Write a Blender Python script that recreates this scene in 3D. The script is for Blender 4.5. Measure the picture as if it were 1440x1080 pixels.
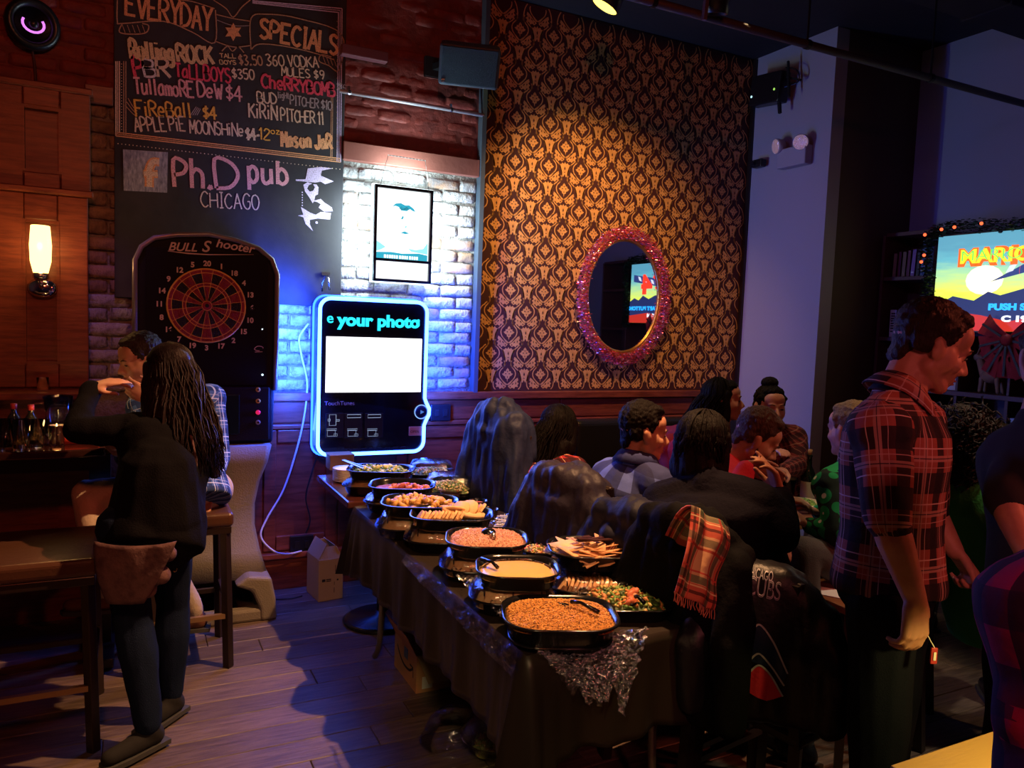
import bpy, bmesh, math, random
import numpy as np
from mathutils import Vector, Matrix, noise, Euler
from mathutils.bvhtree import BVHTree
for o in list(bpy.data.objects): bpy.data.objects.remove(o)
C = bpy.context.scene.collection
PI = math.pi
RND = random.Random(7)
V = Vector

# ------------------------------------------------------------------ camera
YAW, PITCH, ROLL, FPX, H = 0.46625204, 0.07698569, -0.03736925, 1076.7, 1.66
_cy, _sy = math.cos(YAW), math.sin(YAW)
FW = V((_sy*math.cos(PITCH), _cy*math.cos(PITCH), -math.sin(PITCH)))
_r = V((_cy, -_sy, 0)); _d = FW.cross(_r)
RT = _r*math.cos(ROLL)+_d*math.sin(ROLL)
DN = -_r*math.sin(ROLL)+_d*math.cos(ROLL)
cam_d = bpy.data.cameras.new('camera'); cam = bpy.data.objects.new('camera', cam_d); C.objects.link(cam)
cam_d.sensor_width = 36; cam_d.lens = FPX/1440*36; cam_d.clip_start = .05
_m = Matrix.Identity(4)
for i in range(3):
    _m[i][0] = RT[i]; _m[i][1] = -DN[i]; _m[i][2] = -FW[i]
_m[2][3] = H
cam.matrix_world = _m
bpy.context.scene.camera = cam
# survey helpers: where the sight line of a photo point meets a real plane of the room
def ray(px, py): return RT*((px-720)/FPX)+DN*((py-540)/FPX)+FW
def onY(px, py, Y): v = ray(px, py); v = v*(Y/v.y); return V((v.x, v.y, v.z+H))
def onX(px, py, X): v = ray(px, py); v = v*(X/v.x); return V((v.x, v.y, v.z+H))
def onZ(px, py, Z): v = ray(px, py); v = v*((Z-H)/v.z); return V((v.x, v.y, Z))
def at(px, py, d): v = ray(px, py)*d; return V((v.x, v.y, v.z+H))

# ------------------------------------------------------------------ view, world, lights
S = bpy.context.scene
S.view_settings.view_transform = 'Standard'; S.view_settings.look = 'None'
S.view_settings.exposure = 0.35; S.view_settings.gamma = 1; S.view_settings.use_curve_mapping = False
W = bpy.data.worlds.new('dark_room'); S.world = W; W.use_nodes = True
W.node_tree.nodes['Background'].inputs[0].default_value = (.25, .2, .5, 1)
W.node_tree.nodes['Background'].inputs[1].default_value = .004
def lamp(name, kind, loc, power, col, target=None, size=.1, angle=60, blend=.4, sx=None):
    l = bpy.data.lights.new(name, kind); l.energy = power; l.color = col
    if kind == 'SPOT': l.spot_size = math.radians(angle); l.spot_blend = blend; l.shadow_soft_size = size
    if kind == 'POINT': l.shadow_soft_size = size
    if kind == 'AREA':
        l.size = size
        if sx: l.shape = 'RECTANGLE'; l.size_y = sx
    o = bpy.data.objects.new(name, l); C.objects.link(o); o.location = loc
    if target is not None: o.rotation_euler = (V(target)-V(loc)).to_track_quat('-Z', 'Y').to_euler()
    return o
# ceiling spots of the bar, with unseen lamps added to fill and tint
lamp('amber_wall_spot', 'SPOT', (2.5, 3.45, 3.42), 165, (1, .5, .16), (3.0, 4.7, 1.95), .06, 80, 1)
lamp('warm_buffet_spot', 'SPOT', (1.9, 2.35, 3.7), 600, (1, .5, .22), (.45, 2.75, 0), .03, 60, .4)
lamp('warm_front_spot', 'SPOT', (.5, .7, 3.5), 24, (1, .48, .22), (-.1, 4.7, 2.5), .08, 62, 1)
lamp('red_party_spot', 'SPOT', (-.3, -.9, 3.3), 95, (1, .12, .05), (.8, 4.6, 2.3), .1, 84, .9)
lamp('red_side_spot', 'SPOT', (3.9, .1, 2.9), 80, (1, .16, .08), (1.9, 1.9, 1.3), .1, 60, .9)  # unseen red spot added to light the standing man's face
lamp('violet_pillar_fill', 'SPOT', (.8, 3.3, 3.25), 24, (.34, .2, 1), (4.4, 4.25, 2.2), .1, 42, .9)  # added spot, aimed to tint only the pillar's left side violet
lamp('violet_far_fill', 'SPOT', (3.2, 1.6, 3.5), 7, (.42, .26, 1), (5.3, 2.3, 3.0), .1, 80, .9)  # unseen violet fill added for the far right wall
lamp('warm_dining_spot', 'SPOT', (2.75, 3.05, 3.2), 95, (1, .66, .34), (3.0, 2.6, .9), .05, 56, .9)
lamp('table_edge_lamp', 'SPOT', (1.7, .72, 1.12), 9, (1, .72, .2), (1.68, 1.0, .75), .03, 80, .6)  # low spot with no fixture, added to brighten the counter edge
lamp('warm_right_fill', 'SPOT', (3.6, 1.0, 3.3), 110, (1, .85, .6), (3.1, 1.85, 1.05), .08, 40, .8)  # fill added so the green top behind the man shows
lamp('rear_warm_fill', 'SPOT', (-.2, .15, 2.6), 60, (1, .72, .34), (1.05, 2.9, .1), .2, 46, .9)  # added behind the camera to lift the boxes and floor below the buffet
lamp('violet_corner_fill', 'SPOT', (-.05, 4.1, 2.75), 7, (.5, .2, 1), (-.04, 4.7, 1.5), .05, 34, .9)  # unseen, put in to turn the bricks by the dart machine violet
lamp('rear_red_fill', 'SPOT', (.6, -1.0, 2.3), 62, (1, .2, .2), (1.75, 1.0, 1.0), .15, 44, .9)  # red fill added behind the camera for the magenta shirt
lamp('blue_neon_spill_left', 'AREA', (.88, 4.45, 1.5), 40, (.02, .08, 1), (.75, 4.72, 1.45), .06, sx=.75)  # this and the next two: area lamps added to strengthen the neon's glow
lamp('blue_neon_spill_right', 'AREA', (1.72, 4.5, 1.42), 20, (.02, .08, 1), (1.95, 4.72, 1.42), .06, sx=.75)
lamp('blue_neon_spill_front', 'AREA', (1.3, 4.44, 1.3), 30, (.04, .12, 1), (1.2, 3.0, .7), .7, sx=.9)

# ------------------------------------------------------------------ materials
MATS = {}
def nd(nt, t, **kw):
    n = nt.nodes.new(t)
    for k, v in kw.items():
        if k in n.inputs.keys(): n.inputs[k].default_value = v
        else: setattr(n, k, v)
    return n
def L4(c): return (c[0], c[1], c[2], 1)
def mat(name, col=(.5, .5, .5), rough=.6, metal=0, bump=0, bs=40, var=0, vs=8, col2=None, vstr=(1, 1, 1), emit=None, es=0,
        trans=0, ior=1.45, alpha=1, coat=0, sheen=0, rnd=0, det=4, mid=(.4, .62), coord='Object', spec=.5):
    if name in MATS: return MATS[name]
    m = bpy.data.materials.new(name); m.use_nodes = True; nt = m.node_tree; b = nt.nodes['Principled BSDF']
    b.inputs['Base Color'].default_value = L4(col); b.inputs['Roughness'].default_value = rough
    b.inputs['Metallic'].default_value = metal; b.inputs['IOR'].default_value = ior
    b.inputs['Transmission Weight'].default_value = trans; b.inputs['Alpha'].default_value = alpha
    b.inputs['Coat Weight'].default_value = coat; b.inputs['Specular IOR Level'].default_value = spec
    b.inputs['Sheen Weight'].default_value = sheen
    tc = nd(nt, 'ShaderNodeTexCoord'); mp = nd(nt, 'ShaderNodeMapping'); mp.inputs['Scale'].default_value = vstr
    nt.links.new(tc.outputs[coord], mp.inputs[0])
    src = None
    if col2 is not None:
        n = nd(nt, 'ShaderNodeTexNoise', Scale=vs, Detail=det, Roughness=.65); nt.links.new(mp.outputs[0], n.inputs['Vector'])
        r = nd(nt, 'ShaderNodeValToRGB'); r.color_ramp.elements[0].position = mid[0]; r.color_ramp.elements[1].position = mid[1]
        r.color_ramp.elements[0].color = L4(col); r.color_ramp.elements[1].color = L4(col2)
        nt.links.new(n.outputs[0], r.inputs[0]); src = r.outputs[0]
    if rnd:
        oi = nd(nt, 'ShaderNodeObjectInfo'); hs = nd(nt, 'ShaderNodeHueSaturation', Color=L4(col))
        mr = nd(nt, 'ShaderNodeMapRange'); mr.inputs[3].default_value = 1-rnd; mr.inputs[4].default_value = 1+rnd
        nt.links.new(oi.outputs['Random'], mr.inputs[0]); nt.links.new(mr.outputs[0], hs.inputs['Value'])
        if src: nt.links.new(src, hs.inputs['Color'])
        src = hs.outputs[0]
    if src: nt.links.new(src, b.inputs['Base Color'])
    if bump:
        n = nd(nt, 'ShaderNodeTexNoise', Scale=bs, Detail=5, Roughness=.6); nt.links.new(mp.outputs[0], n.inputs['Vector'])
        bp = nd(nt, 'ShaderNodeBump', Strength=min(bump, 1), Distance=.01*max(1, bump)); nt.links.new(n.outputs[0], bp.inputs['Height'])
        nt.links.new(bp.outputs[0], b.inputs['Normal'])
    if emit is not None:
        b.inputs['Emission Color'].default_value = L4(emit); b.inputs['Emission Strength'].default_value = es
    MATS[name] = m; return m
def plaid(name, base, bars, lines, per=(.1, .1), rough=.85, bump=.15):
    """woven check from the cloth's own UV: bars = [(axis, centre, halfwidth, colour, mix)], in fractions of a repeat"""
    if name in MATS: return MATS[name]
    m = bpy.data.materials.new(name); m.use_nodes = True; nt = m.node_tree; b = nt.nodes['Principled BSDF']
    b.inputs['Roughness'].default_value = rough; b.inputs['Sheen Weight'].default_value = .0; b.inputs['Specular IOR Level'].default_value = .2
    uv = nd(nt, 'ShaderNodeUVMap'); sp = nd(nt, 'ShaderNodeSeparateXYZ'); nt.links.new(uv.outputs[0], sp.inputs[0])
    fr = []
    for k in range(2):
        d = nd(nt, 'ShaderNodeMath', operation='DIVIDE'); d.inputs[1].default_value = per[k]; nt.links.new(sp.outputs[k], d.inputs[0])
        f = nd(nt, 'ShaderNodeMath', operation='FRACT'); nt.links.new(d.outputs[0], f.inputs[0]); fr.append(f.outputs[0])
    cur = None
    for ax, c, hw, col, mx in list(bars)+list(lines):
        s = nd(nt, 'ShaderNodeMath', operation='SUBTRACT'); nt.links.new(fr[ax], s.inputs[0]); s.inputs[1].default_value = c
        a = nd(nt, 'ShaderNodeMath', operation='ABSOLUTE'); nt.links.new(s.outputs[0], a.inputs[0])
        l = nd(nt, 'ShaderNodeMath', operation='LESS_THAN'); nt.links.new(a.outputs[0], l.inputs[0]); l.inputs[1].default_value = hw
        q = nd(nt, 'ShaderNodeMath', operation='MULTIPLY'); nt.links.new(l.outputs[0], q.inputs[0]); q.inputs[1].default_value = mx
        x = nd(nt, 'ShaderNodeMix', data_type='RGBA'); nt.links.new(q.outputs[0], x.inputs[0])
        if cur: nt.links.new(cur, x.inputs[6])
        else: x.inputs[6].default_value = L4(base)
        x.inputs[7].default_value = L4(col); cur = x.outputs[2]
    nt.links.new(cur, b.inputs['Base Color'])
    tc = nd(nt, 'ShaderNodeTexCoord'); n = nd(nt, 'ShaderNodeTexNoise', Scale=30, Detail=4); nt.links.new(tc.outputs['Object'], n.inputs['Vector'])
    bp = nd(nt, 'ShaderNodeBump', Strength=bump, Distance=.02); nt.links.new(n.outputs[0], bp.inputs['Height']); nt.links.new(bp.outputs[0], b.inputs['Normal'])
    MATS[name] = m; return m

# ------------------------------------------------------------------ mesh helpers
def wloc(o):
    p = V((0, 0, 0))
    while o is not None: p += o.location; o = o.parent
    return p
def tag(o, label=None, cat=None, group=None, kind=None):
    if label: o['label'] = label
    if cat: o['category'] = cat
    if group: o['group'] = group
    if kind: o['kind'] = kind
    return o
def thing(name, label, cat, loc=(0, 0, 0), group=None):
    o = bpy.data.objects.new(name, None); C.objects.link(o); o.location = loc; o.empty_display_size = .1
    return tag(o, label, cat, group)
def frame(n, up=V((0, 0, 1))):
    n = V(n).normalized(); a = up.cross(n)
    if a.length < 1e-4: a = V((1, 0, 0))
    a.normalize(); return a, n.cross(a), n
class MB:
    def __init__(s): s.v = []; s.f = []; s.mi = []; s.cur = 0
    def add(s, vs, fs):
        b = len(s.v); s.v += [V(x) for x in vs]; s.f += [tuple(i+b for i in f) for f in fs]; s.mi += [s.cur]*len(fs); return s
    def box(s, c, d, rz=0, bev=0, R=None, top=None):
        """c centre, d sizes"""
        hx, hy, hz = d[0]/2, d[1]/2, d[2]/2; e = min(bev, hx*.9, hy*.9, hz*.9)
        R = R or Matrix.Rotation(rz, 3, 'Z')
        if e <= 0:
            t = top or (1, 1)
            P = [(-hx, -hy, -hz), (hx, -hy, -hz), (hx, hy, -hz), (-hx, hy, -hz), (-hx*t[0], -hy*t[1], hz), (hx*t[0], -hy*t[1], hz), (hx*t[0], hy*t[1], hz), (-hx*t[0], hy*t[1], hz)]
            F = [(0, 3, 2, 1), (4, 5, 6, 7), (0, 1, 5, 4), (1, 2, 6, 5), (2, 3, 7, 6), (3, 0, 4, 7)]
        else:
            P = []; F = []
            for z, k in ((-hz, e), (-hz+e, 0), (hz-e, 0), (hz, e)):
                a, b = hx-k, hy-k; q = e if k == 0 else e*.5
                P += [(-a+q, -b, z), (a-q, -b, z), (a, -b+q, z), (a, b-q, z), (a-q, b, z), (-a+q, b, z), (-a, b-q, z), (-a, -b+q, z)]
            for k in range(3):
                for i in range(8): j = (i+1) % 8; F.append((k*8+i, k*8+j, k*8+8+j, k*8+8+i))
            F += [tuple(range(7, -1, -1)), tuple(range(24, 32))]
        c = V(c); return s.add([c+R@V(p) for p in P], F)
    def bar(s, a, b, w, h=None, up=V((0, 0, 1))):
        a, b = V(a), V(b); x, y, n = frame(b-a, up); h = h or w
        P = [q+x*(i*w/2)+y*(j*h/2) for q in (a, b) for i, j in ((-1, -1), (1, -1), (1, 1), (-1, 1))]
        return s.add(P, [(3, 2, 1, 0), (4, 5, 6, 7), (0, 1, 5, 4), (1, 2, 6, 5), (2, 3, 7, 6), (3, 0, 4, 7)])
    def tube(s, pts, r, n=8, closed=False):
        pts = [V(p) for p in pts]; N = len(pts); rr = r if isinstance(r, (list, tuple)) else [r]*N
        P = []; F = []; prev = None
        for i, p in enumerate(pts):
            if closed: t = pts[(i+1) % N]-pts[i-1]
            else: t = pts[min(i+1, N-1)]-pts[max(i-1, 0)]
            if t.length < 1e-9: t = V((0, 0, 1))
            t.normalize()
            if prev is None: x, y, _ = frame(t, V((0, 0, 1)) if abs(t.z) < .9 else V((0, 1, 0)))
            else: x = prev-t*prev.dot(t); x = x.normalized() if x.length > 1e-6 else frame(t)[0]; y = t.cross(x)
            prev = x
            for k in range(n): a = 2*PI*k/n; P.append(p+x*(math.cos(a)*rr[i])+y*(math.sin(a)*rr[i]))
        for i in range(N if closed else N-1):
            j = (i+1) % N
            for k in range(n): l = (k+1) % n; F.append((i*n+k, i*n+l, j*n+l, j*n+k))
        if not closed: F += [tuple(range(n-1, -1, -1)), tuple((N-1)*n+k for k in range(n))]
        return s.add(P, F)
    def lathe(s, c, prof, n=20, ax=(0, 0, 1), cap=True, sx=1, sy=1):
        """prof: (radius, height) from bottom to top"""
        x, y, z = frame(ax, V((0, 1, 0))) if abs(V(ax).normalized().z) > .9 else frame(ax); c = V(c); P = []; F = []
        for r, h in prof:
            for k in range(n): a = 2*PI*k/n; P.append(c+x*(r*sx*math.cos(a))+y*(r*sy*math.sin(a))+z*h)
        for i in range(len(prof)-1):
            for k in range(n): l = (k+1) % n; F.append((i*n+k, i*n+l, (i+1)*n+l, (i+1)*n+k))
        if cap: F += [tuple(range(n-1, -1, -1)), tuple((len(prof)-1)*n+k for k in range(n))]
        return s.add(P, F)
    def ball(s, c, r, R=None, nu=10, nv=7):
        if not isinstance(r, (tuple, list)): r = (r, r, r)
        R = R or Matrix.Identity(3); c = V(c); P = [c+R@V((0, 0, -r[2]))]; F = []
        for j in range(1, nv):
            t = PI*j/nv-PI/2
            for i in range(nu): a = 2*PI*i/nu; P.append(c+R@V((r[0]*math.cos(t)*math.cos(a), r[1]*math.cos(t)*math.sin(a), r[2]*math.sin(t))))
        P.append(c+R@V((0, 0, r[2])))
        for i in range(nu): F.append((0, 1+(i+1) % nu, 1+i))
        for j in range(nv-2):
            for i in range(nu): l = (i+1) % nu; F.append((1+j*nu+i, 1+j*nu+l, 1+(j+1)*nu+l, 1+(j+1)*nu+i))
        t = len(P)-1; b = 1+(nv-2)*nu
        for i in range(nu): F.append((b+i, b+(i+1) % nu, t))
        return s.add(P, F)
    def cap(s, a, ra, b, rb, n=10):
        a, b = V(a), V(b); x, y, z = frame(b-a, V((0, 0, 1)) if abs((b-a).normalized().z) < .9 else V((0, 1, 0))); P = []; F = []; rings = []
        for k in range(1, 4): t = -PI/2+k*PI/6; rings.append((a+z*(ra*math.sin(t)), ra*math.cos(t)))
        for k in range(0, 3): t = k*PI/6; rings.append((b+z*(rb*math.sin(t)), rb*math.cos(t)))
        for c, r in rings:
            for i in range(n): g = 2*PI*i/n; P.append(c+x*(r*math.cos(g))+y*(r*math.sin(g)))
        P += [a-z*ra, b+z*rb]
        for j in range(5):
            for i in range(n): l = (i+1) % n; F.append((j*n+i, j*n+l, (j+1)*n+l, (j+1)*n+i))
        for i in range(n): F.append((6*n, (i+1) % n, i)); F.append((6*n+1, 5*n+i, 5*n+(i+1) % n))
        return s.add(P, F)
    def prism(s, poly, o, u, v, n, d):
        """polygon poly in (u, v) from origin o, extruded d along n"""
        o, u, v, n = V(o), V(u), V(v), V(n); k = len(poly)
        P = [o+u*a+v*b for a, b in poly]+[o+u*a+v*b+n*d for a, b in poly]
        return s.add(P, [tuple(range(k-1, -1, -1)), tuple(range(k, 2*k))]+[(i, (i+1) % k, k+(i+1) % k, k+i) for i in range(k)])
    def ribbon(s, pts, w, o, u, v, closed=False):
        """flat stroke of width w in the (u, v) plane"""
        o, u, v = V(o), V(u), V(v); N = len(pts); P = []; F = []
        for i, p in enumerate(pts):
            a = pts[i-1] if (i > 0 or closed) else p; b = pts[(i+1) % N] if (i < N-1 or closed) else p
            dx, dy = b[0]-a[0], b[1]-a[1]; l = math.hypot(dx, dy) or 1; nx, ny = -dy/l, dx/l
            ww = (w[i] if isinstance(w, (list, tuple)) else w)/2
            for q in (1, -1): P.append(o+u*(p[0]+nx*ww*q)+v*(p[1]+ny*ww*q))
        for i in range(N if closed else N-1): j = (i+1) % N; F.append((2*i, 2*i+1, 2*j+1, 2*j))
        return s.add(P, F)
    def build(s, name, m, parent=None, smooth=False, loc=None):
        base = wloc(parent) if parent is not None else (V(loc) if loc is not None else V((0, 0, 0)))
        me = bpy.data.meshes.new(name); me.from_pydata([tuple(p-base) for p in s.v], [], s.f)
        for x in (m if isinstance(m, (list, tuple)) else [m]): me.materials.append(x)
        if any(s.mi): me.polygons.foreach_set('material_index', s.mi)
        if smooth: me.polygons.foreach_set('use_smooth', [True]*len(me.polygons))
        me.update()
        o = bpy.data.objects.new(name, me); C.objects.link(o)
        if parent is not None: o.parent = parent
        elif loc is not None: o.location = loc
        return o
def struct(o): o['kind'] = 'structure'; return o
def stuff(o): o['kind'] = 'stuff'; return o
def bevel(o, w=.004, seg=2):
    md = o.modifiers.new('bevel', 'BEVEL'); md.width = w; md.segments = seg; md.limit_method = 'ANGLE'; return o
def rrect(w, h, r, n=5):
    P = []
    for cx, cy, a0 in ((w/2-r, h/2-r, 0), (-w/2+r, h/2-r, 90), (-w/2+r, -h/2+r, 180), (w/2-r, -h/2+r, 270)):
        for k in range(n+1): a = math.radians(a0+90*k/n); P.append((cx+r*math.cos(a), cy+r*math.sin(a)))
    return P
def smoothpath(pts, k=6, closed=False):
    out = []; N = len(pts); pts = [V(p) for p in pts]
    for i in range(N if closed else N-1):
        p0 = pts[i-1] if (i > 0 or closed) else pts[i]; p1 = pts[i]; p2 = pts[(i+1) % N]; p3 = pts[(i+2) % N] if (i+2 < N or closed) else p2
        for j in range(k):
            t = j/k; out.append(.5*((2*p1)+(p2-p0)*t+(2*p0-5*p1+4*p2-p3)*t*t+(3*p1-p0-3*p2+p3)*t**3))
    if not closed: out.append(pts[-1])
    return out
def copy_tree(o, loc=None, parent=None):
    c = o.copy(); C.objects.link(c); c.parent = parent
    if loc is not None: c.location = loc
    for ch in list(o.children): copy_tree(ch, None, c)
    return c
# lettering: Blender's built-in face turned into a mesh on a plane (u right, v up)
def letters(text, size, o, u, v, depth, m, parent, name='lettering', align='LEFT', bold=0, shear=0, xs=1):
    cu = bpy.data.curves.new('t', 'FONT'); cu.body = text; cu.size = size; cu.extrude = depth/2; cu.align_x = align; cu.offset = bold; cu.shear = shear
    ob = bpy.data.objects.new('t', cu); C.objects.link(ob)
    me = bpy.data.meshes.new_from_object(ob.evaluated_get(bpy.context.evaluated_depsgraph_get())); bpy.data.objects.remove(ob)
    u, v = V(u), V(v); n = u.cross(v); o = V(o); base = wloc(parent)
    for p in me.vertices: q = p.co.copy(); p.co = o+u*(q.x*xs)+v*q.y+n*(q.z+depth/2)-base
    me.materials.clear(); me.materials.append(m)
    r = bpy.data.objects.new(name, me); C.objects.link(r); r.parent = parent; return r
# one-stroke alphabet for handwriting on a 4 x 6 grid
GL = {'A': '0,0 2,6 4,0|.8,2.2 3.2,2.2', 'B': '0,0 0,6 2.6,5.8 3.2,4.6 2.4,3.3 0,3.1 2.8,2.9 3.8,1.5 2.8,.1 0,0', 'C': '3.8,5 2.4,6 .8,5.2 0,3 .8,.8 2.4,0 3.8,1',
 'D': '0,0 0,6 2.4,5.6 3.8,3.8 3.8,2 2.4,.3 0,0', 'E': '3.6,6 0,6 0,0 3.6,0|0,3.1 2.8,3.1', 'F': '3.6,6 0,6 0,0|0,3.1 2.8,3.1', 'G': '3.8,5 2.4,6 .8,5.2 0,3 .8,.8 2.4,0 3.8,.9 3.8,2.8 2.4,2.8',
 'H': '0,0 0,6|4,0 4,6|0,3 4,3', 'I': '2,0 2,6|1,6 3,6|1,0 3,0', 'J': '3.4,6 3.4,1.2 2.2,0 .8,.3 .2,1.6', 'K': '0,0 0,6|3.8,6 0,2.6|1,3.4 4,0', 'L': '0,6 0,0 3.4,0',
 'M': '0,0 .3,6 2,2 3.7,6 4,0', 'N': '0,0 0,6 4,0 4,6', 'O': '2,6 .6,5.2 0,3 .6,.8 2,0 3.4,.8 4,3 3.4,5.2 2,6', 'P': '0,0 0,6 2.6,5.9 3.7,4.6 2.6,3.1 0,2.8',
 'R': '0,0 0,6 2.6,5.9 3.6,4.7 2.6,3.3 0,3|1.4,3 4,0', 'S': '3.6,5.2 2,6 .4,5 .8,3.6 3,2.6 3.7,1.2 2,0 .2,.8', 'T': '0,6 4,6|2,6 2,0', 'U': '0,6 0,1.6 1,.2 2.8,.2 3.8,1.6 3.8,6',
 'V': '0,6 2,0 4,6', 'W': '0,6 1,0 2,4 3,0 4,6', 'X': '0,0 4,6|0,6 4,0', 'Y': '0,6 2,3 4,6|2,3 2,0', 'Z': '0,6 4,6 0,0 4,0',
 '0': '2,6 .6,5.2 0,3 .6,.8 2,0 3.4,.8 4,3 3.4,5.2 2,6', '1': '1,4.8 2.2,6 2.2,0', '2': '.2,4.6 1.4,6 3.2,5.4 3.2,3.8 0,0 4,0', '3': '.3,5.4 2,6 3.5,4.8 1.8,3.2 3.8,1.6 2,0 .2,.6',
 '4': '2.8,0 2.8,6 0,2 4,2', '5': '3.6,6 .6,6 .4,3.4 2.6,3.6 3.7,1.8 2.2,0 .2,.5', '6': '3.4,5.6 1.4,4.8 .2,2 1.4,.1 3.2,.5 3.4,2.4 1.6,3.2 .3,2', '9': '3.6,4 2,2.9 .6,3.8 .8,5.4 2.4,6 3.6,5 3.6,2.6 2.4,0',
 '$': '3.6,4.8 2,5.3 .4,4.5 1,3.3 3,2.7 3.6,1.5 2,.7 .3,1.3|2,6.4 2,-.4', '-': '.5,2.6 3.5,2.6', '.': '1.6,0 2,.5 2.3,0', "'": '2,6 1.8,4.6',
 'l': '1.5,6 1.5,0', 'i': '1.6,4 1.6,0|1.6,5.3 1.7,5.8', 'o': '1.6,4 .2,3 .2,1 1.6,0 3,1 3,3 1.6,4', 'n': '.2,0 .2,4|.2,2.8 1.6,4 3,3 3,0', 'g': '3,3.6 1.2,4 .1,2.4 .8,.6 3,1.2|3,4 3,-1 1.6,-2 .2,-1.4',
 'a': '3,4 1.2,3.8 .1,2 1,.2 3,1|3,4 3,0', 'e': '.2,2.1 3,2.1 2.6,3.7 1,3.8 .1,2 1,.2 3,.6', 'c': '3,3.3 1.5,4 .2,2.8 .3,1 1.6,0 3,.6', 'k': '.3,6 .3,0|3,4 .3,1.6|1.2,2.4 3.2,0', 'h': '.2,6 .2,0|.2,2.8 1.6,4 3,3 3,0',
 'm': '0,0 0,4|0,3 1,4 1.8,3 1.8,0|1.8,3 2.8,4 3.6,3 3.6,0', 't': '1.5,5.4 1.5,.8 2.4,0 3,.4|.3,3.9 2.8,3.9', 'u': '.2,4 .2,1 1.4,0 3,1|3,4 3,0', 'p': '.2,4 .2,-2|.2,3 1.6,4 3,3 3,1 1.6,0 .2,1', 'b': '.2,6 .2,0|.2,3 1.6,4 3,3 3,1 1.6,0 .2,1',
 's': '2.8,3.4 1.4,4 .3,3 2.6,1.3 1.6,0 .1,.6', 'r': '.3,0 .3,4|.3,2.6 1.5,4 2.8,3.5', 'z': '.3,4 2.8,4 .2,0 3,0', 'd': '3,6 3,0|3,3 1.6,4 .2,3 .2,1 1.6,0 3,1', 'y': '.2,4 1.6,1|3,4 .8,-2', 'v': '.2,4 1.6,0 3,4', 'f': '3,5.4 2.2,6 1.4,5 1.4,0|.3,3.6 2.8,3.6'}
def write(text, p0, p1, h, w, plane, m, parent, name='chalk_lettering', passes=1, gap=.35, jit=.12, widths=None):
    """handwriting between two points p0, p1 (2-D on the plane); plane = (origin, u, v)"""
    mb = MB(); rr = random.Random(hash_s(text)); p0 = V(p0); p1 = V(p1); d = p1-p0; Lh = d.length; e = d/Lh; up = V((-e.y, e.x))
    adv = [(.45 if c == ' ' else (.62 if c in "il1.'I" else 1)) for c in text]; tot = sum(adv); cw = Lh/tot; x = 0; zi = 0; plane = (V(plane[0]), plane[1], plane[2])
    for c, a in zip(text, adv):
        g = GL.get(c)
        if g:
            sx = cw*a*(1-gap*.55)/4; sy = h/6*(1+rr.uniform(-.05, .05)); ox = x+cw*a*gap*.2
            if c in "il1.'I": sx = cw*.8/4; ox = x-cw*.1
            for st in g.split('|'):
                pts = [tuple(float(q) for q in s_.split(',')) for s_ in st.split()]
                for k in range(passes):
                    pp = [p0+e*(ox+q[0]*sx+rr.uniform(-1, 1)*jit*sx+k*w*.5)+up*(q[1]*sy+rr.uniform(-1, 1)*jit*sy) for q in pts]
                    sm = smoothpath([(q.x, q.y, 0) for q in pp], 3) if len(pp) > 3 and c in 'BCDGOPRSUJ0235689$ogaecnhmtupbsrd' else [(q.x, q.y) for q in pp]
                    segs = [sm] if len(sm) > len(pp) else [[sm[q], sm[q+1]] for q in range(len(sm)-1)]
                    for sg in segs:
                        zi += 1; sg = [(q[0], q[1]) for q in sg]
                        if len(segs) > 1:
                            (ax, ay), (bx_, by_) = sg; l_ = math.hypot(bx_-ax, by_-ay) or 1; ex, ey = (bx_-ax)/l_*w*.35, (by_-ay)/l_*w*.35; sg = [(ax-ex, ay-ey), (bx_+ex, by_+ey)]
                        mb.ribbon(sg, w, plane[0]+V((0, -.00005*(zi % 24), 0)), plane[1], plane[2])
        x += cw*a
    return mb.build(name, m, parent)
def hash_s(t): return sum((i+1)*ord(c) for i, c in enumerate(t))
def jig(p, s): return V((p[0]+RND.uniform(-s, s), p[1]+RND.uniform(-s, s), p[2]+RND.uniform(-s, s)))
# ------------------------------------------------------------------ shared materials
M = {}
M['ceil'] = mat('black_ceiling_paint', (.012, .011, .016), .8, bump=.3, bs=20)
M['mort'] = mat('crumbly_lime_mortar', (.3, .29, .27), .95, bump=3, bs=30, col2=(.2, .17, .15), vs=14)
M['mortred'] = mat('red_painted_mortar', (.2, .036, .027), .7, bump=.9, bs=25, col2=(.13, .025, .02), vs=9)
M['bwhite'] = mat('whitewashed_old_brick', (.5, .5, .5), .85, bump=2.6, bs=34, col2=(.22, .19, .18), vs=16, mid=(.42, .68), rnd=.22)
M['bgrey'] = mat('grey_bare_brick', (.25, .24, .25), .9, bump=1, bs=50, col2=(.36, .2, .12), vs=11, rnd=.2)
M['btan'] = mat('tan_bare_brick', (.33, .22, .13), .9, bump=1, bs=50, col2=(.17, .11, .08), vs=12, rnd=.25)
M['bred'] = mat('red_painted_brick', (.26, .045, .032), .65, bump=.8, bs=28, col2=(.13, .022, .018), vs=5, rnd=.12)
M['wood'] = mat('mahogany_panelling', (.2, .05, .025), .38, bump=.12, bs=12, col2=(.12, .028, .015), vs=5, vstr=(1, 1, 9), rnd=.06)
M['woodh'] = mat('mahogany_rail', (.22, .055, .028), .36, bump=.12, bs=12, col2=(.12, .028, .015), vs=5, vstr=(1.2, 6, 9))
M['dwood'] = mat('black_brown_wood', (.018, .01, .008), .35, bump=.1, bs=15)
M['plank'] = mat('worn_grey_oak_plank', (.15, .105, .08), .42, bump=.35, bs=6, col2=(.075, .05, .04), vs=4, vstr=(1.2, 14, 1), rnd=.28, det=8)
M['black'] = mat('black_plastic', (.008, .008, .01), .35)
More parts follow.
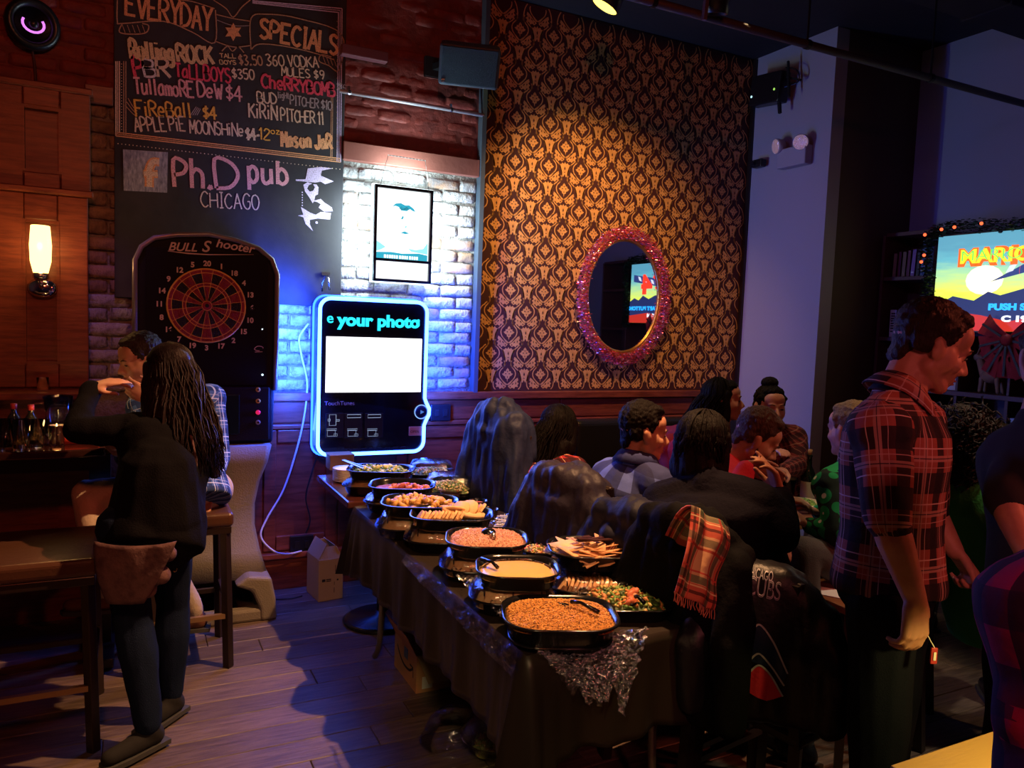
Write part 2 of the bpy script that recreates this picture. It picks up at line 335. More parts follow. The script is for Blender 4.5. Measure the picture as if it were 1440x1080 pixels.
M['blackm'] = mat('matte_black_metal', (.012, .012, .014), .5, .3)
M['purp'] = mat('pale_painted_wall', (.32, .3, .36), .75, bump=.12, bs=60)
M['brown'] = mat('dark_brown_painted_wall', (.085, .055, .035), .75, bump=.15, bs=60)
M['steel'] = mat('brushed_steel', (.6, .6, .62), .25, 1)
M['glass'] = mat('clear_glass', (1, 1, 1), .03, trans=1, ior=1.45)
def filmmat(name, gain, sc, st):
    m = bpy.data.materials.new(name); m.use_nodes = True; nt = m.node_tree; nt.nodes.remove(nt.nodes['Principled BSDF']); out = nt.nodes['Material Output']
    tr = nd(nt, 'ShaderNodeBsdfTransparent'); gl = nd(nt, 'ShaderNodeBsdfGlossy', Color=(.95, .95, 1, 1), Roughness=.1); fr_ = nd(nt, 'ShaderNodeFresnel', IOR=1.5); mx = nd(nt, 'ShaderNodeMixShader')
    ad = nd(nt, 'ShaderNodeMath', operation='ADD'); ad.inputs[1].default_value = gain; nt.links.new(fr_.outputs[0], ad.inputs[0])
    tc = nd(nt, 'ShaderNodeTexCoord'); n = nd(nt, 'ShaderNodeTexNoise', Scale=sc, Detail=4); nt.links.new(tc.outputs['Object'], n.inputs['Vector']); bp = nd(nt, 'ShaderNodeBump', Strength=1, Distance=st); nt.links.new(n.outputs[0], bp.inputs['Height']); nt.links.new(bp.outputs[0], gl.inputs['Normal'])
    nt.links.new(ad.outputs[0], mx.inputs[0]); nt.links.new(tr.outputs[0], mx.inputs[1]); nt.links.new(gl.outputs[0], mx.inputs[2]); nt.links.new(mx.outputs[0], out.inputs[0]); return m
M['clear'] = filmmat('clear_plastic_lid', .05, 40, .006)
M['white'] = mat('white_paper', (.7, .68, .62), .8)

YB = 4.722
# ------------------------------------------------------------------ room shell
wb = MB().box((1.45, 4.80, 1.92), (5.93, .13, 3.84)).build('wall_back', M['mort']); struct(wb)
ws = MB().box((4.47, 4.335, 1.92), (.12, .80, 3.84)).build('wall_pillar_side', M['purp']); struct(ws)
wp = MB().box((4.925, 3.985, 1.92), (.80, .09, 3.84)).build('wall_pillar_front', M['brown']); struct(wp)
wr = MB().box((5.38, 1.25, 1.92), (.13, 5.55, 3.84)).build('wall_right', M['purp']); struct(wr)
wl = MB().box((-1.55, 1.6, 1.92), (.1, 6.4, 3.84)).build('wall_left', M['brown']); struct(wl)
wn = MB().box((1.92, -1.55, 1.92), (7.05, .1, 3.84)).build('wall_front', M['brown']); struct(wn)
ce = MB().box((1.92, 1.62, 3.86), (7.1, 6.5, .1)).build('ceiling', M['ceil']); struct(ce)
fl = MB().box((1.92, 1.62, -.06), (7.1, 6.5, .1)).build('floor', mat('dark_subfloor', (.03, .02, .018), .7)); struct(fl)
# floor boards
pm = []
for L in (1.35, 1.1):
    pm.append(MB().box((0, 0, 0), (L-.003, .147, .02), bev=.0025).build('plank', M['plank'], None).data)
for o in list(C.objects):
    if o.name.startswith('plank'): bpy.data.objects.remove(o)
y = 4.66; row = 0
while y > .1:
    x = -1.5-RND.uniform(0, 1.1)
    while x < 5.3:
        k = RND.randrange(2); L = (1.35, 1.1)[k]
        if x+L > -1.45 and x+L/2 < 5.32 and (row < 26):
            o = bpy.data.objects.new('plank', pm[k]); C.objects.link(o); o.parent = fl
            xx = max(x, -1.5); x2 = min(x+L, 5.31)
            o.location = ((xx+x2)/2, y, -.0102); o.scale = ((x2-xx)/L, 1, 1)
        x += L
    y -= .15; row += 1
MB().box((1.92, -.05, -.01), (6.85, 1.55, .018)).build('floorboards_near', M['plank'], fl)['kind'] = 'stuff'

# bricks
def brick_mesh(seed, L=.213, h=.064, dp=.035):
    r = random.Random(seed); nx, nz = 6, 4; P = []; F = []
    for j in range(nz+1):
        for i in range(nx+1):
            u, w = i/nx-.5, j/nz-.5; edge = (i in (0, nx)) or (j in (0, nz)); cor = (i in (0, nx)) and (j in (0, nz))
            P.append((u*L*(1-.03*cor)+r.uniform(-1, 1)*.003, -(0 if edge else .006)-r.uniform(0, .004)+(.004 if cor else 0), w*h*(1-.06*cor)+r.uniform(-1, 1)*.0025))
    for j in range(nz):
        for i in range(nx): a = j*(nx+1)+i; F.append((a, a+1, a+nx+2, a+nx+1))
    B = len(P); P += [(-L/2, dp, -h/2), (L/2, dp, -h/2), (L/2, dp, h/2), (-L/2, dp, h/2)]
    F += [(B, B+1)+tuple(range(nx, -1, -1)), (B+2, B+3)+tuple(nz*(nx+1)+i for i in range(nx+1))]
    F += [(B+3, B)+tuple(j*(nx+1) for j in range(nz+1)), (B+1, B+2)+tuple(j*(nx+1)+nx for j in range(nz, -1, -1))]
    me = bpy.data.meshes.new('brick'); me.from_pydata(P, [], F); me.materials.append(M['bwhite'])
    me.polygons.foreach_set('use_smooth', [True]*len(me.polygons)); me.update(); return me
BM = [brick_mesh(i) for i in range(8)]
def brickwall(x0, x1, z0, z1, pick, dy=0, smooth_=1):
    z = z0+.038; row = 0
    while z < z1-.02:
        x = x0-(.112 if row % 2 else 0)
        while x < x1-.03:
            a, b = max(x, x0), min(x+.213, x1)
            if b-a > .03:
                o = bpy.data.objects.new('brick', BM[RND.randrange(8)]); C.objects.link(o); o.parent = wb
                o.location = ((a+b)/2, YB-.002+dy+RND.uniform(-.006, .007), z+RND.uniform(-.005, .005)); o.scale = ((b-a)/.213, 1, RND.uniform(.96, 1.05))
                o.rotation_euler = (RND.uniform(-.03, .03), RND.uniform(-.02, .02), RND.uniform(-.02, .02))
                mt = pick((a+b)/2, z)
                if mt is not M['bwhite']:
                    o.material_slots[0].link = 'OBJECT'; o.material_slots[0].material = mt
            x += .224
        z += .0765; row += 1
def pw(x, z):
    q = RND.random()
    return M['bgrey'] if q < .12+(.25 if x > 1.85 and z > 1.9 else 0) else (M['btan'] if q > .94 else M['bwhite'])
brickwall(1.16, 2.06, 1.215, 2.615, pw)
brickwall(1.16, 2.06, 2.735, 3.80, lambda x, z: M['bred'], .014)
brickwall(-1.1, -.065, 2.80, 3.80, lambda x, z: M['bred'], .007)
brickwall(-.2, .03, 1.215, 2.74, lambda x, z: M['btan'] if z > 1.75 else M['bwhite'])
brickwall(.76, 1.16, 1.215, 1.74, lambda x, z: M['bwhite'])
# red paint skin on the mortar behind the red bricks, and the boards that cut the brick face
for x0, x1, z0, z1 in ((1.16, 2.06, 2.73, 3.81), (-1.3, -.065, 2.78, 3.81)):
    MB().box(((x0+x1)/2, 4.732, (z0+z1)/2), (x1-x0, .006, z1-z0)).build('painted_mortar', M['mortred'], wb)
t = struct(bevel(MB().box((1.61, 4.702, 2.672), (.9, .05, .11)).build('trim_1', mat('worn_red_board', (.22, .07, .05), .6, bump=.3, bs=20))))
t = struct(bevel(MB().box((-.135, 4.700, 2.785), (.13, .05, .09)).build('trim_2', M['wood'])))
# dark metal channel between brick and wallpaper
struct(MB().box((2.075, 4.695, 2.50), (.03, .07, 2.6)).build('trim_3', mat('blue_grey_metal_edge', (.12, .16, .2), .4, .6)))
struct(MB().box((4.4, 4.705, 2.50), (.022, .03, 2.6)).build('trim_4', M['dwood']))
# damask wallpaper: dark paper with a printed gold figure
paper = MB().box((3.245, 4.729, 2.505), (2.31, .012, 2.6)).build('wallpaper', mat('oxblood_wallpaper', (.045, .009, .012), .7, bump=.1, bs=80), wb)
GOLD = mat('dull_gold_print', (.72, .40, .14), .5, .25, bump=.15, bs=90, col2=(.6, .32, .11), vs=30)
def damask():
    g = MB(); d = MB(); CW, CH = .2585, .2885; k = CW/515; pl = ((0, 0, 0), (1, 0, 0), (0, 0, 1))
    rib = [(85, 118), (112, 100), (120, 85), (160, 55), (195, -10), (212, -90), (211, -150), (196, -190), (152, -235), (134, -285), (152, -345), (205, -400), (255, -438)]
    rib2 = [(60, 190), (42, 150), (48, 118), (80, 92)]
    fan = [(-12, -168), (-60, -135), (-95, -100), (-128, -68), (-160, -48), (-170, -85), (-152, -108), (-182, -130), (-160, -150), (-170, -182), (-128, -176), (-110, -206), (-78, -188), (-52, -205), (-30, -186)]
    leaf = [(0, -205), (-16, -232), (-44, -216), (-60, -240), (-100, -236), (-84, -275), (-62, -330), (-52, -390), (-20, -412), (0, -372)]
    dia = [(0, 88), (-22, 62), (-26, 40), (-50, 44), (-54, 18), (-84, 4), (-58, -22), (-34, -32), (-30, -58), (-8, -66), (0, -112)]
    fine = [(0, -142), (-24, -150), (-60, -112), (-92, -74)]
    holes = [[(0, 52), (8, 38), (0, 24), (-8, 38)], [(0, -24), (8, -38), (0, -52), (-8, -38)], [(-40, 8), (-26, 16), (-14, 6), (-26, -4)], [(40, 8), (26, 16), (14, 6), (26, -4)],
             [(0, -262), (12, -290), (0, -318), (-12, -290)], [(-100, -120), (-80, -128), (-70, -152), (-94, -140)], [(100, -120), (80, -128), (70, -152), (94, -140)],
             [(-132, -105), (-122, -122), (-128, -146), (-140, -124)], [(132, -105), (122, -122), (128, -146), (140, -124)], [(0, -332), (-16, -352), (0, -346), (16, -352)], [(-50, -160), (-38, -172), (-46, -186), (-60, -172)], [(50, -160), (38, -172), (46, -186), (60, -172)]]
    cx0 = 2.10; i = 0
    for a in range(19):
        x = cx0-.02+a*CW/2
        for b in range(10):
            z = 1.2+b*CH+(CH/2 if a % 2 else 0)+.12
            for sg in (-1, 1):
                def tr(P): return [(x+sg*q[0]*k, z+q[1]*k*.985) for q in P]
                for P, w in ((rib, 15), (rib2, 12), (fine, 8)):
                    P2 = [(q.x, q.y) for q in smoothpath([(q[0], q[1], 0) for q in tr(P)], 2)]
                    P2 = [q for q in P2 if 2.092 < q[0] < 4.39 and 1.205 < q[1] < 3.80]
                    if len(P2) > 1: g.ribbon(P2, w*k, (0, 4.7222, 0), (1, 0, 0), (0, 0, 1))
                for P in (fan, leaf, dia):
                    P2 = tr(P)
                    if all(2.092 < q[0] < 4.39 and 1.205 < q[1] < 3.80 for q in P2):
                        g.add([(q[0], 4.7222, q[1]) for q in P2], [tuple(range(len(P2)))])
            for P in holes:
                P2 = [(x+q[0]*k, z+q[1]*k) for q in P]
                if all(2.092 < q[0] < 4.39 and 1.205 < q[1] < 3.80 for q in P2): d.add([(q[0], 4.7215, q[1]) for q in P2], [(0, 1, 2, 3)])
    stuff(g.build('gold_figure', GOLD, paper)); stuff(d.build('dark_figure', paper.data.materials[0], paper))
damask()

# wainscot along the back wall
wn = struct(MB().box((2.35, 4.712, .60), (4.1, .02, 1.2)).build('wainscot', M['wood']))
def panel(x0, x1, z0, z1, y=4.70, dep=.018, name='panel', par=None, m=None):
    return bevel(MB().box(((x0+x1)/2, y, (z0+z1)/2), (x1-x0, dep, z1-z0)).build(name, m or M['wood'], par), .006)
panel(.32, 4.4, 1.155, 1.205, 4.685, .05, 'cap_rail', wn, M['woodh'])
xs = [.72, 1.17, 1.62, 2.15, 2.75, 3.35, 3.95, 4.395]
for a, b in zip(xs, xs[1:]):
    panel(a+.004, b-.004, 1.02, 1.15, 4.698, .016, 'rail_board', wn)
    panel(a, b, .985, 1.012, 4.69, .03, 'rail_moulding', wn, M['woodh'])
    panel(a+.005, a+.075, .24, .98, 4.695, .018, 'stile', wn); panel(b-.075, b-.005, .24, .98, 4.695, .018, 'stile', wn)
    panel(a+.08, b-.08, .90, .98, 4.695, .018, 'panel_rail', wn, M['woodh']); panel(a+.08, b-.08, .24, .33, 4.695, .018, 'panel_rail', wn, M['woodh'])
panel(.3, 4.4, .195, .23, 4.68, .05, 'base_moulding', wn, M['woodh'])
struct(bevel(MB().box((2.35, 4.70, .095), (4.1, .035, .19)).build('baseboard_back', M['wood'])))
struct(MB().box((4.395, 4.3, .08), (.03, .75, .16)).build('baseboard_pillar', M['dwood']))
struct(MB().box((4.86, 3.93, .08), (.9, .03, .16)).build('baseboard_front', M['dwood']))

# panelled wood bay at the far left
dr = struct(MB().box((-.86, 4.675, 1.38), (1.34, .12, 2.76)).build('door_1', M['wood']))
def framed(x0, x1, z0, z1, y, px0, px1, pz0, pz1):
    """stiles and rails round a sunk panel"""
    m = M['wood']
    panel(x0, px0, z0, z1, y, .03, 'stile', dr); panel(px1, x1, z0, z1, y, .03, 'stile', dr)
    panel(px0+.001, px1-.001, pz1, z1, y, .03, 'rail', dr, M['woodh']); panel(px0+.001, px1-.001, z0, pz0, y, .03, 'rail', dr, M['woodh'])
    r = MB()
    for a, b in (((px0, pz0), (px1, pz0)), ((px1, pz0), (px1, pz1)), ((px1, pz1), (px0, pz1)), ((px0, pz1), (px0, pz0))):
        r.bar((a[0], y-.004, a[1]), (b[0], y-.004, b[1]), .014, .028)
    r.build('bead', M['wood'], dr)
framed(-.655, -.172, 2.25, 2.76, 4.585, -.465, -.305, 2.335, 2.66)
framed(-1.25, -.67, 2.25, 2.76, 4.585, -1.1, -.83, 2.335, 2.66)
framed(-.655, -.185, 1.25, 2.232, 4.60, -.468, -.32, 1.37, 2.10)
framed(-1.25, -.67, 1.25, 2.232, 4.60, -1.1, -.83, 1.37, 2.10)
panel(-1.3, -.16, 2.232, 2.262, 4.575, .06, 'cornice', dr, M['woodh'])
panel(-1.3, -.16, 2.745, 2.775, 4.575, .06, 'cornice', dr, M['woodh'])
panel(-1.3, -.165, 1.20, 1.236, 4.52, .19, 'ledge', dr, M['woodh'])
framed(-1.25, -.185, .2, 1.19, 4.60, -1.1, -.32, .33, 1.05)

# right-hand wall shelf unit with the screen
XF = 5.0
u = thing('shelf_unit', 'dark red-brown wooden shelf unit along the right wall around the screen', 'bookcase', (5.15, 3.0, 0))
SW = mat('dark_red_stained_shelf', (.1, .035, .028), .5, bump=.15, bs=14, vstr=(1, 1, 6))
def board(a, b, name='shelf', m=None): c = (V(a)+V(b))/2; d = V(b)-V(a); return bevel(MB().box(c, (abs(d.x), abs(d.y), abs(d.z))).build(name, m or SW, u), .002, 1)
for y in (3.905, 3.49, 2.22, 1.72): board((XF, y-.012, 0), (5.31, y+.012, 2.42), 'upright')
board((5.29, 1.71, 0), (5.31, 3.9, 2.42), 'back_panel')
for z in (2.42, 2.10, 1.66, 1.30, .9, .5, .08):
    for a, b in ((3.49, 3.9), (1.72, 2.22)): board((XF, a+.012, z-.014), (5.29, b-.012, z+.014))
for z in (1.31, .86, .4): board((XF, 2.232, z-.016), (5.29, 3.478, z+.016))
for y in (3.27, 2.93, 2.58): board((XF+.005, y-.011, .1), (5.29, y+.011, 1.294), 'divider')
for y in (3.27, 2.93): board((XF+.01, y-.009, 1.326), (5.29, y+.009, 1.70), 'divider')
# TV
TY0, TY1, TZ0, TZ1 = 3.455, 2.33, 1.735, 2.37
def TVp(a, b, d=0): return V((4.975-d, TY0+(TY1-TY0)*a, TZ0+(TZ1-TZ0)*b))
tv = thing('television', 'flat television showing a sunset racing game title screen', 'television', (4.99, 2.9, 1.70))
bevel(MB().box((5.0, (TY0+TY1)/2, (TZ0+TZ1)/2), (.045, abs(TY1-TY0)+.03, TZ1-TZ0+.03)).build('casing', M['black'], tv), .005)
MB().box((5.06, (TY0+TY1)/2, 1.9), (.08, .5, .3)).build('back_bracket', M['blackm'], tv)
def screenmat():
    m = bpy.data.materials.new('screen_sunset'); m.use_nodes = True; nt = m.node_tree; b = nt.nodes['Principled BSDF']
    b.inputs['Base Color'].default_value = (0, 0, 0, 1); b.inputs['Roughness'].default_value = .3
    tc = nd(nt, 'ShaderNodeTexCoord'); sp = nd(nt, 'ShaderNodeSeparateXYZ'); nt.links.new(tc.outputs['Generated'], sp.inputs[0])
    nz = nd(nt, 'ShaderNodeTexNoise', Scale=5, Detail=3); mp = nd(nt, 'ShaderNodeMapping'); mp.inputs['Scale'].default_value = (1, 1, 4)
    nt.links.new(tc.outputs['Generated'], mp.inputs[0]); nt.links.new(mp.outputs[0], nz.inputs['Vector'])
    a = nd(nt, 'ShaderNodeMath', operation='MULTIPLY_ADD'); nt.links.new(nz.outputs[0], a.inputs[0]); a.inputs[1].default_value = .22; nt.links.new(sp.outputs[2], a.inputs[2])
    r = nd(nt, 'ShaderNodeValToRGB'); e = r.color_ramp.elements
    e[0].position = .28; e[0].color = (.5, .8, .02, 1); e[1].position = 1.1; e[1].color = (.09, .3, .42, 1)
    for p, c in ((.5, (.75, .85, .08)), (.72, (.35, .65, .35)), (.85, (.12, .42, .5))): q = e.new(p); q.color = L4(c)
    nt.links.new(a.outputs[0], r.inputs[0]); nt.links.new(r.outputs[0], b.inputs['Emission Color']); b.inputs['Emission Strength'].default_value = 1.1
    return m
scr = MB().box(TVp(.5, .5, .001), (.004, abs(TY1-TY0), TZ1-TZ0)).build('screen', screenmat(), tv)
def em(name, c, s): return mat(name, (0, 0, 0), .4, emit=c, es=s)
def tvpoly(P, m, name, d=.006):
    MB().prism([(p[0]*1.125, p[1]*.635) for p in P], TVp(0, 0, d-.002), (0, -1, 0), (0, 0, 1), (-1, 0, 0), .002).build(name, m, scr)
tvpoly([(0, 0), (1, 0), (1, .36), (.93, .42), (.86, .38), (.79, .46), (.7, .4), (.6, .46), (.52, .42), (.4, .36), (.33, .4), (.25, .31), (.12, .36), (.06, .3), (0, .28)], em('screen_dark_hills', (.02, .03, .12), 1), 'screen_hills')
tvpoly([(0, 0), (1, 0), (1, .12), (.7, .17), (.45, .1), (.3, .16), (.12, .2), (0, .14)], em('screen_red_track', (.55, .03, .02), 1), 'screen_track', .008)
tvpoly([(.3+.11*math.cos(a*PI/8), .52+.15*math.sin(a*PI/8)) for a in range(16)], em('screen_sun', (1, .95, .5), 1.6), 'screen_sun', .004)
tvpoly([(.34, .5), (.62, .62), (.95, .7), (.95, .82), (.6, .74), (.45, .6)], em('screen_flag_blue', (.03, .05, .2), 1), 'screen_flag', .007)
for i in range(5):
    a = .42+i*.1; tvpoly([(a, .58+i*.03), (a+.04, .6+i*.03), (a+.06, .67+i*.03), (a+.02, .65+i*.03)], em('screen_flag_white', (.7, .75, .9), 1), 'screen_flag_check', .0085)
def tvtext(t, a, b, size, m, xs=1, bold=.01, d=.009): letters(t, size, TVp(a, b, d), (0, -1, 0), (0, 0, 1), .002, m, scr, 'screen_lettering', bold=bold, xs=xs)
tvtext('MARIO', .14, .68, .145, em('screen_title_red', (1, .12, .01), 1.2), 1.15, .012, .0095)
tvtext('MARIO', .147, .70, .125, em('screen_title_yellow', (1, .62, .02), 1.2), 1.22, .004, .0115)
tvtext('MARIO', .152, .72, .10, em('screen_title_green', (.1, .8, .1), 1.1), 1.3, -.002, .0135)
tvtext('64', .5, .5, .27, em('screen_six_red', (1, .04, .02), 1.3), 1.3, .014, .0115)
tvtext('PUSH START BUTTON', .34, .215, .055, em('screen_blue_text', (.02, .35, 1), 1.5), 1.35, .003)
tvtext('C 1996 N', .42, .1, .05, em('screen_white_text', (.8, .85, 1), 1.3), 1.6, .003)
# tinsel garland round the screen
def glitter(name, pts, r, n, mats_, par=None, sz=.008, loc=None):
    """a tinsel rope: hundreds of small foil slips round a path"""
    mb = MB(); pts = smoothpath(pts, 10); rr = random.Random(n)
    for i in range(n):
        p = pts[rr.randrange(len(pts))]; d = V((rr.gauss(0, 1), rr.gauss(0, 1), rr.gauss(0, 1))).normalized()
        c = p+d*(r*rr.random()**.5); a, b, q = frame(V((rr.gauss(0, 1), rr.gauss(0, 1), rr.gauss(0, 1)))); s_ = sz*rr.uniform(.5, 1.3)
        mb.cur = rr.randrange(len(mats_)); mb.add([c-a*s_-b*s_*.25, c+a*s_-b*s_*.25, c+a*s_+b*s_*.25, c-a*s_+b*s_*.25], [(0, 1, 2, 3)])
    o = mb.build(name, mats_, par, loc=loc); return o
GG = [mat('dark_green_foil', (.02, .06, .02), .3, .6), mat('black_green_foil', (.01, .02, .01), .4, .5), mat('red_foil_bits', (.4, .03, .02), .25, .7)]
P = [TVp(-.02, -.04, .03), TVp(-.03, .5, .03), TVp(-.02, 1.04, .03), TVp(.5, 1.05, .03), TVp(1.02, 1.04, .03), TVp(1.02, .4, .03), TVp(1.02, -.03, .03)]
tag(stuff(glitter('garland', P, .05, 5000, [GG[0], GG[1], GG[1], GG[1], GG[1]], sz=.011, loc=(5, 2.9, 2.4))), 'dark green tinsel garland around the television', 'garland')
for k, (a, b, w_) in enumerate(((-.045, 1.02, 'at the upper left corner of'), (-.04, .8, 'high beside the left edge of'), (-.055, .73, 'second highest at the left edge of'), (.06, 1.06, 'leftmost along the top of'), (.14, 1.07, 'second from the left along the top of'), (.3, 1.08, 'furthest right above the title on'))):
    o = MB().ball(TVp(a, b, .08), .011, nu=8, nv=6).build('fairy_light', em('small_red_bulb', (1, .1, .03), 2), None, True, loc=TVp(a, b, .08))
    tag(o, 'small red bulb in the garland, '+w_+' the television', 'light', 'red bulbs in the television garland')
# books
def book(y, z, w, h, col, lean=0, d=.2, name='book', label='', group='', band=None):
    t = thing(name, label, 'book', (5.05+d/2, y, z), group)
    m = mat('cover_%02d%02d%02d' % tuple(int(c*99) for c in col), col, .6, bump=.1, bs=60)
    R = Matrix.Rotation(lean, 3, 'X'); c = V((5.05+d/2, y, z+h/2))
    cv = MB()
    cv.box(c+R@V((-d/2+.003, 0, 0)), (.006, w, h), R=R); cv.box(c+R@V((0, -w/2+.002, 0)), (d, .004, h), R=R); cv.box(c+R@V((0, w/2-.002, 0)), (d, .004, h), R=R)
    cv.build('cover', m, t)
    MB().box(c+R@V((.004, 0, -.002)), (d-.012, w-.009, h-.012), R=R).build('pages', M['white'], t)
    if band: 
        for zz in band: MB().box(c+R@V((-d/2-.0004, 0, zz*h)), (.001, w*.6, h*.05), R=R).build('spine_mark', M['white'] if sum(col) < .9 else M['black'], t)
    return t
y = 3.855
names = ['tan', 'dark red', 'brown', 'maroon', 'violet', 'dark olive', 'blue-grey', 'navy']
cols = [(.28, .17, .12), (.18, .04, .04), (.2, .1, .06), (.15, .03, .05), (.25, .12, .3), (.06, .06, .05), (.12, .2, .35), (.02, .03, .09)]
sp_ = ['leftmost on the top shelf of the bookcase', 'second from the left on the top bookcase shelf', 'third from the left on the top bookcase shelf', 'fourth from the left on the top bookcase shelf', 'with a small mark, in the middle of the top bookcase shelf', 'left of the tall blue-grey book on the top shelf', 'taller than all the others on the top bookcase shelf', 'at the right end of the top bookcase shelf']
for i, (c, n_) in enumerate(zip(cols, names)):
    w = (.034, .03, .034, .03, .036, .03, .042, .05)[i]; h = (.17, .18, .178, .185, .19, .165, .24, .2)[i]
    book(y-w/2, 2.118, w, h, c, .02+.025*(i in (4, 6)), label='%s book %s' % (n_, sp_[i]), group='books on the top shelf', band=[-.36] if i in (4, 6) else None); y -= w+.005
y = 3.85
for i in range(5):
    book(y-.03, 1.676, .055, .20, (.62, .58, .6), 0, label=('white spine book with dark lettering, number %s from the pillar on the lower bookcase shelf' % ('one', 'two', 'three', 'four', 'five')[i]), group='white books on the second shelf', band=[.36, .27, .18, .09, 0, -.09, -.18, -.3]); y -= .062
# statue and boxes in the open bays under the screen
t = thing('animal_figurine', 'brown carved animal figurine in the bay beneath the television', 'figurine', (5.12, 3.10, 1.326))
BR = mat('carved_brown_wood', (.3, .15, .09), .6, bump=.4, bs=60)
mb = MB(); mb.ball((5.12, 3.10, 1.44), (.06, .08, .05)); mb.cap((5.12, 3.15, 1.45), .035, (5.12, 3.19, 1.54), .025); mb.ball((5.12, 3.2, 1.56), (.025, .04, .028))
for a, b in ((-.03, -.05), (.03, -.05), (-.03, .05), (.03, .05)): mb.cap((5.12+a, 3.1+b, 1.42), .018, (5.12+a, 3.1+b*1.2, 1.338), .012)
mb.build('body', BR, t, True)
mb = MB(); mb.cap((5.10, 3.2, 1.58), .006, (5.08, 3.17, 1.64), .004); mb.cap((5.14, 3.2, 1.58), .006, (5.16, 3.17, 1.64), .004); mb.build('ear', BR, t, True)
def smallbox(px, py, x, z, d, col, label, nm='box'):
    p = onX(px, py, x); t = thing(nm, label, 'box', (x+d[0]/2, p.y, z)); m = mat('card_%d%d' % (px, py), col, .7)
    bevel(MB().box((x+d[0]/2, p.y, z+d[2]/2), d).build('carton', m, t), .003); bevel(MB().box((x+d[0]/2, p.y, z+d[2]), (d[0]+.006, d[1]+.006, .02)).build('lid', m, t), .003)
smallbox(1336, 530, 5.05, 1.326, (.12, .09, .13), (.6, .5, .5), 'pale box behind the standing man\'s chin on the shelf')
smallbox(1388, 585, 5.03, .877, (.12, .12, .27), (.35, .2, .1), 'tan carton in the cubby below the figurine')
smallbox(1434, 590, 5.03, .877, (.12, .12, .3), (.55, .6, .8), 'white carton in the cubby at the right edge of the photo')
# glitter bow
t = thing('gift_bow', 'large red glitter bow with dark stripes hanging below the television', 'bow', (4.95, 2.96, 1.70))
BW = mat('red_glitter_ribbon', (.75, .06, .07), .35, .3, bump=1, bs=300); BD = mat('dark_green_stripe', (.05, .05, .03), .6)
bc = onX(1420, 478, 4.93)
for ang, ln, wd in ((150, .20, .07), (195, .19, .07), (30, .2, .07), (-12, .19, .07), (-118, .25, .055), (-92, .24, .055), (-66, .25, .055), (-140, .2, .05)):
    a = math.radians(ang); e = V((0, -math.cos(a), math.sin(a))); w = e.cross(V((1, 0, 0)))
    mb = MB(); 
    for k in range(7):
        f0 = k/7; f1 = (k+1)/7
        for dd in (0,):
            A = bc+e*(ln*f0)+V((-.03*math.sin(f0*PI), 0, 0)); B = bc+e*(ln*f1)+V((-.03*math.sin(f1*PI), 0, 0)); w0 = .25+.75*f0; w1 = .25+.75*f1
            mb.add([A-w*wd*w0, A+w*wd*w0, B+w*wd*w1, B-w*wd*w1, A-w*wd*w0+V((.006, 0, 0)), A+w*wd*w0+V((.006, 0, 0)), B+w*wd*w1+V((.006, 0, 0)), B-w*wd*w1+V((.006, 0, 0))], [(0, 1, 2, 3), (7, 6, 5, 4), (0, 4, 5, 1), (3, 2, 6, 7), (1, 5, 6, 2), (0, 3, 7, 4)])
    lp = mb.build('loop' if ang > -40 else 'tail', BW, t)
    MB().bar(bc+e*.04+V((-.036, 0, 0)), bc+e*(ln*.96)+V((-.022, 0, 0)), .014, .004, up=V((1, 0, 0))).build('stripe', BD, lp)
MB().ball(bc+V((-.03, 0, 0)), (.03, .035, .035)).build('knot', BW, t, True)
# ------------------------------------------------------------------ chalkboard
YC = 4.694
cb = thing('chalkboard', 'tall chalkboard with handwritten drink specials and a pub name', 'chalkboard', (.55, 4.70, 1.73))
bevel(MB().box((.551, 4.706, 2.765), (1.232, .022, 2.07)).build('board', mat('smudged_chalkboard', (.022, .02, .024), .75, bump=.15, bs=12, col2=(.05, .042, .045), vs=2.2, mid=(.45, .8)), cb), .003)
def chalk(n, c): 
    return mat('chalk_'+n, (c[0]*.55, c[1]*.55, c[2]*.55), .95, col2=c, vs=170, det=2, mid=(.36, .52), spec=.1)
CH = {k: chalk(k, c) for k, c in dict(orange=(.85, .42, .2), cream=(.8, .62, .45), tan=(.8, .58, .3), pink=(.85, .42, .42), red=(.85, .1, .16), white=(.75, .7, .7), grey=(.42, .36, .36), brown=(.55, .33, .2), lilac=(.66, .55, .78), amber=(.9, .5, .1)).items()}
PL = ((0, YC, 0), (1, 0, 0), (0, 0, 1))
def c2(px, py): p = onY(px, py, YC); return (p.x, p.z)
K = 1.1/1077*4.7*1.02
def chalkw(t, a, b, h, w, c, passes=1, gap=.35):
    write(t, c2(*a), c2(*b), h*.0040, w*.0041, PL, CH[c], cb, passes=passes, gap=gap)
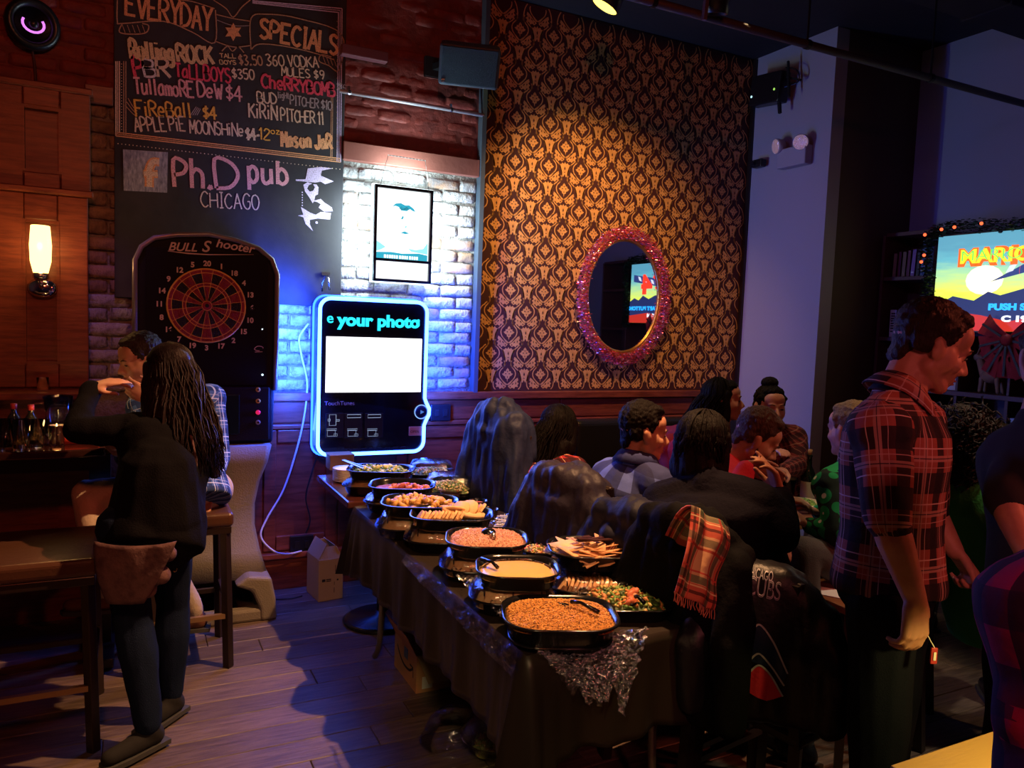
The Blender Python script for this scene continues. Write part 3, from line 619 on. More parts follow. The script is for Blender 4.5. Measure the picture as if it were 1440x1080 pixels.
for args in (
 ('EVERYDAY', (176, 20), (299, 45), 30, 3.6, 'orange', 1, .3), ('SPECIALS', (364, 52), (476, 78), 27, 4.4, 'orange', 1, .3),
 ('Rolling', (184, 82), (247, 86), 23, 4.6, 'tan', 1, .3), ('ROCK', (250, 87), (302, 90), 23, 4.6, 'tan', 1, .3),
 ('TALL', (309, 81), (333, 82), 5.5, 1.2, 'tan', 1, .3), ('BOYS', (309, 90), (333, 91), 5.5, 1.2, 'tan', 1, .3), ('$3.50', (336, 91), (370, 92), 13, 1.9, 'brown', 1, .3),
 ('360 VODKA', (374, 92), (449, 95), 15, 1.9, 'cream', 1, .3), ('P', (190, 108), (205, 108), 25, 4, 'red', 1, .1), ('B', (204, 108), (222, 108), 23, 3, 'white', 1, .1), ('R', (222, 108), (241, 109), 25, 4, 'cream', 1, .1),
 ('TaLLBOYS', (246, 108), (326, 117), 19, 2.6, 'red', 1, .25), ('$350', (326, 110), (359, 112), 13, 1.9, 'cream', 1, .3),
 ('MULES $9', (396, 106), (457, 112), 12, 1.8, 'cream', 1, .3), ('CheRRYBOMB', (368, 123), (472, 136), 18, 3.1, 'red', 1, .2), ('$5', (473, 124), (486, 131), 11, 1.6, 'grey', 1, .3),
 ('TullamoRE', (189, 132), (274, 137), 21, 2.7, 'pink', 1, .25), ('DeW', (278, 136), (314, 139), 20, 2.7, 'pink', 1, .25), ('$4', (317, 140), (341, 143), 20, 2.4, 'pink', 1, .25),
 ('BUD', (362, 144), (390, 146), 15, 2.1, 'cream', 1, .25), ('ligHt', (391, 138), (408, 139), 9, 1.5, 'grey', 1, .25), ('PITCHER $10', (408, 147), (467, 155), 13, 1.8, 'grey', 1, .2),
 ('FiReBall', (191, 163), (272, 166), 20, 2.5, 'amber', 1, .25), ('$4', (285, 166), (305, 168), 16, 2.6, 'amber', 1, .25),
 ('KiRiN', (350, 165), (391, 169), 20, 2.4, 'cream', 1, .25), ('PITCHER 11', (395, 170), (456, 175), 17, 2.1, 'cream', 1, .2),
 ('APPLE PiE', (190, 185), (262, 184), 18, 2.0, 'cream', 1, .25), ('MOONSHiNe', (267, 187), (344, 192), 17, 2.0, 'cream', 1, .25), ('$4-', (346, 196), (367, 197), 15, 3.0, 'cream', 1, .2), ('12', (364, 195), (381, 197), 16, 2.0, 'amber', 1, .2), ('oz', (381, 188), (395, 189), 8, 1.4, 'amber', 1, .2),
 ('Mason JaR', (396, 205), (468, 210), 20, 4.4, 'orange', 1, .3), ('CHICAGO', (282, 291), (366, 295), 21, 1.7, 'cream', 1, .35)):
    chalkw(*args)
chalkw('P', (245, 263), (266, 264), 38, 5.2, 'pink', 1, .1); chalkw('h', (269, 264), (291, 265), 38, 5.2, 'pink', 1, .1); chalkw('.', (291, 265), (301, 265), 34, 5.2, 'pink', 1, .1); chalkw('D', (303, 265), (338, 266), 40, 5.2, 'pink', 1, .1)
chalkw('p', (349, 256), (366, 257), 34, 5.2, 'pink', 1, .1); chalkw('u', (369, 258), (386, 259), 34, 5.2, 'pink', 1, .1); chalkw('b', (390, 259), (408, 260), 34, 5.2, 'pink', 1, .1)
def line(pts, w, c, name='chalk_line', closed=False, sm=True):
    P = [c2(*p) for p in pts]
    if sm and len(P) > 2: P = [(q.x, q.y) for q in smoothpath([(p[0], p[1], 0) for p in P], 5, closed)]
    MB().ribbon(P, w*.0046, *PL, closed=closed).build(name, CH[c], cb)
# ruled border, rubbed on in three strokes a side
for d, w in ((0, 1.4), (2.5, .9), (5, 1.3)):
    line([(163+d, 86), (163+d, 191-d)], w, 'cream', sm=False); line([(163, 191-d), (479, 228-d)], w, 'orange', sm=False)
    line([(479-d, 228), (481-d, 12+d)], w, 'lilac', sm=False); line([(355, 1+d*.6), (481-d, 12+d*1.1)], w, 'lilac', sm=False)
for i, d in enumerate((11, 14)): line([(163+d, 86), (163+d, 190)], 1, 'brown', sm=False); line([(468-i*2, 137), (467-i*2, 222)], .9, 'brown', sm=False)
mb = MB()
for i in range(60):
    f = i/59; p = c2(166+f*312, 200+f*36+2); mb.lathe((p[0], YC-.0004, p[1]), [(.003, 0), (.003, .0004)], 6, ax=(0, -1, 0))
for i in range(24):
    p = c2(171, 90+i*4); mb.lathe((p[0], YC-.0004, p[1]), [(.0024, 0), (.0024, .0004)], 6, ax=(0, -1, 0))
    p = c2(474, 30+i*8); mb.lathe((p[0], YC-.0004, p[1]), [(.0026, 0), (.0026, .0004)], 6, ax=(0, -1, 0))
stuff(mb.build('chalk_dots', CH['cream'], cb))
# banner scroll round the two title words
line([(165, 0), (165, 30), (172, 33), (230, 30), (270, 45), (302, 60), (303, 14)], 1.3, 'brown'); line([(172, 33), (168, 45), (185, 48), (205, 46), (209, 36), (200, 33)], 1.3, 'brown')
line([(302, 12), (270, 2), (250, 0)], 1.2, 'brown'); line([(353, 70), (353, 26), (375, 20), (420, 26), (480, 48), (477, 98), (462, 92), (449, 86), (452, 77), (466, 80)], 1.3, 'brown')
line([(353, 70), (365, 62), (400, 65), (440, 74), (470, 84)], 1.3, 'brown')
line([(303, 20), (328, 26), (353, 30)], 1.2, 'brown'); line([(303, 58), (328, 66), (353, 64)], 1.2, 'brown'); line([(305, 28), (328, 36), (352, 36)], .8, 'grey')
line([(312, 72), (320, 65), (327, 72), (335, 66), (343, 74)], 1.2, 'brown'); line([(300, 0), (318, 12), (328, 24), (340, 10), (352, 0)], 1.2, 'brown')
for i in range(5): line([(172+i*7, 35), (176+i*7, 46)], .7, 'brown', sm=False); line([(454+i*5, 79+i), (458+i*5, 90+i)], .7, 'brown', sm=False)
s6 = []
for k in range(12):
    r_ = 13 if k % 2 == 0 else 7; a = PI/2+k*PI/6; p = c2(328+r_*math.cos(a), 45-r_*math.sin(a)); s6.append(p)
MB().add([(p[0], YC-.0003, p[1]) for p in s6], [tuple(range(11, -1, -1))]).build('chalk_star', CH['orange'], cb)
for i in range(3): line([(180-i*2, 138+i*5), (187, 150+i*5), (193, 156+i*4)], .8, 'brown')
for i in range(4): line([(268+i*3, 162), (276+i*2, 150+i)], .8, 'grey')
# social emblem: rubbed pale square with a chalk f
sq = [c2(*p) for p in ((173, 210), (236, 214), (235, 271), (174, 268))]
MB().add([(p[0], YC-.0002, p[1]) for p in sq], [(3, 2, 1, 0)]).build('chalk_square', mat('chalk_bluewhite', (.13, .14, .19), .95, col2=(.5, .5, .6), vs=26, vstr=(3, 1, 1), mid=(.3, .75)), cb)
for w, c in ((10, 'orange'), (6, 'cream')):
    P = [c2(*p) for p in ((224, 228), (215, 228), (210, 238), (210, 250), (210, 263))]; z = -.0004 if w == 10 else -.0007
    MB().ribbon([(q.x, q.y) for q in smoothpath([(p[0], p[1], 0) for p in P], 4)], w*.0046, (0, YC+z, 0), PL[1], PL[2]).build('chalk_letter', CH[c], cb)
    MB().ribbon([c2(202, 244), c2(222, 245)], w*.0042, (0, YC+z-.00015, 0), PL[1], PL[2]).build('chalk_letter', CH[c], cb)
def emb(P, nm='chalk_emblem'):
    Q = [c2(150+x/3.272, y/3.272) for x, y in P]
    me = MB().add([(p[0], YC-.0004, p[1]) for p in Q], [tuple(range(len(Q)))]); me.build(nm, CH['lilac'], cb)
emb([(925, 775), (985, 768), (1040, 775), (990, 785), (985, 808), (1045, 835), (1005, 848), (985, 836), (960, 840), (870, 832), (870, 825), (915, 825)])
emb([(905, 850), (925, 838), (945, 845), (930, 852), (922, 868), (935, 882), (950, 878), (958, 862), (950, 848), (965, 848), (975, 862), (972, 895), (960, 900), (955, 925), (948, 935), (930, 905), (912, 880)])
emb([(948, 925), (985, 915), (1002, 932), (1036, 955), (1041, 972), (1000, 973), (975, 955), (985, 940), (970, 930)])
emb([(880, 992), (905, 988), (893, 952), (915, 965), (935, 978), (962, 988), (985, 975), (1032, 980), (1028, 1010), (970, 1005), (935, 1012), (936, 1035), (950, 1064), (915, 1030), (905, 1000)])
mb = MB()
for i in range(6): p = c2(150+900/3.272, (885+i*12)/3.272); mb.lathe((p[0], YC-.0004, p[1]), [(.004, 0), (.004, .0004)], 6, ax=(0, -1, 0))
p = c2(150+966/3.272, 1024/3.272); mb.lathe((p[0], YC-.0004, p[1]), [(.008, 0), (.008, .0004)], 8, ax=(0, -1, 0)); mb.build('chalk_emblem', CH['lilac'], cb)

# ------------------------------------------------------------------ dart machine
YD = 4.42
dm = thing('dart_machine', 'tall black electronic dart machine on a flared grey pedestal', 'dart machine', (.39, 4.5, 0))
def d2(px, py, y=YD): p = onY(px, py, y); return (p.x, p.z)
xl, xr = d2(190, 500)[0], d2(389, 500)[0]; zt = d2(290, 329)[1]; zb = d2(375, 624)[1]
outl = [(xl+.01, zb), (xr-.01, zb), (xr-.004, zb+.3), (xr, zb+.55), (xr, zt-.19), (xr-.03, zt-.11), (xr-.10, zt-.055), (xr-.22, zt-.02), ((xl+xr)/2, zt), (xl+.2, zt-.015), (xl+.09, zt-.04), (xl+.03, zt-.09), (xl, zt-.16), (xl, zb+.5)]
CAB = mat('black_textured_cabinet', (.007, .007, .009), .6, bump=.2, bs=200, spec=.2)
o = MB().prism([(p[0], p[1]) for p in outl], (0, YD+.02, 0), (1, 0, 0), (0, 0, 1), (0, 1, 0), .26).build('cabinet', CAB, dm); bevel(o, .02, 3)
edge = MB().tube([(p[0], YD+.012, p[1]) for p in smoothpath([(a, b, 0) for a, b in outl[2:]], 1) for p in [(p.x, p.y)]], .014, 8)
edge.build('edge_trim', mat('grey_edge_trim', (.22, .2, .2), .25, .3), dm, True)
MB().box(((xl+xr)/2, YD+.014, (zt+zb)/2+.12), (xr-xl-.1, .016, (zt-zb)-.42)).build('face_panel', mat('satin_black_face', (.004, .004, .006), .6, spec=.15), dm)
bevel(MB().box(((xl+xr)/2, YD+.005, zb+.17), (xr-xl-.07, .03, .3)).build('lower_panel', CAB, dm), .008)
bevel(MB().box(((xl+xr)/2-.02, YD-.012, zb+.17), (.36, .01, .22)).build('coin_door', mat('dark_green_glass', (.006, .018, .018), .25), dm), .004)
bx, bz = d2(291, 430)
cols = [mat('dart_maroon', (.26, .014, .035), .5, bump=.4, bs=300), mat('dart_black', (.004, .004, .005), .55, bump=.4, bs=300)]
YW = mat('dart_yellow_web', (.75, .42, .1), .4); IV = mat('ivory_numerals', (.62, .52, .45), .5)
R_ = [.012, .0255, .108, .125, .181, .2]
rs = .193/.2
def sector(r0, r1, a0, a1, m, name):
    P = [(r0*math.cos(a0+(a1-a0)*k/3), r0*math.sin(a0+(a1-a0)*k/3)) for k in range(4)]+[(r1*math.cos(a1-(a1-a0)*k/3), r1*math.sin(a1-(a1-a0)*k/3)) for k in range(4)]
    MB().prism(P, (bx, YD-.004, bz), (rs, 0, 0), (0, 0, rs), (0, 1, 0), .012).build(name, m, db)
db = MB().lathe((bx, YD+.012, bz), [(.2, 0), (.2, .012), (.196, .016)], 40, ax=(0, -1, 0)).build('dart_board', YW, dm)
g = .0022
for i in range(20):
    a = PI/2-i*PI/10; a0, a1 = a-PI/20, a+PI/20
    for j in range(1, 5):
        r0, r1 = R_[j]+.0016, R_[j+1]-.0016
        dark = (i % 2 == 0)
        m = cols[0] if j in (2, 4) else (cols[0] if dark else cols[1])
        q0 = g/max(r0, .03)
        sector(r0, r1, a0+g/r1*.6+.0*q0, a1-g/r1*.6, m, 'segment')
MB().lathe((bx, YD, bz), [(.0235, 0), (.0235, .006), (.013, .007)], 20, ax=(0, -1, 0)).build('bull_ring', cols[0], db)
MB().lathe((bx, YD-.006, bz), [(.011, 0), (.009, .004)], 16, ax=(0, -1, 0)).build('bull', cols[1], db)
for i, n_ in enumerate((20, 1, 18, 4, 13, 6, 10, 15, 2, 17, 3, 19, 7, 16, 8, 11, 14, 9, 12, 5)):
    a = PI/2-i*PI/10
    letters(str(n_), .038, (bx+.232*math.cos(a), YD+.002, bz+.225*math.sin(a)-.013), (1, 0, 0), (0, 0, 1), .002, IV, dm, 'numeral', 'CENTER', bold=.0015)
lp = d2(236, 352)
letters('BULL', .062, (lp[0], YD+.003, lp[1]), (1, 0, .03), (0, 0, 1), .002, IV, dm, 'brand_lettering', bold=.001, shear=.3)
lp = d2(283, 350); letters('S', .085, (lp[0], YD+.002, lp[1]-.012), (1, 0, -.06), (0, 0, 1), .002, IV, dm, 'brand_lettering', bold=.001, shear=.3)
lp = d2(304, 347); letters('hooter', .064, (lp[0]-.004, YD+.002, lp[1]), (1, 0, -.1), (0, 0, 1), .002, IV, dm, 'brand_lettering', bold=.001, shear=.3, xs=1.08)
mb = MB(); a = d2(236, 353); b = d2(357, 358)
mb.ribbon([(a[0], a[1]), (a[0]+.1, a[1]-.005), (a[0]+.2, a[1]-.004), (b[0], b[1]+.0)], [.002, .007, .005, .001], (0, YD+.0015, 0), (1, 0, 0), (0, 0, 1)); mb.build('brand_underline', IV, dm)
mb = MB(); e = d2(364, 490)
mb.ribbon([(e[0]+.022*math.cos(t)*(1+.2*math.sin(2*t)), e[1]+.013*math.sin(t)) for t in [k*PI/7 for k in range(12)]], .0035, (0, YD+.0015, 0), (1, 0, 0), (0, 0, 1)); mb.ribbon([(e[0]-.02, e[1]-.02), (e[0]+.02, e[1]-.018)], .003, (0, YD+.0015, 0), (1, 0, 0), (0, 0, 1)); mb.build('maker_emblem', IV, dm)
for py, c, em_ in ((548, (.7, .5, .15), 0), (564, (.8, .5, .08), 0), (580, (.7, .02, .1), .6), (594, (.4, .38, .3), 0)):
    p = d2(363, py, YD-.015); bt = MB().lathe((p[0], YD-.009, p[1]), [(.013, 0), (.013, .006), (.010, .008)], 16, ax=(0, -1, 0)).build('button', mat('button_%d' % py, c, .3, .2, emit=c, es=em_), dm)
    MB().lathe((p[0], YD-.0175, p[1]), [(.006, 0), (.005, .002)], 12, ax=(0, -1, 0)).build('button_cap', M['black'] if not em_ else MATS['button_580'], bt)
p = d2(369, 527, YD-.01); MB().ball((p[0], YD-.012, p[1]), .006).build('indicator', em('white_indicator', (.7, .9, 1), 1.5), dm, True)
p = d2(369, 463, YD); MB().ball((p[0], YD+.004, p[1]), .004).build('indicator', em('white_indicator', (.7, .9, 1), 1.5), dm, True)
# flared pedestal: neck, two arching feet
PED = mat('grey_olive_moulded_plastic', (.17, .145, .11), .55, bump=.35, bs=120)
mb = MB(); prof = [(zb, .335, .15), (zb-.10, .315, .14), (zb-.2, .275, .13), (zb-.33, .25, .12), (zb-.45, .25, .13), (.36, .275, .16), (.22, .315, .21)]
cx = (xl+xr)/2
rings = []
for z, hw, hd in prof:
    rings.append([(cx+a*hw*.98 if abs(a) < 2 else 0, 4.50+b*hd, z) for a, b in ((-1, -.8), (-.9, -1), (.9, -1), (1, -.8), (1, .8), (.9, 1), (-.9, 1), (-1, .8))])
P = [q for r in rings for q in r]; F = []
for j in range(len(rings)-1):
    for i in range(8): F.append((j*8+i, (j+1)*8+i, (j+1)*8+(i+1) % 8, j*8+(i+1) % 8))
F += [tuple(range(0, 8)), tuple(range((len(rings)-1)*8+7, (len(rings)-1)*8-1, -1))]
mb.add(P, F); mb.build('pedestal', PED, dm, True)
for s in (-1, 1):
    mb = MB(); arch = [(s*.19, .26), (s*.31, .24), (s*.335, .12), (s*.345, .0), (s*.255, .0), (s*.25, .07), (s*.21, .17), (s*.12, .21)]
    if s < 0: arch = arch[::-1]
    mb.prism(arch, (cx, 4.21, 0), (1, 0, 0), (0, 0, 1), (0, 1, 0), .48)
    bevel(mb.build('foot', PED, dm), .02, 3)
bevel(MB().box((cx, 4.26, .035), (.56, .08, .07)).build('cross_foot', PED, dm), .015)

# ------------------------------------------------------------------ jukebox with neon surround
YJ = 4.50
jk = thing('jukebox', 'wall-mounted touchscreen jukebox with a glowing blue neon surround', 'jukebox', (1.3, 4.7, .9))
def j2(px, py, y=YJ): p = onY(px, py, y); return (p.x, p.z)
jx0, jz1 = j2(447, 424); jx1, jz0 = j2(600, 636)
jx0 = (j2(449, 430)[0]+j2(447, 630)[0])/2; jx1 = j2(599, 480)[0]
jz1 = (j2(520, 422)[1]); jz0 = j2(520, 637)[1]
w, h = jx1-jx0, jz1-jz0; jc = V(((jx0+jx1)/2, YJ, (jz0+jz1)/2))
rr_ = rrect(w, h, .065, 6)
# insert bump for the round dial on the right side
dx, dz = j2(592, 579); bz_ = dz-jc.z
path = []
for a, b in rr_:
    path.append((a, b))
ins = [(w/2, bz_-.085), (w/2+.012, bz_-.055), (w/2+.03, bz_-.02), (w/2+.032, bz_+.02), (w/2+.012, bz_+.055), (w/2, bz_+.085)]
path = path[:]+ins   # rrect ends on the bottom-right corner going up
MB().prism([(a*1.03, b*1.025) for a, b in path], (jc.x, YJ+.012, jc.z), (1, 0, 0), (0, 0, 1), (0, 1, 0), .19).build('housing', mat('dark_blue_housing', (.02, .025, .06), .3), jk)
MB().prism(path, (jc.x, YJ+.002, jc.z), (1, 0, 0), (0, 0, 1), (0, 1, 0), .012).build('front_panel', mat('gloss_black_glass', (.006, .006, .01), .12), jk)
NEON = em('blue_neon', (.16, .6, 4.5), 3.2)
MB().tube([(jc.x+a, YJ-.008, jc.z+b) for a, b in path], .0108, 10, True).build('neon_surround', NEON, jk, True)
MB().tube([(jc.x+a*1.035, YJ+.10, jc.z+b*1.03) for a, b in path], .009, 8, True).build('rear_halo_strip', em('blue_halo', (.02, .12, 2.2), 4.5), jk, True)
s0 = j2(459, 473); s1 = j2(591, 551)
MB().box(((s0[0]+s1[0])/2, YJ-.002, (s0[1]+s1[1])/2), (s1[0]-s0[0], .008, s0[1]-s1[1])).build('screen', em('white_screen', (1, .97, 1), 1.9), jk)
CY = em('cyan_dot_letters', (.02, .75, 1.1), 1.3)
p = j2(475, 457); letters('your photo', .098, (p[0], YJ-.004, p[1]+.0), (1, 0, 0), (0, 0, 1), .003, CY, jk, 'ticker_lettering', bold=.004, xs=1.12)
p = j2(459, 455); letters('e', .085, (p[0], YJ-.004, p[1]+.006), (1, 0, 0), (0, 0, 1), .003, CY, jk, 'ticker_lettering', bold=.001, xs=1)
p = j2(585, 459); letters('c', .08, (p[0], YJ-.004, p[1]+.004), (1, 0, 0), (0, 0, 1), .003, CY, jk, 'ticker_lettering', bold=.003, xs=.6)
p = j2(456, 570); letters('TouchTunes', .034, (p[0], YJ-.002, p[1]), (1, 0, 0), (0, 0, 1), .002, mat('chrome_letters', (.5, .5, .6), .3, .5), jk, 'brand_lettering', xs=1.05)
LM = em('dim_white_outline', (.35, .45, .7), .7)
def outline(px0, py0, px1, py1, w_=.003, nm='reader_outline'):
    a = j2(px0, py0); b = j2(px1, py1); mb = MB(); mb.ribbon([(a[0], a[1]), (b[0], a[1]), (b[0], b[1]), (a[0], b[1])], w_, (0, YJ-.0065, 0), (1, 0, 0), (0, 0, 1), closed=True); return mb.build(nm, LM, jk)
for x0 in (458, 484, 513):
    a = j2(x0, 581); b = j2(x0+25, 615); bevel(MB().box(((a[0]+b[0])/2, YJ-.001, (a[1]+b[1])/2), (b[0]-a[0], .006, a[1]-b[1])).build('reader_bay', M['black'], jk), .003)
outline(488, 583, 507, 587); outline(517, 583, 535, 587); outline(463, 583, 472, 598); outline(472, 590, 477, 592); outline(461, 589, 464, 592)
for x0 in (460, 489, 517): outline(x0, 605, x0+11, 613, .0025); outline(x0-1, 603, x0+13, 605, .002); outline(x0+9, 610, x0+14, 613, .002)
MB().tube([(dx+.043*math.cos(t*PI/16), YJ-.006, dz+.043*math.sin(t*PI/16)) for t in range(32)], .0028, 6, True).build('dial_ring', em('dial_blue_white', (.25, .45, .9), 1), jk, True)
MB().lathe((dx, YJ, dz), [(.040, 0), (.038, .012), (.03, .014)], 28, ax=(0, -1, 0)).build('dial', mat('dial_glass', (.01, .02, .08), .15), jk, True)
MB().add([(dx-.009, YJ-.0155, dz-.013), (dx+.016, YJ-.0155, dz), (dx-.009, YJ-.0155, dz+.013)], [(0, 1, 2)]).build('play_mark', em('dim_blue_mark', (.05, .15, .5), 1), jk)
a = j2(575, 600); b = j2(596, 612); bevel(MB().box(((a[0]+b[0])/2, YJ-.002, (a[1]+b[1])/2), (b[0]-a[0], .008, a[1]-b[1])).build('card_badge', mat('pink_brass_badge', (.6, .3, .25), .4, .3), jk), .002)
letters('OPEN', .022, (a[0]+.008, YJ-.0065, b[1]+.018), (1, 0, 0), (0, 0, 1), .001, M['dwood'], jk, 'badge_lettering')
mb = MB()
for i in range(9): mb.box((jc.x-.2+i*.05, YJ+.0, jz0+.03+0*i), (.03, .004, .004))
mb.build('vent_slot', M['blackm'], jk)
# cable, outlet
cabm = mat('white_cable_jacket', (.6, .6, .65), .4)
P = [onY(434, 455, 4.66), onY(421, 475, 4.67), onY(424, 500, 4.67), onY(432, 540, 4.67), onY(427, 590, 4.67), onY(415, 640, 4.66), onY(398, 690, 4.65), onY(375, 730, 4.62), onY(367, 755, 4.6), onY(385, 775, 4.6), onY(405, 779, 4.62), onY(424, 775, 4.66)]
tag(MB().tube(smoothpath(P, 8), .006, 8).build('power_cable', cabm, None, True, loc=P[0]), 'white power cable looping down from the jukebox to the floor outlet', 'cable')
P = [onY(352, 770, 4.66), onY(356, 790, 4.66), onY(362, 815, 4.66), onZ(374, 840, .008), onZ(405, 842, .008), onZ(425, 838, .008)]
tag(MB().tube(smoothpath(P, 8), .004, 6).build('power_cable', mat('black_cable_jacket', (.01, .01, .012), .5), None, True, loc=P[0]), 'thin black cable running down behind the dart machine foot', 'cable')
P = [onY(446, 640, 4.66), onY(436, 672, 4.65), onY(430, 700, 4.66), onY(436, 730, 4.66), onY(430, 750, 4.665)]
tag(MB().tube(smoothpath(P, 8), .004, 6).build('power_cable', MATS['black_cable_jacket'], None, True, loc=P[0]), 'thin black cable hanging from the underside of the jukebox', 'cable')
def outlet(px, py, lab, y=4.68, s=1):
    p = onY(px, py, y); t = thing('wall_outlet', lab, 'outlet', (p.x, y, p.z))
    bevel(MB().box((p.x, y, p.z), (.14*s, .03, .11*s)).build('plate', M['black'], t), .004)
    for d in (-.03, .03):
        s_ = MB().box((p.x+d*s, y-.018, p.z), (.03, .006, .045)).build('socket', M['blackm'], t)
        MB().box((p.x+d*s-.006, y-.0215, p.z+.008), (.003, .002, .009)).box((p.x+d*s+.006, y-.0215, p.z+.008), (.003, .002, .009)).build('slot', M['dwood'], s_)
outlet(424, 765, 'black wall outlet low on the panelling above the kraft paper box')
outlet(619, 580, 'black wall outlet on the rail to the right of the jukebox', 4.675)
p = onY(458, 398, 4.68); t = thing('wall_hook', 'small metal hook on the chalkboard above the jukebox', 'hook', tuple(p))
MB().tube([p+V((-.02, 0, -.05)), p+V((-.025, -.02, .0)), p+V((-.01, -.03, .04)), p+V((.01, -.03, .03)), p+V((.02, -.02, -.04))], .006, 8).build('loop', M['steel'], t, True)
MB().box(p+V((0, .005, .055)), (.05, .012, .02)).build('plate', M['steel'], t)

# ------------------------------------------------------------------ backlit poster
pw_, ph_ = .40, .60; YP = 4.62
pc = V(((onY(527, 262, YP).x+onY(604, 398, YP).x)/2, YP, (onY(566, 262, YP).z+onY(566, 399, YP).z)/2))
pw_ = onY(606, 330, YP).x-onY(528, 330, YP).x; ph_ = onY(566, 266, YP).z-onY(566, 396, YP).z
ps = thing('poster_lightbox', 'backlit white poster in a thin dark frame on the whitewashed brick', 'poster', tuple(pc))
fr = mat('dark_teal_frame', (.02, .04, .05), .35, .2)
for a, b, c, d in ((0, ph_/2, pw_, .018), (0, -ph_/2, pw_, .018), (-pw_/2, 0, .018, ph_), (pw_/2, 0, .018, ph_), (0, -ph_/2+.125, pw_, .016)):
    bevel(MB().box((pc.x+a, YP-.006, pc.z+b), (c+.016 if c > .1 else c, .03, d+.016 if d > .1 else d)).build('frame', fr, ps), .003)
MB().box((pc.x, YP+.022, pc.z), (pw_+.03, .03, ph_+.03)).build('diffuser', em('lit_white_box_edge', (.75, .95, 1), 3.0), ps)
face = MB().box((pc.x, YP+.004, pc.z), (pw_, .006, ph_)).build('print', em('lit_print_white', (.93, 1, 1), 1.35), ps)
def pp(P, m, nm): MB().prism([(pc.x-pw_/2+a*pw_, pc.z-ph_/2+b*ph_) for a, b in P], (0, YP-.0015, 0), (1, 0, 0), (0, 0, 1), (0, 1, 0), .002).build(nm, m, face)
TE = em('print_teal', (.03, .36, .5), 1); TD = em('print_dark_teal', (.02, .12, .16), 1)
pp([(.04, .22), (.96, .22), (.96, .30), (.8, .315), (.5, .30), (.3, .31), (.04, .30)], TE, 'print_band')
pp([(.04, .31), (.12, .33), (.2, .36), (.1, .40), (.04, .42)], em('print_pale_teal', (.3, .75, .8), 1), 'print_wash'); pp([(.96, .31), (.96, .44), (.88, .37), (.74, .35), (.6, .36), (.66, .33), (.8, .32)], MATS['print_pale_teal'], 'print_wash')
pp([(.30, .80), (.36, .835), (.45, .845), (.53, .825), (.6, .83), (.68, .80), (.72, .765), (.66, .775), (.62, .79), (.56, .765), (.46, .765), (.42, .80), (.36, .81)], TE, 'print_mark')
pp([(.42, .79), (.46, .775), (.56, .775), (.6, .79), (.56, .81), (.52, .795), (.46, .808)], TD, 'print_mark')
pp([(.46, .675), (.49, .67), (.51, .70), (.49, .71)], TE, 'print_mark'); pp([(.53, .585), (.56, .58), (.57, .61), (.54, .60)], MATS['print_pale_teal'], 'print_mark'); pp([(.46, .525), (.54, .515), (.62, .525), (.53, .545)], TE, 'print_mark')
mb = MB(); x_ = pc.x-pw_*.33
for w_ in (.014, .01, .012, .013, .008, .012, .0, .012, .014, .01, .009, .0, .013, .01, .012, .011):
    if w_: mb.box((x_+w_/2, YP-.004, pc.z-ph_/2+.26*ph_), (w_, .001, .02))
    x_ += w_+.004
mb.build('print_small_type', em('print_white_text', (.9, 1, 1), 1.2), face)
MB().box((pc.x, YP+.06, pc.z), (.2, .06, .3)).build('wall_bracket', M['blackm'], ps)
# LED lamps behind the box wash the brick
lamp('poster_led_top', 'AREA', (pc.x, 4.585, pc.z+ph_/2+.06), 4, (.72, .95, 1), (pc.x, 4.74, pc.z+.75), .3, sx=.03)
lamp('poster_led_left', 'AREA', (pc.x-pw_/2-.04, 4.57, pc.z), 8, (.72, .93, 1), (pc.x-.5, 4.76, pc.z-.02), .03, sx=.5)
lamp('poster_led_right', 'AREA', (pc.x+pw_/2+.04, 4.57, pc.z), 8, (.72, .93, 1), (pc.x+.5, 4.76, pc.z-.02), .03, sx=.5)
# wire shade above the poster
t = thing('wire_shade', 'dotted wire lamp shade clipped above the backlit poster', 'lamp shade', (pc.x, 4.6, pc.z+.33))
WM = mat('fine_dark_wire', (.25, .25, .25), .3, .8)
a, b = onY(546, 218, 4.58), onY(598, 226, 4.58); c, d = onY(534, 264, 4.60), onY(604, 275, 4.60)
MB().tube([a, b], .0028, 6).build('top_wire', WM, t); MB().tube([a, c], .0018, 6).build('side_wire', WM, t); MB().tube([b, d], .0018, 6).build('side_wire', WM, t)
for k in range(12):
    q = a.lerp(b, k/11); MB().ball(q, .0042, nu=6, nv=5).build('bead', em('sparkle_glow', (.8, .8, .75), .8), t)  # sparkle on the shade, drawn as small self-glowing dots

# ------------------------------------------------------------------ conduit, bracket, speaker
p0, p1 = onY(478, 126, 4.67), onY(680, 164, 4.67); p0.z = p1.z = (p0.z+p1.z)/2
t = thing('conduit', 'pale metal conduit pipe running level across the red brick', 'pipe', tuple(p0))
MB().tube([p0, p1], .012, 10).build('pipe', mat('pale_painted_conduit', (.5, .48, .52), .35, .2), t, True)
for f in (.06, .76): q = p0.lerp(p1, f); MB().lathe(q-V((.008, 0, 0)), [(.015, 0), (.015, .016)], 10, ax=(1, 0, 0)).box(q+V((0, .015, .02)), (.014, .02, .04)).build('clamp', M['steel'], t)
p = onY(512, 76, 4.66); bevel(tag(MB().box(p, (.28, .06, .06)).build('cable_box', mat('maroon_painted_box', (.14, .04, .05), .5), None, loc=tuple(p)), 'maroon painted cable box beside the chalkboard on the brick', 'box'), .005)
SC = at(660, 94, 4.55)
t = thing('wall_speaker', 'dark blue-grey loudspeaker tilted down beside the wallpaper', 'loudspeaker', tuple(SC))
xa = (V((.93, -.36, -.04))).normalized(); na = V((-.33, -.85, -.42)); na = (na-xa*na.dot(xa)).normalized(); ya = xa.cross(na)*-1
if ya.z < 0: ya = -ya
Rm = Matrix((xa, na, ya)).transposed()
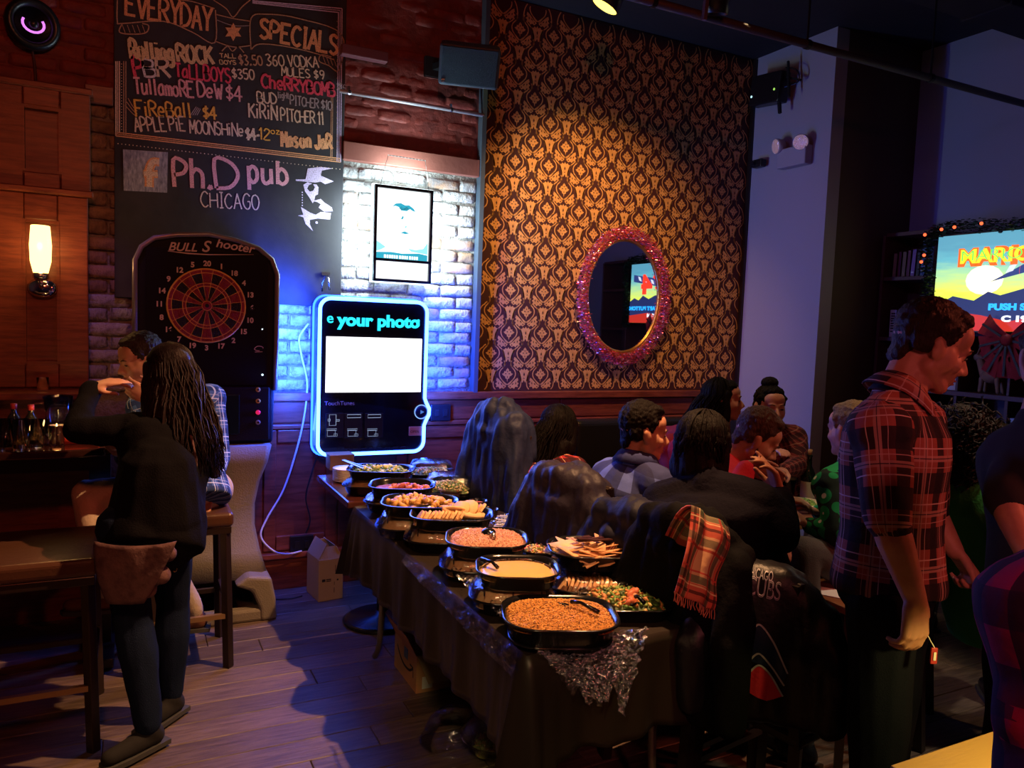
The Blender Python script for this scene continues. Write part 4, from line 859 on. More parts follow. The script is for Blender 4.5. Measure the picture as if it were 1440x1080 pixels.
bevel(MB().box(SC-na*.09, (.36, .18, .235), R=Rm).build('cabinet', mat('slate_speaker_shell', (.05, .07, .1), .45), t), .02, 3)
bevel(MB().box(SC+na*.004, (.335, .012, .21), R=Rm).build('grille', mat('speaker_cloth', (.03, .07, .11), .8, bump=1, bs=400), t), .006)
bevel(MB().box(SC+na*.012+xa*(-.15)+ya*(-.09), (.02, .006, .02), R=Rm).build('badge', M['steel'], t), .002)
q = SC-na*.18-xa*.1; MB().bar(q, V((q.x-.06, 4.70, q.z+.0)), .04).box((q.x-.06, 4.69, q.z), (.12, .03, .12)).build('wall_bracket', M['blackm'], t)

# ------------------------------------------------------------------ wall sconce
sp = onY(57, 352, 4.50); t = thing('wall_sconce', 'glowing cylindrical wall sconce on the mahogany panelling', 'sconce', (sp.x, 4.5, sp.z))
MB().lathe((sp.x, 4.50, sp.z-.115), [(.032, 0), (.046, .06), (.049, .14), (.042, .235), (.038, .237), (.03, .2)], 20, cap=False).build('glass_shade', em('warm_lit_glass', (1, .52, .14), 4.2), t, True)
lamp('sconce_bulb', 'POINT', (sp.x, 4.44, sp.z+.02), 3.2, (1, .5, .16), size=.04)
MB().lathe((sp.x, 4.50, sp.z-.15), [(.02, 0), (.036, .012), (.036, .035), (.03, .04)], 18).build('cup', M['steel'], t, True)
MB().lathe((sp.x, 4.583, sp.z-.185), [(.068, 0), (.062, .016), (.03, .026)], 24, ax=(0, -1, 0), sy=.75).build('backplate', mat('polished_chrome', (.75, .7, .7), .12, 1), t, True)
MB().tube([(sp.x, 4.57, sp.z-.185), (sp.x, 4.52, sp.z-.18), (sp.x, 4.50, sp.z-.15)], .01, 8).build('arm', M['steel'], t, True)

# round lamp in the brick, upper left
p = onY(46, 34, 4.66); t = thing('round_spotlight', 'black round spotlight with violet glints on the red brick', 'spotlight', tuple(p))
ax = V((.35, -1, -.1)).normalized()
MB().lathe(p, [(.10, -.06), (.125, -.01), (.12, .02), (.095, .03), (.085, .0), (.05, -.02)], 28, ax=ax).build('housing', M['black'], t, True)
MB().lathe(p+ax*.0, [(.08, 0), (.05, -.014), (.02, -.03)], 24, ax=ax).build('reflector', mat('dark_reflector', (.3, .25, .4), .15, 1), t, True)
MB().tube([p+ax*.012+frame(ax)[0]*(.048*math.cos(k*PI/9+2.7))+frame(ax)[1]*(.04*math.sin(k*PI/9+2.7)) for k in range(13)], .006, 8).build('glint_arc', em('violet_glint', (.7, .2, .9), 1.1), t, True)  # glint in the unlit reflector, painted as a glowing violet arc
MB().ball(p+ax*.01, (.024, .02, .024)).build('lens', M['black'], t, True)
q = onY(50, 108, 4.71); P = [onY(42, 58, 4.70), onY(46, 75, 4.70), onY(49, 95, 4.70), onY(50, 114, 4.70)]
tag(MB().tube(smoothpath(P, 4), .006, 6).build('lamp_cord', mat('maroon_cord', (.06, .015, .015), .6), None, True, loc=tuple(P[0])), 'thin dark cord down the brick under the round spotlight', 'cable')

# ------------------------------------------------------------------ oval mirror
mc = V(((onY(828, 415, 4.68).x+onY(925, 420, 4.68).x)/2, 4.69, (onY(873, 338, 4.68).z+onY(876, 494, 4.68).z)/2))
rx = (onY(925, 415, 4.68).x-onY(826, 415, 4.68).x)/2; rz = (onY(873, 338, 4.68).z-onY(876, 494, 4.68).z)/2
t = thing('oval_mirror', 'oval gold-framed mirror on the damask wallpaper', 'mirror', tuple(mc))
MB().lathe((mc.x, 4.70, mc.z), [(1, 0), (1, .012)], 64, ax=(0, -1, 0), sx=rx+.01, sy=rz+.01).build('glass', mat('silvered_glass', (.85, .86, .9), .015, 1), t)
el = lambda k, r, d=0: (mc.x+(rx+r)*math.cos(k), 4.685-d, mc.z+(rz+r)*math.sin(k))
MB().tube([el(k*PI/36, .006) for k in range(72)], .011, 8, True).build('frame', mat('old_gold_frame', (.7, .4, .12), .3, .9), t, True)
MB().tube([el(k*PI/36, .03, -.01) for k in range(72)], .02, 8, True).build('frame_back', MATS['old_gold_frame'], t, True)
TM = [mat('pink_tinsel', (.75, .12, .25), .28, .6), mat('red_tinsel', (.6, .05, .06), .28, .6), mat('violet_tinsel', (.5, .22, .7), .25, .7), mat('pale_tinsel', (.9, .6, .6), .2, .8)]
mb = MB(); rr = random.Random(3)
for i in range(11000):
    k = rr.uniform(0, 2*PI); q = abs(rr.gauss(0, .5)); th = rr.uniform(0, 2*PI); R0 = .058; rad = .046*min(1, rr.random()**.5*1.05)
    if rr.random() < .06: rad *= 1.35
    c = V(el(k, R0+rad*math.cos(th), .02+rad*.55*math.sin(th))); c.x += 0
    a, b, q = frame(V((rr.gauss(0, 1), rr.gauss(0, 1), rr.gauss(0, 1)))); s_ = rr.uniform(.004, .009)
    mb.cur = rr.choice((0, 0, 1, 1, 0, 2, 3)); mb.add([c-a*s_-b*s_*.3, c+a*s_-b*s_*.3, c+a*s_+b*s_*.3, c-a*s_+b*s_*.3], [(0, 1, 2, 3)])
tag(stuff(mb.build('tinsel_garland', TM, None, loc=tuple(mc))), 'pink and red glittering tinsel wound round the oval mirror', 'tinsel')

# ------------------------------------------------------------------ ceiling gear
p = at(850, 10, 4.25); axl = (DN*.85-RT*.50+FW*.16).normalized()
t = thing('track_spotlight', 'yellow-lit ceiling spotlight aimed at the wallpaper', 'spotlight', tuple(p))
p_ = V(p)
MB().lathe(p_, [(.0, -.16), (.05, -.155), (.072, -.1), (.082, 0), (.078, 0), (.068, -.02)], 24, ax=axl, cap=False).build('housing', M['black'], t, True)
MB().lathe(p_-axl*.006, [(.0, 0), (.077, 0), (.075, .003), (0, .004)], 24, ax=axl, cap=False).build('lens', em('amber_lens', (1, .72, .1), 3), t)
MB().bar(p_-axl*.12, (p_.x+.0, p_.y-.03, 3.81), .015).build('stem', M['blackm'], t)
PI_ = mat('dusty_black_pipe', (.05, .045, .05), .6, bump=.3, bs=30)
a, b = onY(930, -6, 3.05), onY(1440, 147, 3.05); zz = 3.2
t = thing('ceiling_pipe', 'long dark pipe hung below the black ceiling', 'pipe', (3.6, 3.05, 3.2))
MB().tube([(1.75, 3.05, 3.19), (5.315, 3.05, 3.19)], .021, 12).build('pipe', PI_, t, True)
for x in (2.2, 3.2, 4.2): MB().tube([(x, 3.05, 3.21), (x, 3.05, 3.81)], .006, 6).build('hanger_rod', M['blackm'], t); MB().lathe((x-.012, 3.05, 3.19), [(.026, 0), (.026, .024)], 12, ax=(1, 0, 0)).build('clamp', M['blackm'], t)
t = thing('ceiling_duct', 'black square duct along the ceiling above the pillar', 'duct', (3.8, 3.5, 3.7))
bevel(MB().box((3.6, 3.0, 3.72), (3.4, .28, .18)).build('duct', M['ceil'], t), .005)
for x in (2.6, 3.6, 4.6): bevel(MB().box((x, 3.0, 3.72), (.04, .31, .205)).build('flange', M['ceil'], t), .004)
p = at(1008, 20, 3.4); t = thing('track_spotlight', 'unlit dark ceiling spotlight left of the pillar', 'spotlight', tuple(p))
MB().lathe(p, [(.05, -.16), (.05, 0), (.045, .0), (.04, -.03)], 20, ax=(.1, .2, -1)).build('housing', M['black'], t, True)
MB().bar(p+V((0, 0, .1)), (p.x, p.y, 3.81), .02).build('stem', M['blackm'], t); MB().bar(p+V((-.07, 0, -.04)), p+V((-.06, 0, .09)), .018).build('barn_door', mat('worn_grey_metal', (.14, .13, .18), .5, .4), t)
XP = 4.41
# floodlight on the pillar
a = onX(1063, 104, 4.30); b = onX(1103, 150, 4.30); cc = onX(1082, 126, 4.30)
t = thing('wall_floodlight', 'black floodlight on a bracket high on the pillar', 'floodlight', tuple(cc))
bevel(MB().box(cc, (.10, .30, .22), R=Matrix.Rotation(.1, 3, 'X')).build('body', M['black'], t), .01)
MB().bar(cc+V((.0, -.17, .16)), cc+V((0, -.2, -.10)), .014).bar(cc+V((.0, -.13, .06)), cc+V((.05, -.26, .01)), .014).bar(cc+V((.0, -.1, -.07)), cc+V((0, -.12, -.2)), .02).box((4.385, cc.y, cc.z), (.05, .1, .1)).build('bracket', M['blackm'], t)
for dy, c in ((.13, (.5, .9, 1)), (-.10, (.3, .6, .1))): MB().ball(cc+V((-.052, dy, -.03)), (.004, .009, .009)).build('indicator', em('led_%d' % int(dy*100+50), c, 1), t)
P = [cc+V((0, -.15, .12)), cc+V((.02, -.24, .08)), cc+V((.03, -.25, 0)), cc+V((0, -.15, -.02))]; MB().tube(smoothpath(P, 5), .005, 6).build('cable', M['black'], t)
# emergency light
ec = onX(1117, 221, 4.37); t = thing('emergency_light', 'pale emergency light box with two round lamp heads on the pillar', 'emergency light', tuple(ec))
bevel(MB().box(ec, (.075, .27, .14)).build('box', M['purp'], t), .008)
for k, (px, py) in enumerate(((1092, 206), (1126, 200))):
    q = onX(px, py, 4.32); dr_ = V((-.75, -.55, -.12)).normalized() if k else V((-.9, .25, -.15)).normalized()
    MB().lathe(q, [(.02, -.07), (.045, -.05), (.058, 0), (.054, .008)], 22, ax=dr_).build('lamp_head', M['purp'], t, True)
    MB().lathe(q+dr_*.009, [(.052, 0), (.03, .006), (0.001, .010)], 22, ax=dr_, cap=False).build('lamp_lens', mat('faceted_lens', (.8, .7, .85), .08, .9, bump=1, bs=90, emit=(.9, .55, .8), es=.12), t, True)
    MB().bar(q-dr_*.05, (4.36, q.y, ec.z+.065), .02).build('swivel', M['blackm'], t)
q = onX(1067, 230, 4.36); t = thing('security_camera', 'small black camera beside the emergency light box', 'camera', tuple(q))
bevel(MB().box(q, (.06, .11, .06)).build('body', M['black'], t), .01); MB().lathe(q+V((-.03, .02, 0)), [(.02, 0), (.018, .015)], 14, ax=(-1, .3, -.1)).build('lens', M['black'], t); MB().bar(q, (4.405, q.y-.02, q.z), .02).build('mount', M['blackm'], t)
# ------------------------------------------------------------------ figures
DG = lambda: bpy.context.evaluated_depsgraph_get()
def blob(name, prims, vox, m, parent, it=2, fold=0, fs=9, bones=None, fwd=None, fac=.5, fstr=(1, 1, .45), sub=None):
    """tapered limbs and rounded masses fused to one continuous skin"""
    mb = MB()
    for p in prims:
        if p[0] == 'c': mb.cap(p[1], p[2], p[3], p[4], 12)
        elif p[0] == 'l':
            R_ = p[2]; n_ = 24; P_ = [c_+R_@V((a_*(abs(math.cos(2*PI*i/n_))**.85)*(1 if math.cos(2*PI*i/n_) > 0 else -1), b_*math.sin(2*PI*i/n_), 0)) for c_, a_, b_ in p[1] for i in range(n_)]
            m_ = len(p[1]); mb.add(P_, [(j*n_+i, j*n_+(i+1) % n_, (j+1)*n_+(i+1) % n_, (j+1)*n_+i) for j in range(m_-1) for i in range(n_)]+[tuple(range(n_-1, -1, -1)), tuple((m_-1)*n_+i for i in range(n_))])
        else: mb.ball(p[1], p[2], p[3] if len(p) > 3 else None, 14, 10)
    o = mb.build(name, m, None)
    r = o.modifiers.new('r', 'REMESH'); r.mode = 'VOXEL'; r.voxel_size = vox
    if it: s_ = o.modifiers.new('s', 'SMOOTH'); s_.iterations = it; s_.factor = fac
    me = bpy.data.meshes.new_from_object(o.evaluated_get(DG())); old = o.data; o.modifiers.clear(); o.data = me; bpy.data.meshes.remove(old)
    o.name = name; me.name = name
    n = len(me.vertices)
    if fold:
        me.update(); no = np.empty(n*3); me.vertices.foreach_get('normal', no); co = np.empty(n*3); me.vertices.foreach_get('co', co)
        no = no.reshape(-1, 3); co = co.reshape(-1, 3); d = np.empty(n)
        for i in range(n):
            q = (co[i, 0]*fs*fstr[0], co[i, 1]*fs*fstr[1], co[i, 2]*fs*fstr[2]); d[i] = noise.noise(q)+.5*noise.noise((q[0]*2.3+5, q[1]*2.3, q[2]*2.3))
        me.vertices.foreach_set('co', (co+no*(d*fold)[:, None]).ravel())
    if bones: cloth_uv(me, bones, fwd)
    me.polygons.foreach_set('use_smooth', [True]*len(me.polygons))
    if parent is not None:
        me.transform(Matrix.Translation(-wloc(parent))); o.parent = parent
    me.update(); return o
def cloth_uv(me, bones, fwd):
    n = len(me.vertices); co = np.empty(n*3); me.vertices.foreach_get('co', co); co = co.reshape(-1, 3)
    nl = len(me.loops); lv = np.empty(nl, dtype=int); me.loops.foreach_get('vertex_index', lv)
    pf = len(me.polygons); ls = np.empty(pf, dtype=int); lt = np.empty(pf, dtype=int); me.polygons.foreach_get('loop_start', ls); me.polygons.foreach_get('loop_total', lt)
    fc = np.empty(pf*3); me.polygons.foreach_get('center', fc); fc = fc.reshape(-1, 3)
    best = np.full(pf, 1e9); bi = np.zeros(pf, dtype=int)
    for k, (a, b, R) in enumerate(bones):
        a = np.array(a); b = np.array(b); ab = b-a; t = np.clip(((fc-a)@ab)/(ab@ab), 0, 1); dd = np.linalg.norm(fc-a-t[:, None]*ab, axis=1)/R
        q = dd < best; best[q] = dd[q]; bi[q] = k
    lf = np.repeat(np.arange(pf), lt); lb = bi[lf]; p = co[lv]; uv = np.zeros((nl, 2)); fa = np.zeros(nl)
    for k, (a, b, R) in enumerate(bones):
        a = V(a); b = V(b); z = (b-a); Ln = z.length; z.normalize(); x = V(fwd) if k == 0 else V((.3, -1, .2)); x = (x-z*x.dot(z)).normalized(); y = z.cross(x)
        for w_, arr in ((lb == k, uv),):
            d = p[w_]-np.array(a); ang = np.arctan2(d@np.array(y), d@np.array(x)); arr[w_, 0] = ang; arr[w_, 1] = d@np.array(z)
        d = fc-np.array(a); fang = np.arctan2(d@np.array(y), d@np.array(x)); w_ = lb == k
        dl = uv[w_, 0]-fang[lf[w_]]; uv[w_, 0] -= 2*PI*np.round(dl/(2*PI)); uv[w_, 0] *= R
    l = me.uv_layers.new(name='weave'); l.data.foreach_set('uv', uv.ravel())
def RM(x, y, z): return Matrix((x, y, z)).transposed()
def skinm(name, c): return mat('skin_'+name, c, .5, bump=.06, bs=120, col2=(c[0]*.88, c[1]*.78, c[2]*.74), vs=16)
def head_prims(c, f, u, k=1, jaw=1):
    f = V(f).normalized(); u = V(u); s = f.cross(u).normalized(); u = s.cross(f).normalized(); c = V(c); R = RM(s, f, u); P = []
    def E(x, y, z, r): P.append(('e', c+(s*x+f*y+u*z)*k, tuple(q*k for q in r), R))
    def Cc(a, ra, b, rb): P.append(('c', c+(s*a[0]+f*a[1]+u*a[2])*k, ra*k, c+(s*b[0]+f*b[1]+u*b[2])*k, rb*k))
    E(0, -.012, .025, (.074, .094, .086)); E(0, .03, -.035, (.058*jaw, .062, .078)); E(0, .062, -.092, (.027*jaw, .024, .023))
    for q in (-1, 1):
        Cc((q*.05*jaw, .0, -.06), .026, (q*.018, .062, -.096), .02); E(q*.040, .058, -.032, (.022, .022, .024)); E(q*.02, .080, .014, (.026, .014, .011))
        E(q*.0135, .093, -.042, (.011, .012, .009)); E(q*.076, -.004, -.014, (.0085, .017, .028)); E(q*.080, -.012, .002, (.007, .012, .014)); E(q*.056, .022, -.03, (.018, .035, .042))
        E(q*.031, .071, -.006, (.0145, .012, .011))
    E(0, .054, .040, (.057, .036, .046)); Cc((0, .082, .004), .0085, (0, .108, -.036), .0115)
    E(0, .084, -.067, (.023, .011, .0058)); E(0, .082, -.077, (.019, .011, .007)); E(0, .076, -.058, (.028, .016, .014))
    return P, (c, f, u, s)
def face_bits(fr, body, k=1, brow=None, lip=None, eyes=True):
    c, f, u, s = fr; W_ = lambda x, y, z: c+(s*x+f*y+u*z)*k
    if eyes:
        for q in (-1, 1):
            e = MB().ball(W_(q*.031, .0815, -.0075), (.0085*k, .0045*k, .0032*k), RM(s, f, u)).build('eye', mat('dark_eye', (.015, .01, .01), .15), body, True)
            MB().tube([W_(q*.018, .0838, -.008), W_(q*.026, .0878, -.0035), W_(q*.036, .0862, -.0035), W_(q*.046, .079, -.009)], .0012*k, 5).build('eyelash', M['black'], e)
    if brow is not None:
        for q in (-1, 1): MB().tube([W_(q*.014, .0935, .016), W_(q*.03, .0925, .021), W_(q*.048, .080, .015)], [.0022*k, .0026*k, .0014*k], 6).build('eyebrow', brow, body, True)
    if lip is not None:
        MB().ball(W_(0, .0915, -.0665), (.0215*k, .0055*k, .0035*k), RM(s, f, u)).ball(W_(0, .0895, -.0762), (.018*k, .006*k, .0045*k), RM(s, f, u)).build('lips', lip, body, True)
def hand_prims(w, d, nrm, th=1, curl=25, k=1, splay=0):
    d = V(d).normalized(); nrm = V(nrm); nrm = (nrm-d*nrm.dot(d)).normalized(); lat = d.cross(nrm)*th; w = V(w); P = []
    cu = curl if isinstance(curl, (list, tuple)) else [curl]*4
    offs = (-.032, -.0105, .011, .032); lens = (.062, .076, .083, .075)
    for i, (of, ln) in enumerate(zip(offs, lens)):
        b = w+d*(.086*k)+lat*(of*k)-d*(.008*k if i in (0,) else 0)
        P.append(('c', w+d*.008*k+lat*(of*.62*k), .0155*k, b, .0115*k))
        a = 0; p = b; dl = lat*(splay*of/.032)
        for sg, fr_, r in ((.46, 1, .0095), (.30, 1.15, .0088), (.24, .8, .0082)):
            a += math.radians(cu[i])*fr_; e = (d+dl)*math.cos(a)+nrm*math.sin(a); q = p+e.normalized()*(ln*sg*k); P.append(('c', p, r*k*(1 if i else .9), q, (r-.0008)*k*(1 if i else .9))); p = q
    b = w+d*.022*k+lat*.026*k; e = (d*.62+lat*.62+nrm*.35).normalized(); p = b+e*.044*k; P.append(('c', b, .0145*k, p, .0115*k))
    e = (d*.9+lat*.18+nrm*.4).normalized(); q = p+e*.031*k; P.append(('c', p, .0105*k, q, .0095*k)); e = (d*.9+nrm*.45).normalized(); P.append(('c', q, .0095*k, q+e*.022*k, .0085*k))
    P.append(('e', w+d*.045*k, (.038*k, .016*k, .045*k), RM(lat, nrm, d)))
    return P
def limb(a, ra, b, rb, bulge=0, at_=.35):
    a, b = V(a), V(b); m_ = a.lerp(b, at_); rm = ra+(rb-ra)*at_+bulge; return [('c', a, ra, m_, rm), ('c', m_, rm, b, rb)]
def torso(J, g=0, k=1, ext=0, w=1):
    P, N = V(J['P']), V(J['N']); up = (N-P); Ln = up.length; s = (V(J['sR'])-V(J['sL'])); s = (s-up*s.dot(up)/up.length_squared).normalized(); upn = up.normalized(); f = upn.cross(s)
    R = RM(s, f, upn); out = []
    TB = [(-.10, .10, .08), (-.07, .15, .11), (-.02, .165, .118), (.15, .156, .115), (.32, .146, .108), (.5, .152, .112), (.68, .168, .118), (.80, .165, .112), (.90, .125, .088), (.97, .07, .06)]
    if ext: TB = [(-ext/Ln-.05, .163, .122), (-ext/Ln, .166, .123)]+[q for q in TB[2:] if q[0] > -ext/Ln+.03]
    out.append(('l', [(P+up*t, (a*w+g)*k, (b*w+g)*k) for t, a, b in TB], R))
    for q in ('sL', 'sR'): out.append(('c', P+up*.9, (.07+g*.6)*k, V(J[q]), (.058+g)*k))
    return out, f
def person(label, J, hd=None, skin=None, top=None, sleeve='long', pants=None, shoe=None, hair=None, hairfn=None, vox=.007, hands=None, w=1, k=1, cat='person', ext=.08, fold=.008, brow=None, lip=None,
           collar=None, hk=1, jaw=1, beard=None, legs=True, base=None, hem=None, topname='shirt', fs=9):
    base = base or (J['P'][0], J['P'][1], 0); t = thing('person', label, cat, base); J = {a: V(b) for a, b in J.items()}
    J.setdefault('hL', J['P']+(J['sL']-J['sR']).normalized()*.09); J.setdefault('hR', J['P']-(J['sL']-J['sR']).normalized()*.09)
    B, f = torso(J, -.012, k, 0, w); fr = None
    if hd:
        hp, fr = head_prims(hd[0], hd[1], hd[2] if len(hd) > 2 else (0, 0, 1), hk, jaw); B += hp; c, hf, hu, hs = fr
        B += [('c', c-hf*.025*hk-hu*.06*hk, .052*hk, J['N'], .056*hk), ('c', c-hf*.01-hu*.07*hk, .046*hk, J['N']+f*.02, .05)]
    hands = hands or {}
    for q in 'LR':
        B += limb(J['s'+q], .052*k, J['e'+q], .040*k, .004)+limb(J['e'+q], .041*k, J['w'+q], .026*k, .006, .28)
        d, nrm, th, cu = hands.get(q, (J['w'+q]-J['e'+q], V((0, 0, -1)), 1 if q == 'L' else -1, 22)); B += hand_prims(J['w'+q], d, nrm, th, cu, .98*k if k < 1.1 else 1.02)
        if legs:
            B += limb(J['h'+q], .078*k, J['k'+q], .050*k)+limb(J['k'+q], .050*k, J['a'+q], .034*k, .012, .3)
            fd = J.get('t'+q, f); fd = V((fd[0], fd[1], 0)).normalized() if True else f
            B += [('c', J['a'+q]-fd*.03-V((0, 0, .045)), .03, J['a'+q]+fd*.12-V((0, 0, .055)), .024)]
    body = blob('body', B, vox, skin, t, 2)
    if fr: face_bits(fr, body, hk, brow, lip)
    bones = [(J['P'], J['N'], .2)]+[(J['s'+q], J['e'+q], .065) for q in 'LR']+[(J['e'+q], J['w'+q], .055) for q in 'LR']
    T, _ = torso(J, .020, k, ext, w)
    T.append(('c', J['P'].lerp(J['N'], .9), .088*k, J['N']-(J['N']-J['P']).normalized()*.012, .072*k))
    for q in 'LR':
        e = J['e'+q]; T += limb(J['s'+q], .066*k, e, .056*k, .004)
        if sleeve == 'long': T += limb(e, .056*k, J['w'+q]-(J['w'+q]-e).normalized()*.012, .038*k)
        elif sleeve == 'half': T += [('c', e, .055*k, e.lerp(J['w'+q], .12), .05*k)]
    if hem is not None:
        T += hem
    sh = blob(topname, T, vox*1.15, top, t, 7, fold, fs, bones, f)
    if collar is not None: collar(J, f, fr, sh, top)
    if legs:
        L_ = [('e', J['P']-V((0, 0, .02)), (.165*k*w, .125*k*w, .1), None)]
        L_[0] = ('e', J['P'], (.158*k*w, .125*k*w, .09), RM((J['sR']-J['sL']).normalized(), f, (J['sR']-J['sL']).normalized().cross(f)))
        for q in 'LR':
            L_ += limb(J['h'+q], .092*k, J['k'+q], .064*k)+limb(J['k'+q], .064*k, J['a'+q], .046*k, .012, .3)
        blob('trousers', L_, vox*1.3, pants, t, 2, .008, 9)
        for q in 'LR':
            a = J['a'+q]; fd = J.get('t'+q, f); fd = V((fd[0], fd[1], 0)).normalized(); z = V((0, 0, -1)); sd = fd.cross(V((0, 0, 1)))
            b0 = V((a.x, a.y, a.z))
            S_ = [('c', b0-V((0, 0, .02)), .043, b0-fd*.025+z*.05, .04), ('c', b0-fd*.03+z*.055, .036, b0+fd*.06+z*.055, .038), ('c', b0+fd*.06+z*.058, .037, b0+fd*.15+z*.062, .031)]
            so = blob('shoe', S_, .009, shoe or M['black'], t, 2)
            MB().prism([(-.075, -.034), (.1, -.042), (.17, -.035), (.19, 0), (.17, .035), (.1, .042), (-.075, .034)], b0+z*.099, fd, sd, V((0, 0, 1)), .018).build('sole', mat('grey_rubber_sole', (.05, .05, .05), .7), so)
    if hairfn: hairfn(fr, t, hair, hk, J)
    if beard is not None:
        c, hf, hu, hs = fr; W_ = lambda x, y, z: c+(hs*x+hf*y+hu*z)*hk; P = []; R = RM(hs, hf, hu)
        for q in (-1, 1): P += [('c', W_(q*.063, .012, -.03), .014*hk, W_(q*.055, .03, -.075), .019*hk), ('c', W_(q*.055, .03, -.075), .019*hk, W_(q*.018, .078, -.103), .024*hk), ('c', W_(q*.02, .092, -.058), .006*hk, W_(q*.028, .08, -.08), .009*hk)]
        P += [('e', W_(0, .073, -.107), (.032*hk, .026*hk, .026*hk), R)]
        blob('beard', P, .005, beard, t, 1, .004, 60, fstr=(1, 1, 1))
    return t, J, fr
def short_hair(fr, t, m, k, J, top=0, side=1, quiff=0):
    c, f, u, s = fr; W_ = lambda x, y, z: c+(s*x+f*y+u*z)*k; R = RM(s, f, u)
    P = [('e', W_(0, -.020, .038+top/2), (.0805*k, .0945*k, (.084+top/2)*k), R), ('e', W_(0, .024, .082+top*.8), (.060*k, .05*k, .028*k), R), ('e', W_(0, -.062, .0), (.06*k, .036*k, .055*k), R), ('e', W_(0, -.07, -.05), (.045*k, .022*k, .03*k), R)]
    for q in (-1, 1): P += [('c', W_(q*.070, .022, .05), .013*k, W_(q*.0715, .016, .008), .006*k), ('e', W_(q*.060, -.04, .0), (.018*k, .035*k, .036*k), R)]
    if quiff: P += [('e', W_(0, .052, .086+top), (.046*k, .032*k, .022*k), R)]
    return blob('hair', P, .0055, m, t, 1, .005, 75, fstr=(1, 1, 1))
def long_hair(fr, t, m, k, J, length=.42, n=170, spread=.06, back=.08, side=None, wave=.012, mass=True, fall=None, seed=1):
    c, f, u, s = fr; rr = random.Random(seed); down = V((0, 0, -1)); fall = V(fall) if fall is not None else -f*.12
    W_ = lambda x, y, z: c+(s*x+f*y+u*z)*k; R = RM(s, f, u)
    if mass:
        P = [('e', W_(0, -.025, .036), (.084*k, .098*k, .088*k), R), ('e', W_(0, .02, .075), (.066*k, .062*k, .036*k), R), ('e', W_(0, -.06, -.05), (.08*k, .055*k, .1*k), R)]
        for q in (-1, 1): P += [('c', W_(q*.074, .01, .04), .02*k, W_(q*.078, -.005, -.1), .028*k)]
        b0 = W_(0, -.055, -.08)
        for x in (-1, -.33, .33, 1): P += [('c', b0+s*x*.055, .04, b0+s*x*(.05+spread*.5)+down*length*.5+fall*.6, .04), ('c', b0+s*x*(.05+spread*.5)+down*length*.5+fall*.6, .04, b0+s*x*(.05+spread*.4)+down*length*.88+fall, .02)]
        h = blob('hair', P, .008, m, t, 2, .010, 26, fstr=(1, 1, .3))
    else: h = t
    mb = MB()
    for i in range(n):
        a = rr.uniform(.28*PI, 1.72*PI)  # around the head, open at the face
        x, y = math.sin(a), math.cos(a); pts = []
        top = rr.uniform(.0, .9)
        for j in range(6):
            th = top+(PI/2-top)*j/5; pts.append(W_(x*.087*math.sin(th), -.022+y*.1*math.sin(th), .036+.09*math.cos(th)))
        e = pts[-1]; Lx = length*rr.uniform(.75, 1.08); ph = rr.uniform(0, 6)
        for j in range(1, 7):
            q = j/6; pts.append(e+(s*x*spread*.6+f*(y*spread*.4 if y < 0 else -.02))*q+down*(Lx*q+.06*q)+fall*q+s*(wave*math.sin(ph+q*7))+f*(wave*math.cos(ph*1.7+q*6)))
        mb.tube(pts, [.003]*6+[.0038, .0042, .0042, .0038, .003, .001], 3)
    return stuff(mb.build('hair_strands', m, h, True))
def curly_hair(fr, t, m, k, J, n=260, r=(.12, .12, .15), off=(0, -.02, -.02), seed=2, curl=.013):
    c, f, u, s = fr; rr = random.Random(seed); W_ = lambda x, y, z: c+(s*x+f*y+u*z)*k; R = RM(s, f, u)
    h = blob('hair', [('e', W_(*off), (r[0]*.86, r[1]*.86, r[2]*.86), R), ('e', W_(0, -.02, .04), (.085, .1, .085), R)], .01, m, t, 1, .014, 30, fstr=(1, 1, 1)); mb = MB()
    for i in range(n):
        d = V((rr.gauss(0, 1), rr.gauss(0, 1)-.4, rr.gauss(0, 1))).normalized()
        if d.y > .35: d.y *= -1
        p = W_(off[0]+d.x*r[0]*.85, off[1]+d.y*r[1]*.85, off[2]+d.z*r[2]*.85); a, b, q = frame(R@d+V((0, 0, -.8))); ph = rr.uniform(0, 6); L_ = rr.uniform(.04, .09)
        mb.tube([p+q*(L_*j/9)+a*(curl*math.cos(ph+j*1.25))+b*(curl*math.sin(ph+j*1.25)) for j in range(10)], [.0035]*9+[.001], 4)
    stuff(mb.build('curls', m, h, True)); return h
def band_collar(J, f, fr, sh, m):
    N = J['N']; c = fr[0] if fr else N+V((0, 0, .15)); up = (c-fr[1]*.02-N).normalized() if fr else V((0, 0, 1)); s = up.cross(f).normalized(); f2 = s.cross(up)
    P = []; F = []; n = 22
    for j, (h, r) in enumerate(((-.015, .082), (.03, .068), (.045, .066), (.03, .078), (-.005, .098))):
        for i in range(n):
            a = PI*2*(i/(n-1))*.94+PI*.06+PI/2*0; x = math.sin(a); y = math.cos(a); hh = h-(.03*max(0, y)**2 if j > 0 else 0)
            P.append(N+up*hh+s*(r*x)+f2*(r*y*1.05)+f2*.012)
    for j in range(4):
        for i in range(n-1): F.append((j*n+i, j*n+i+1, (j+1)*n+i+1, (j+1)*n+i))
    me = MB().add(P, F).build('collar', m, sh, True); l = me.data.uv_layers.new(name='weave')
    for lp in me.data.loops: l.data[lp.index].uv = ((lp.vertex_index % n)*.012, (lp.vertex_index//n)*.03)
    md = me.modifiers.new('s', 'SOLIDIFY'); md.thickness = .004
SKF = skinm('fair', (.52, .27, .19)); SKO = skinm('tan', (.45, .24, .15))
HB = mat('near_black_hair', (.006, .0045, .004), .55, bump=.8, bs=130, vstr=(1, 1, .25), spec=.12); HD = mat('dark_brown_hair', (.02, .011, .008), .5, bump=.8, bs=130, vstr=(1, 1, .25), spec=.3)
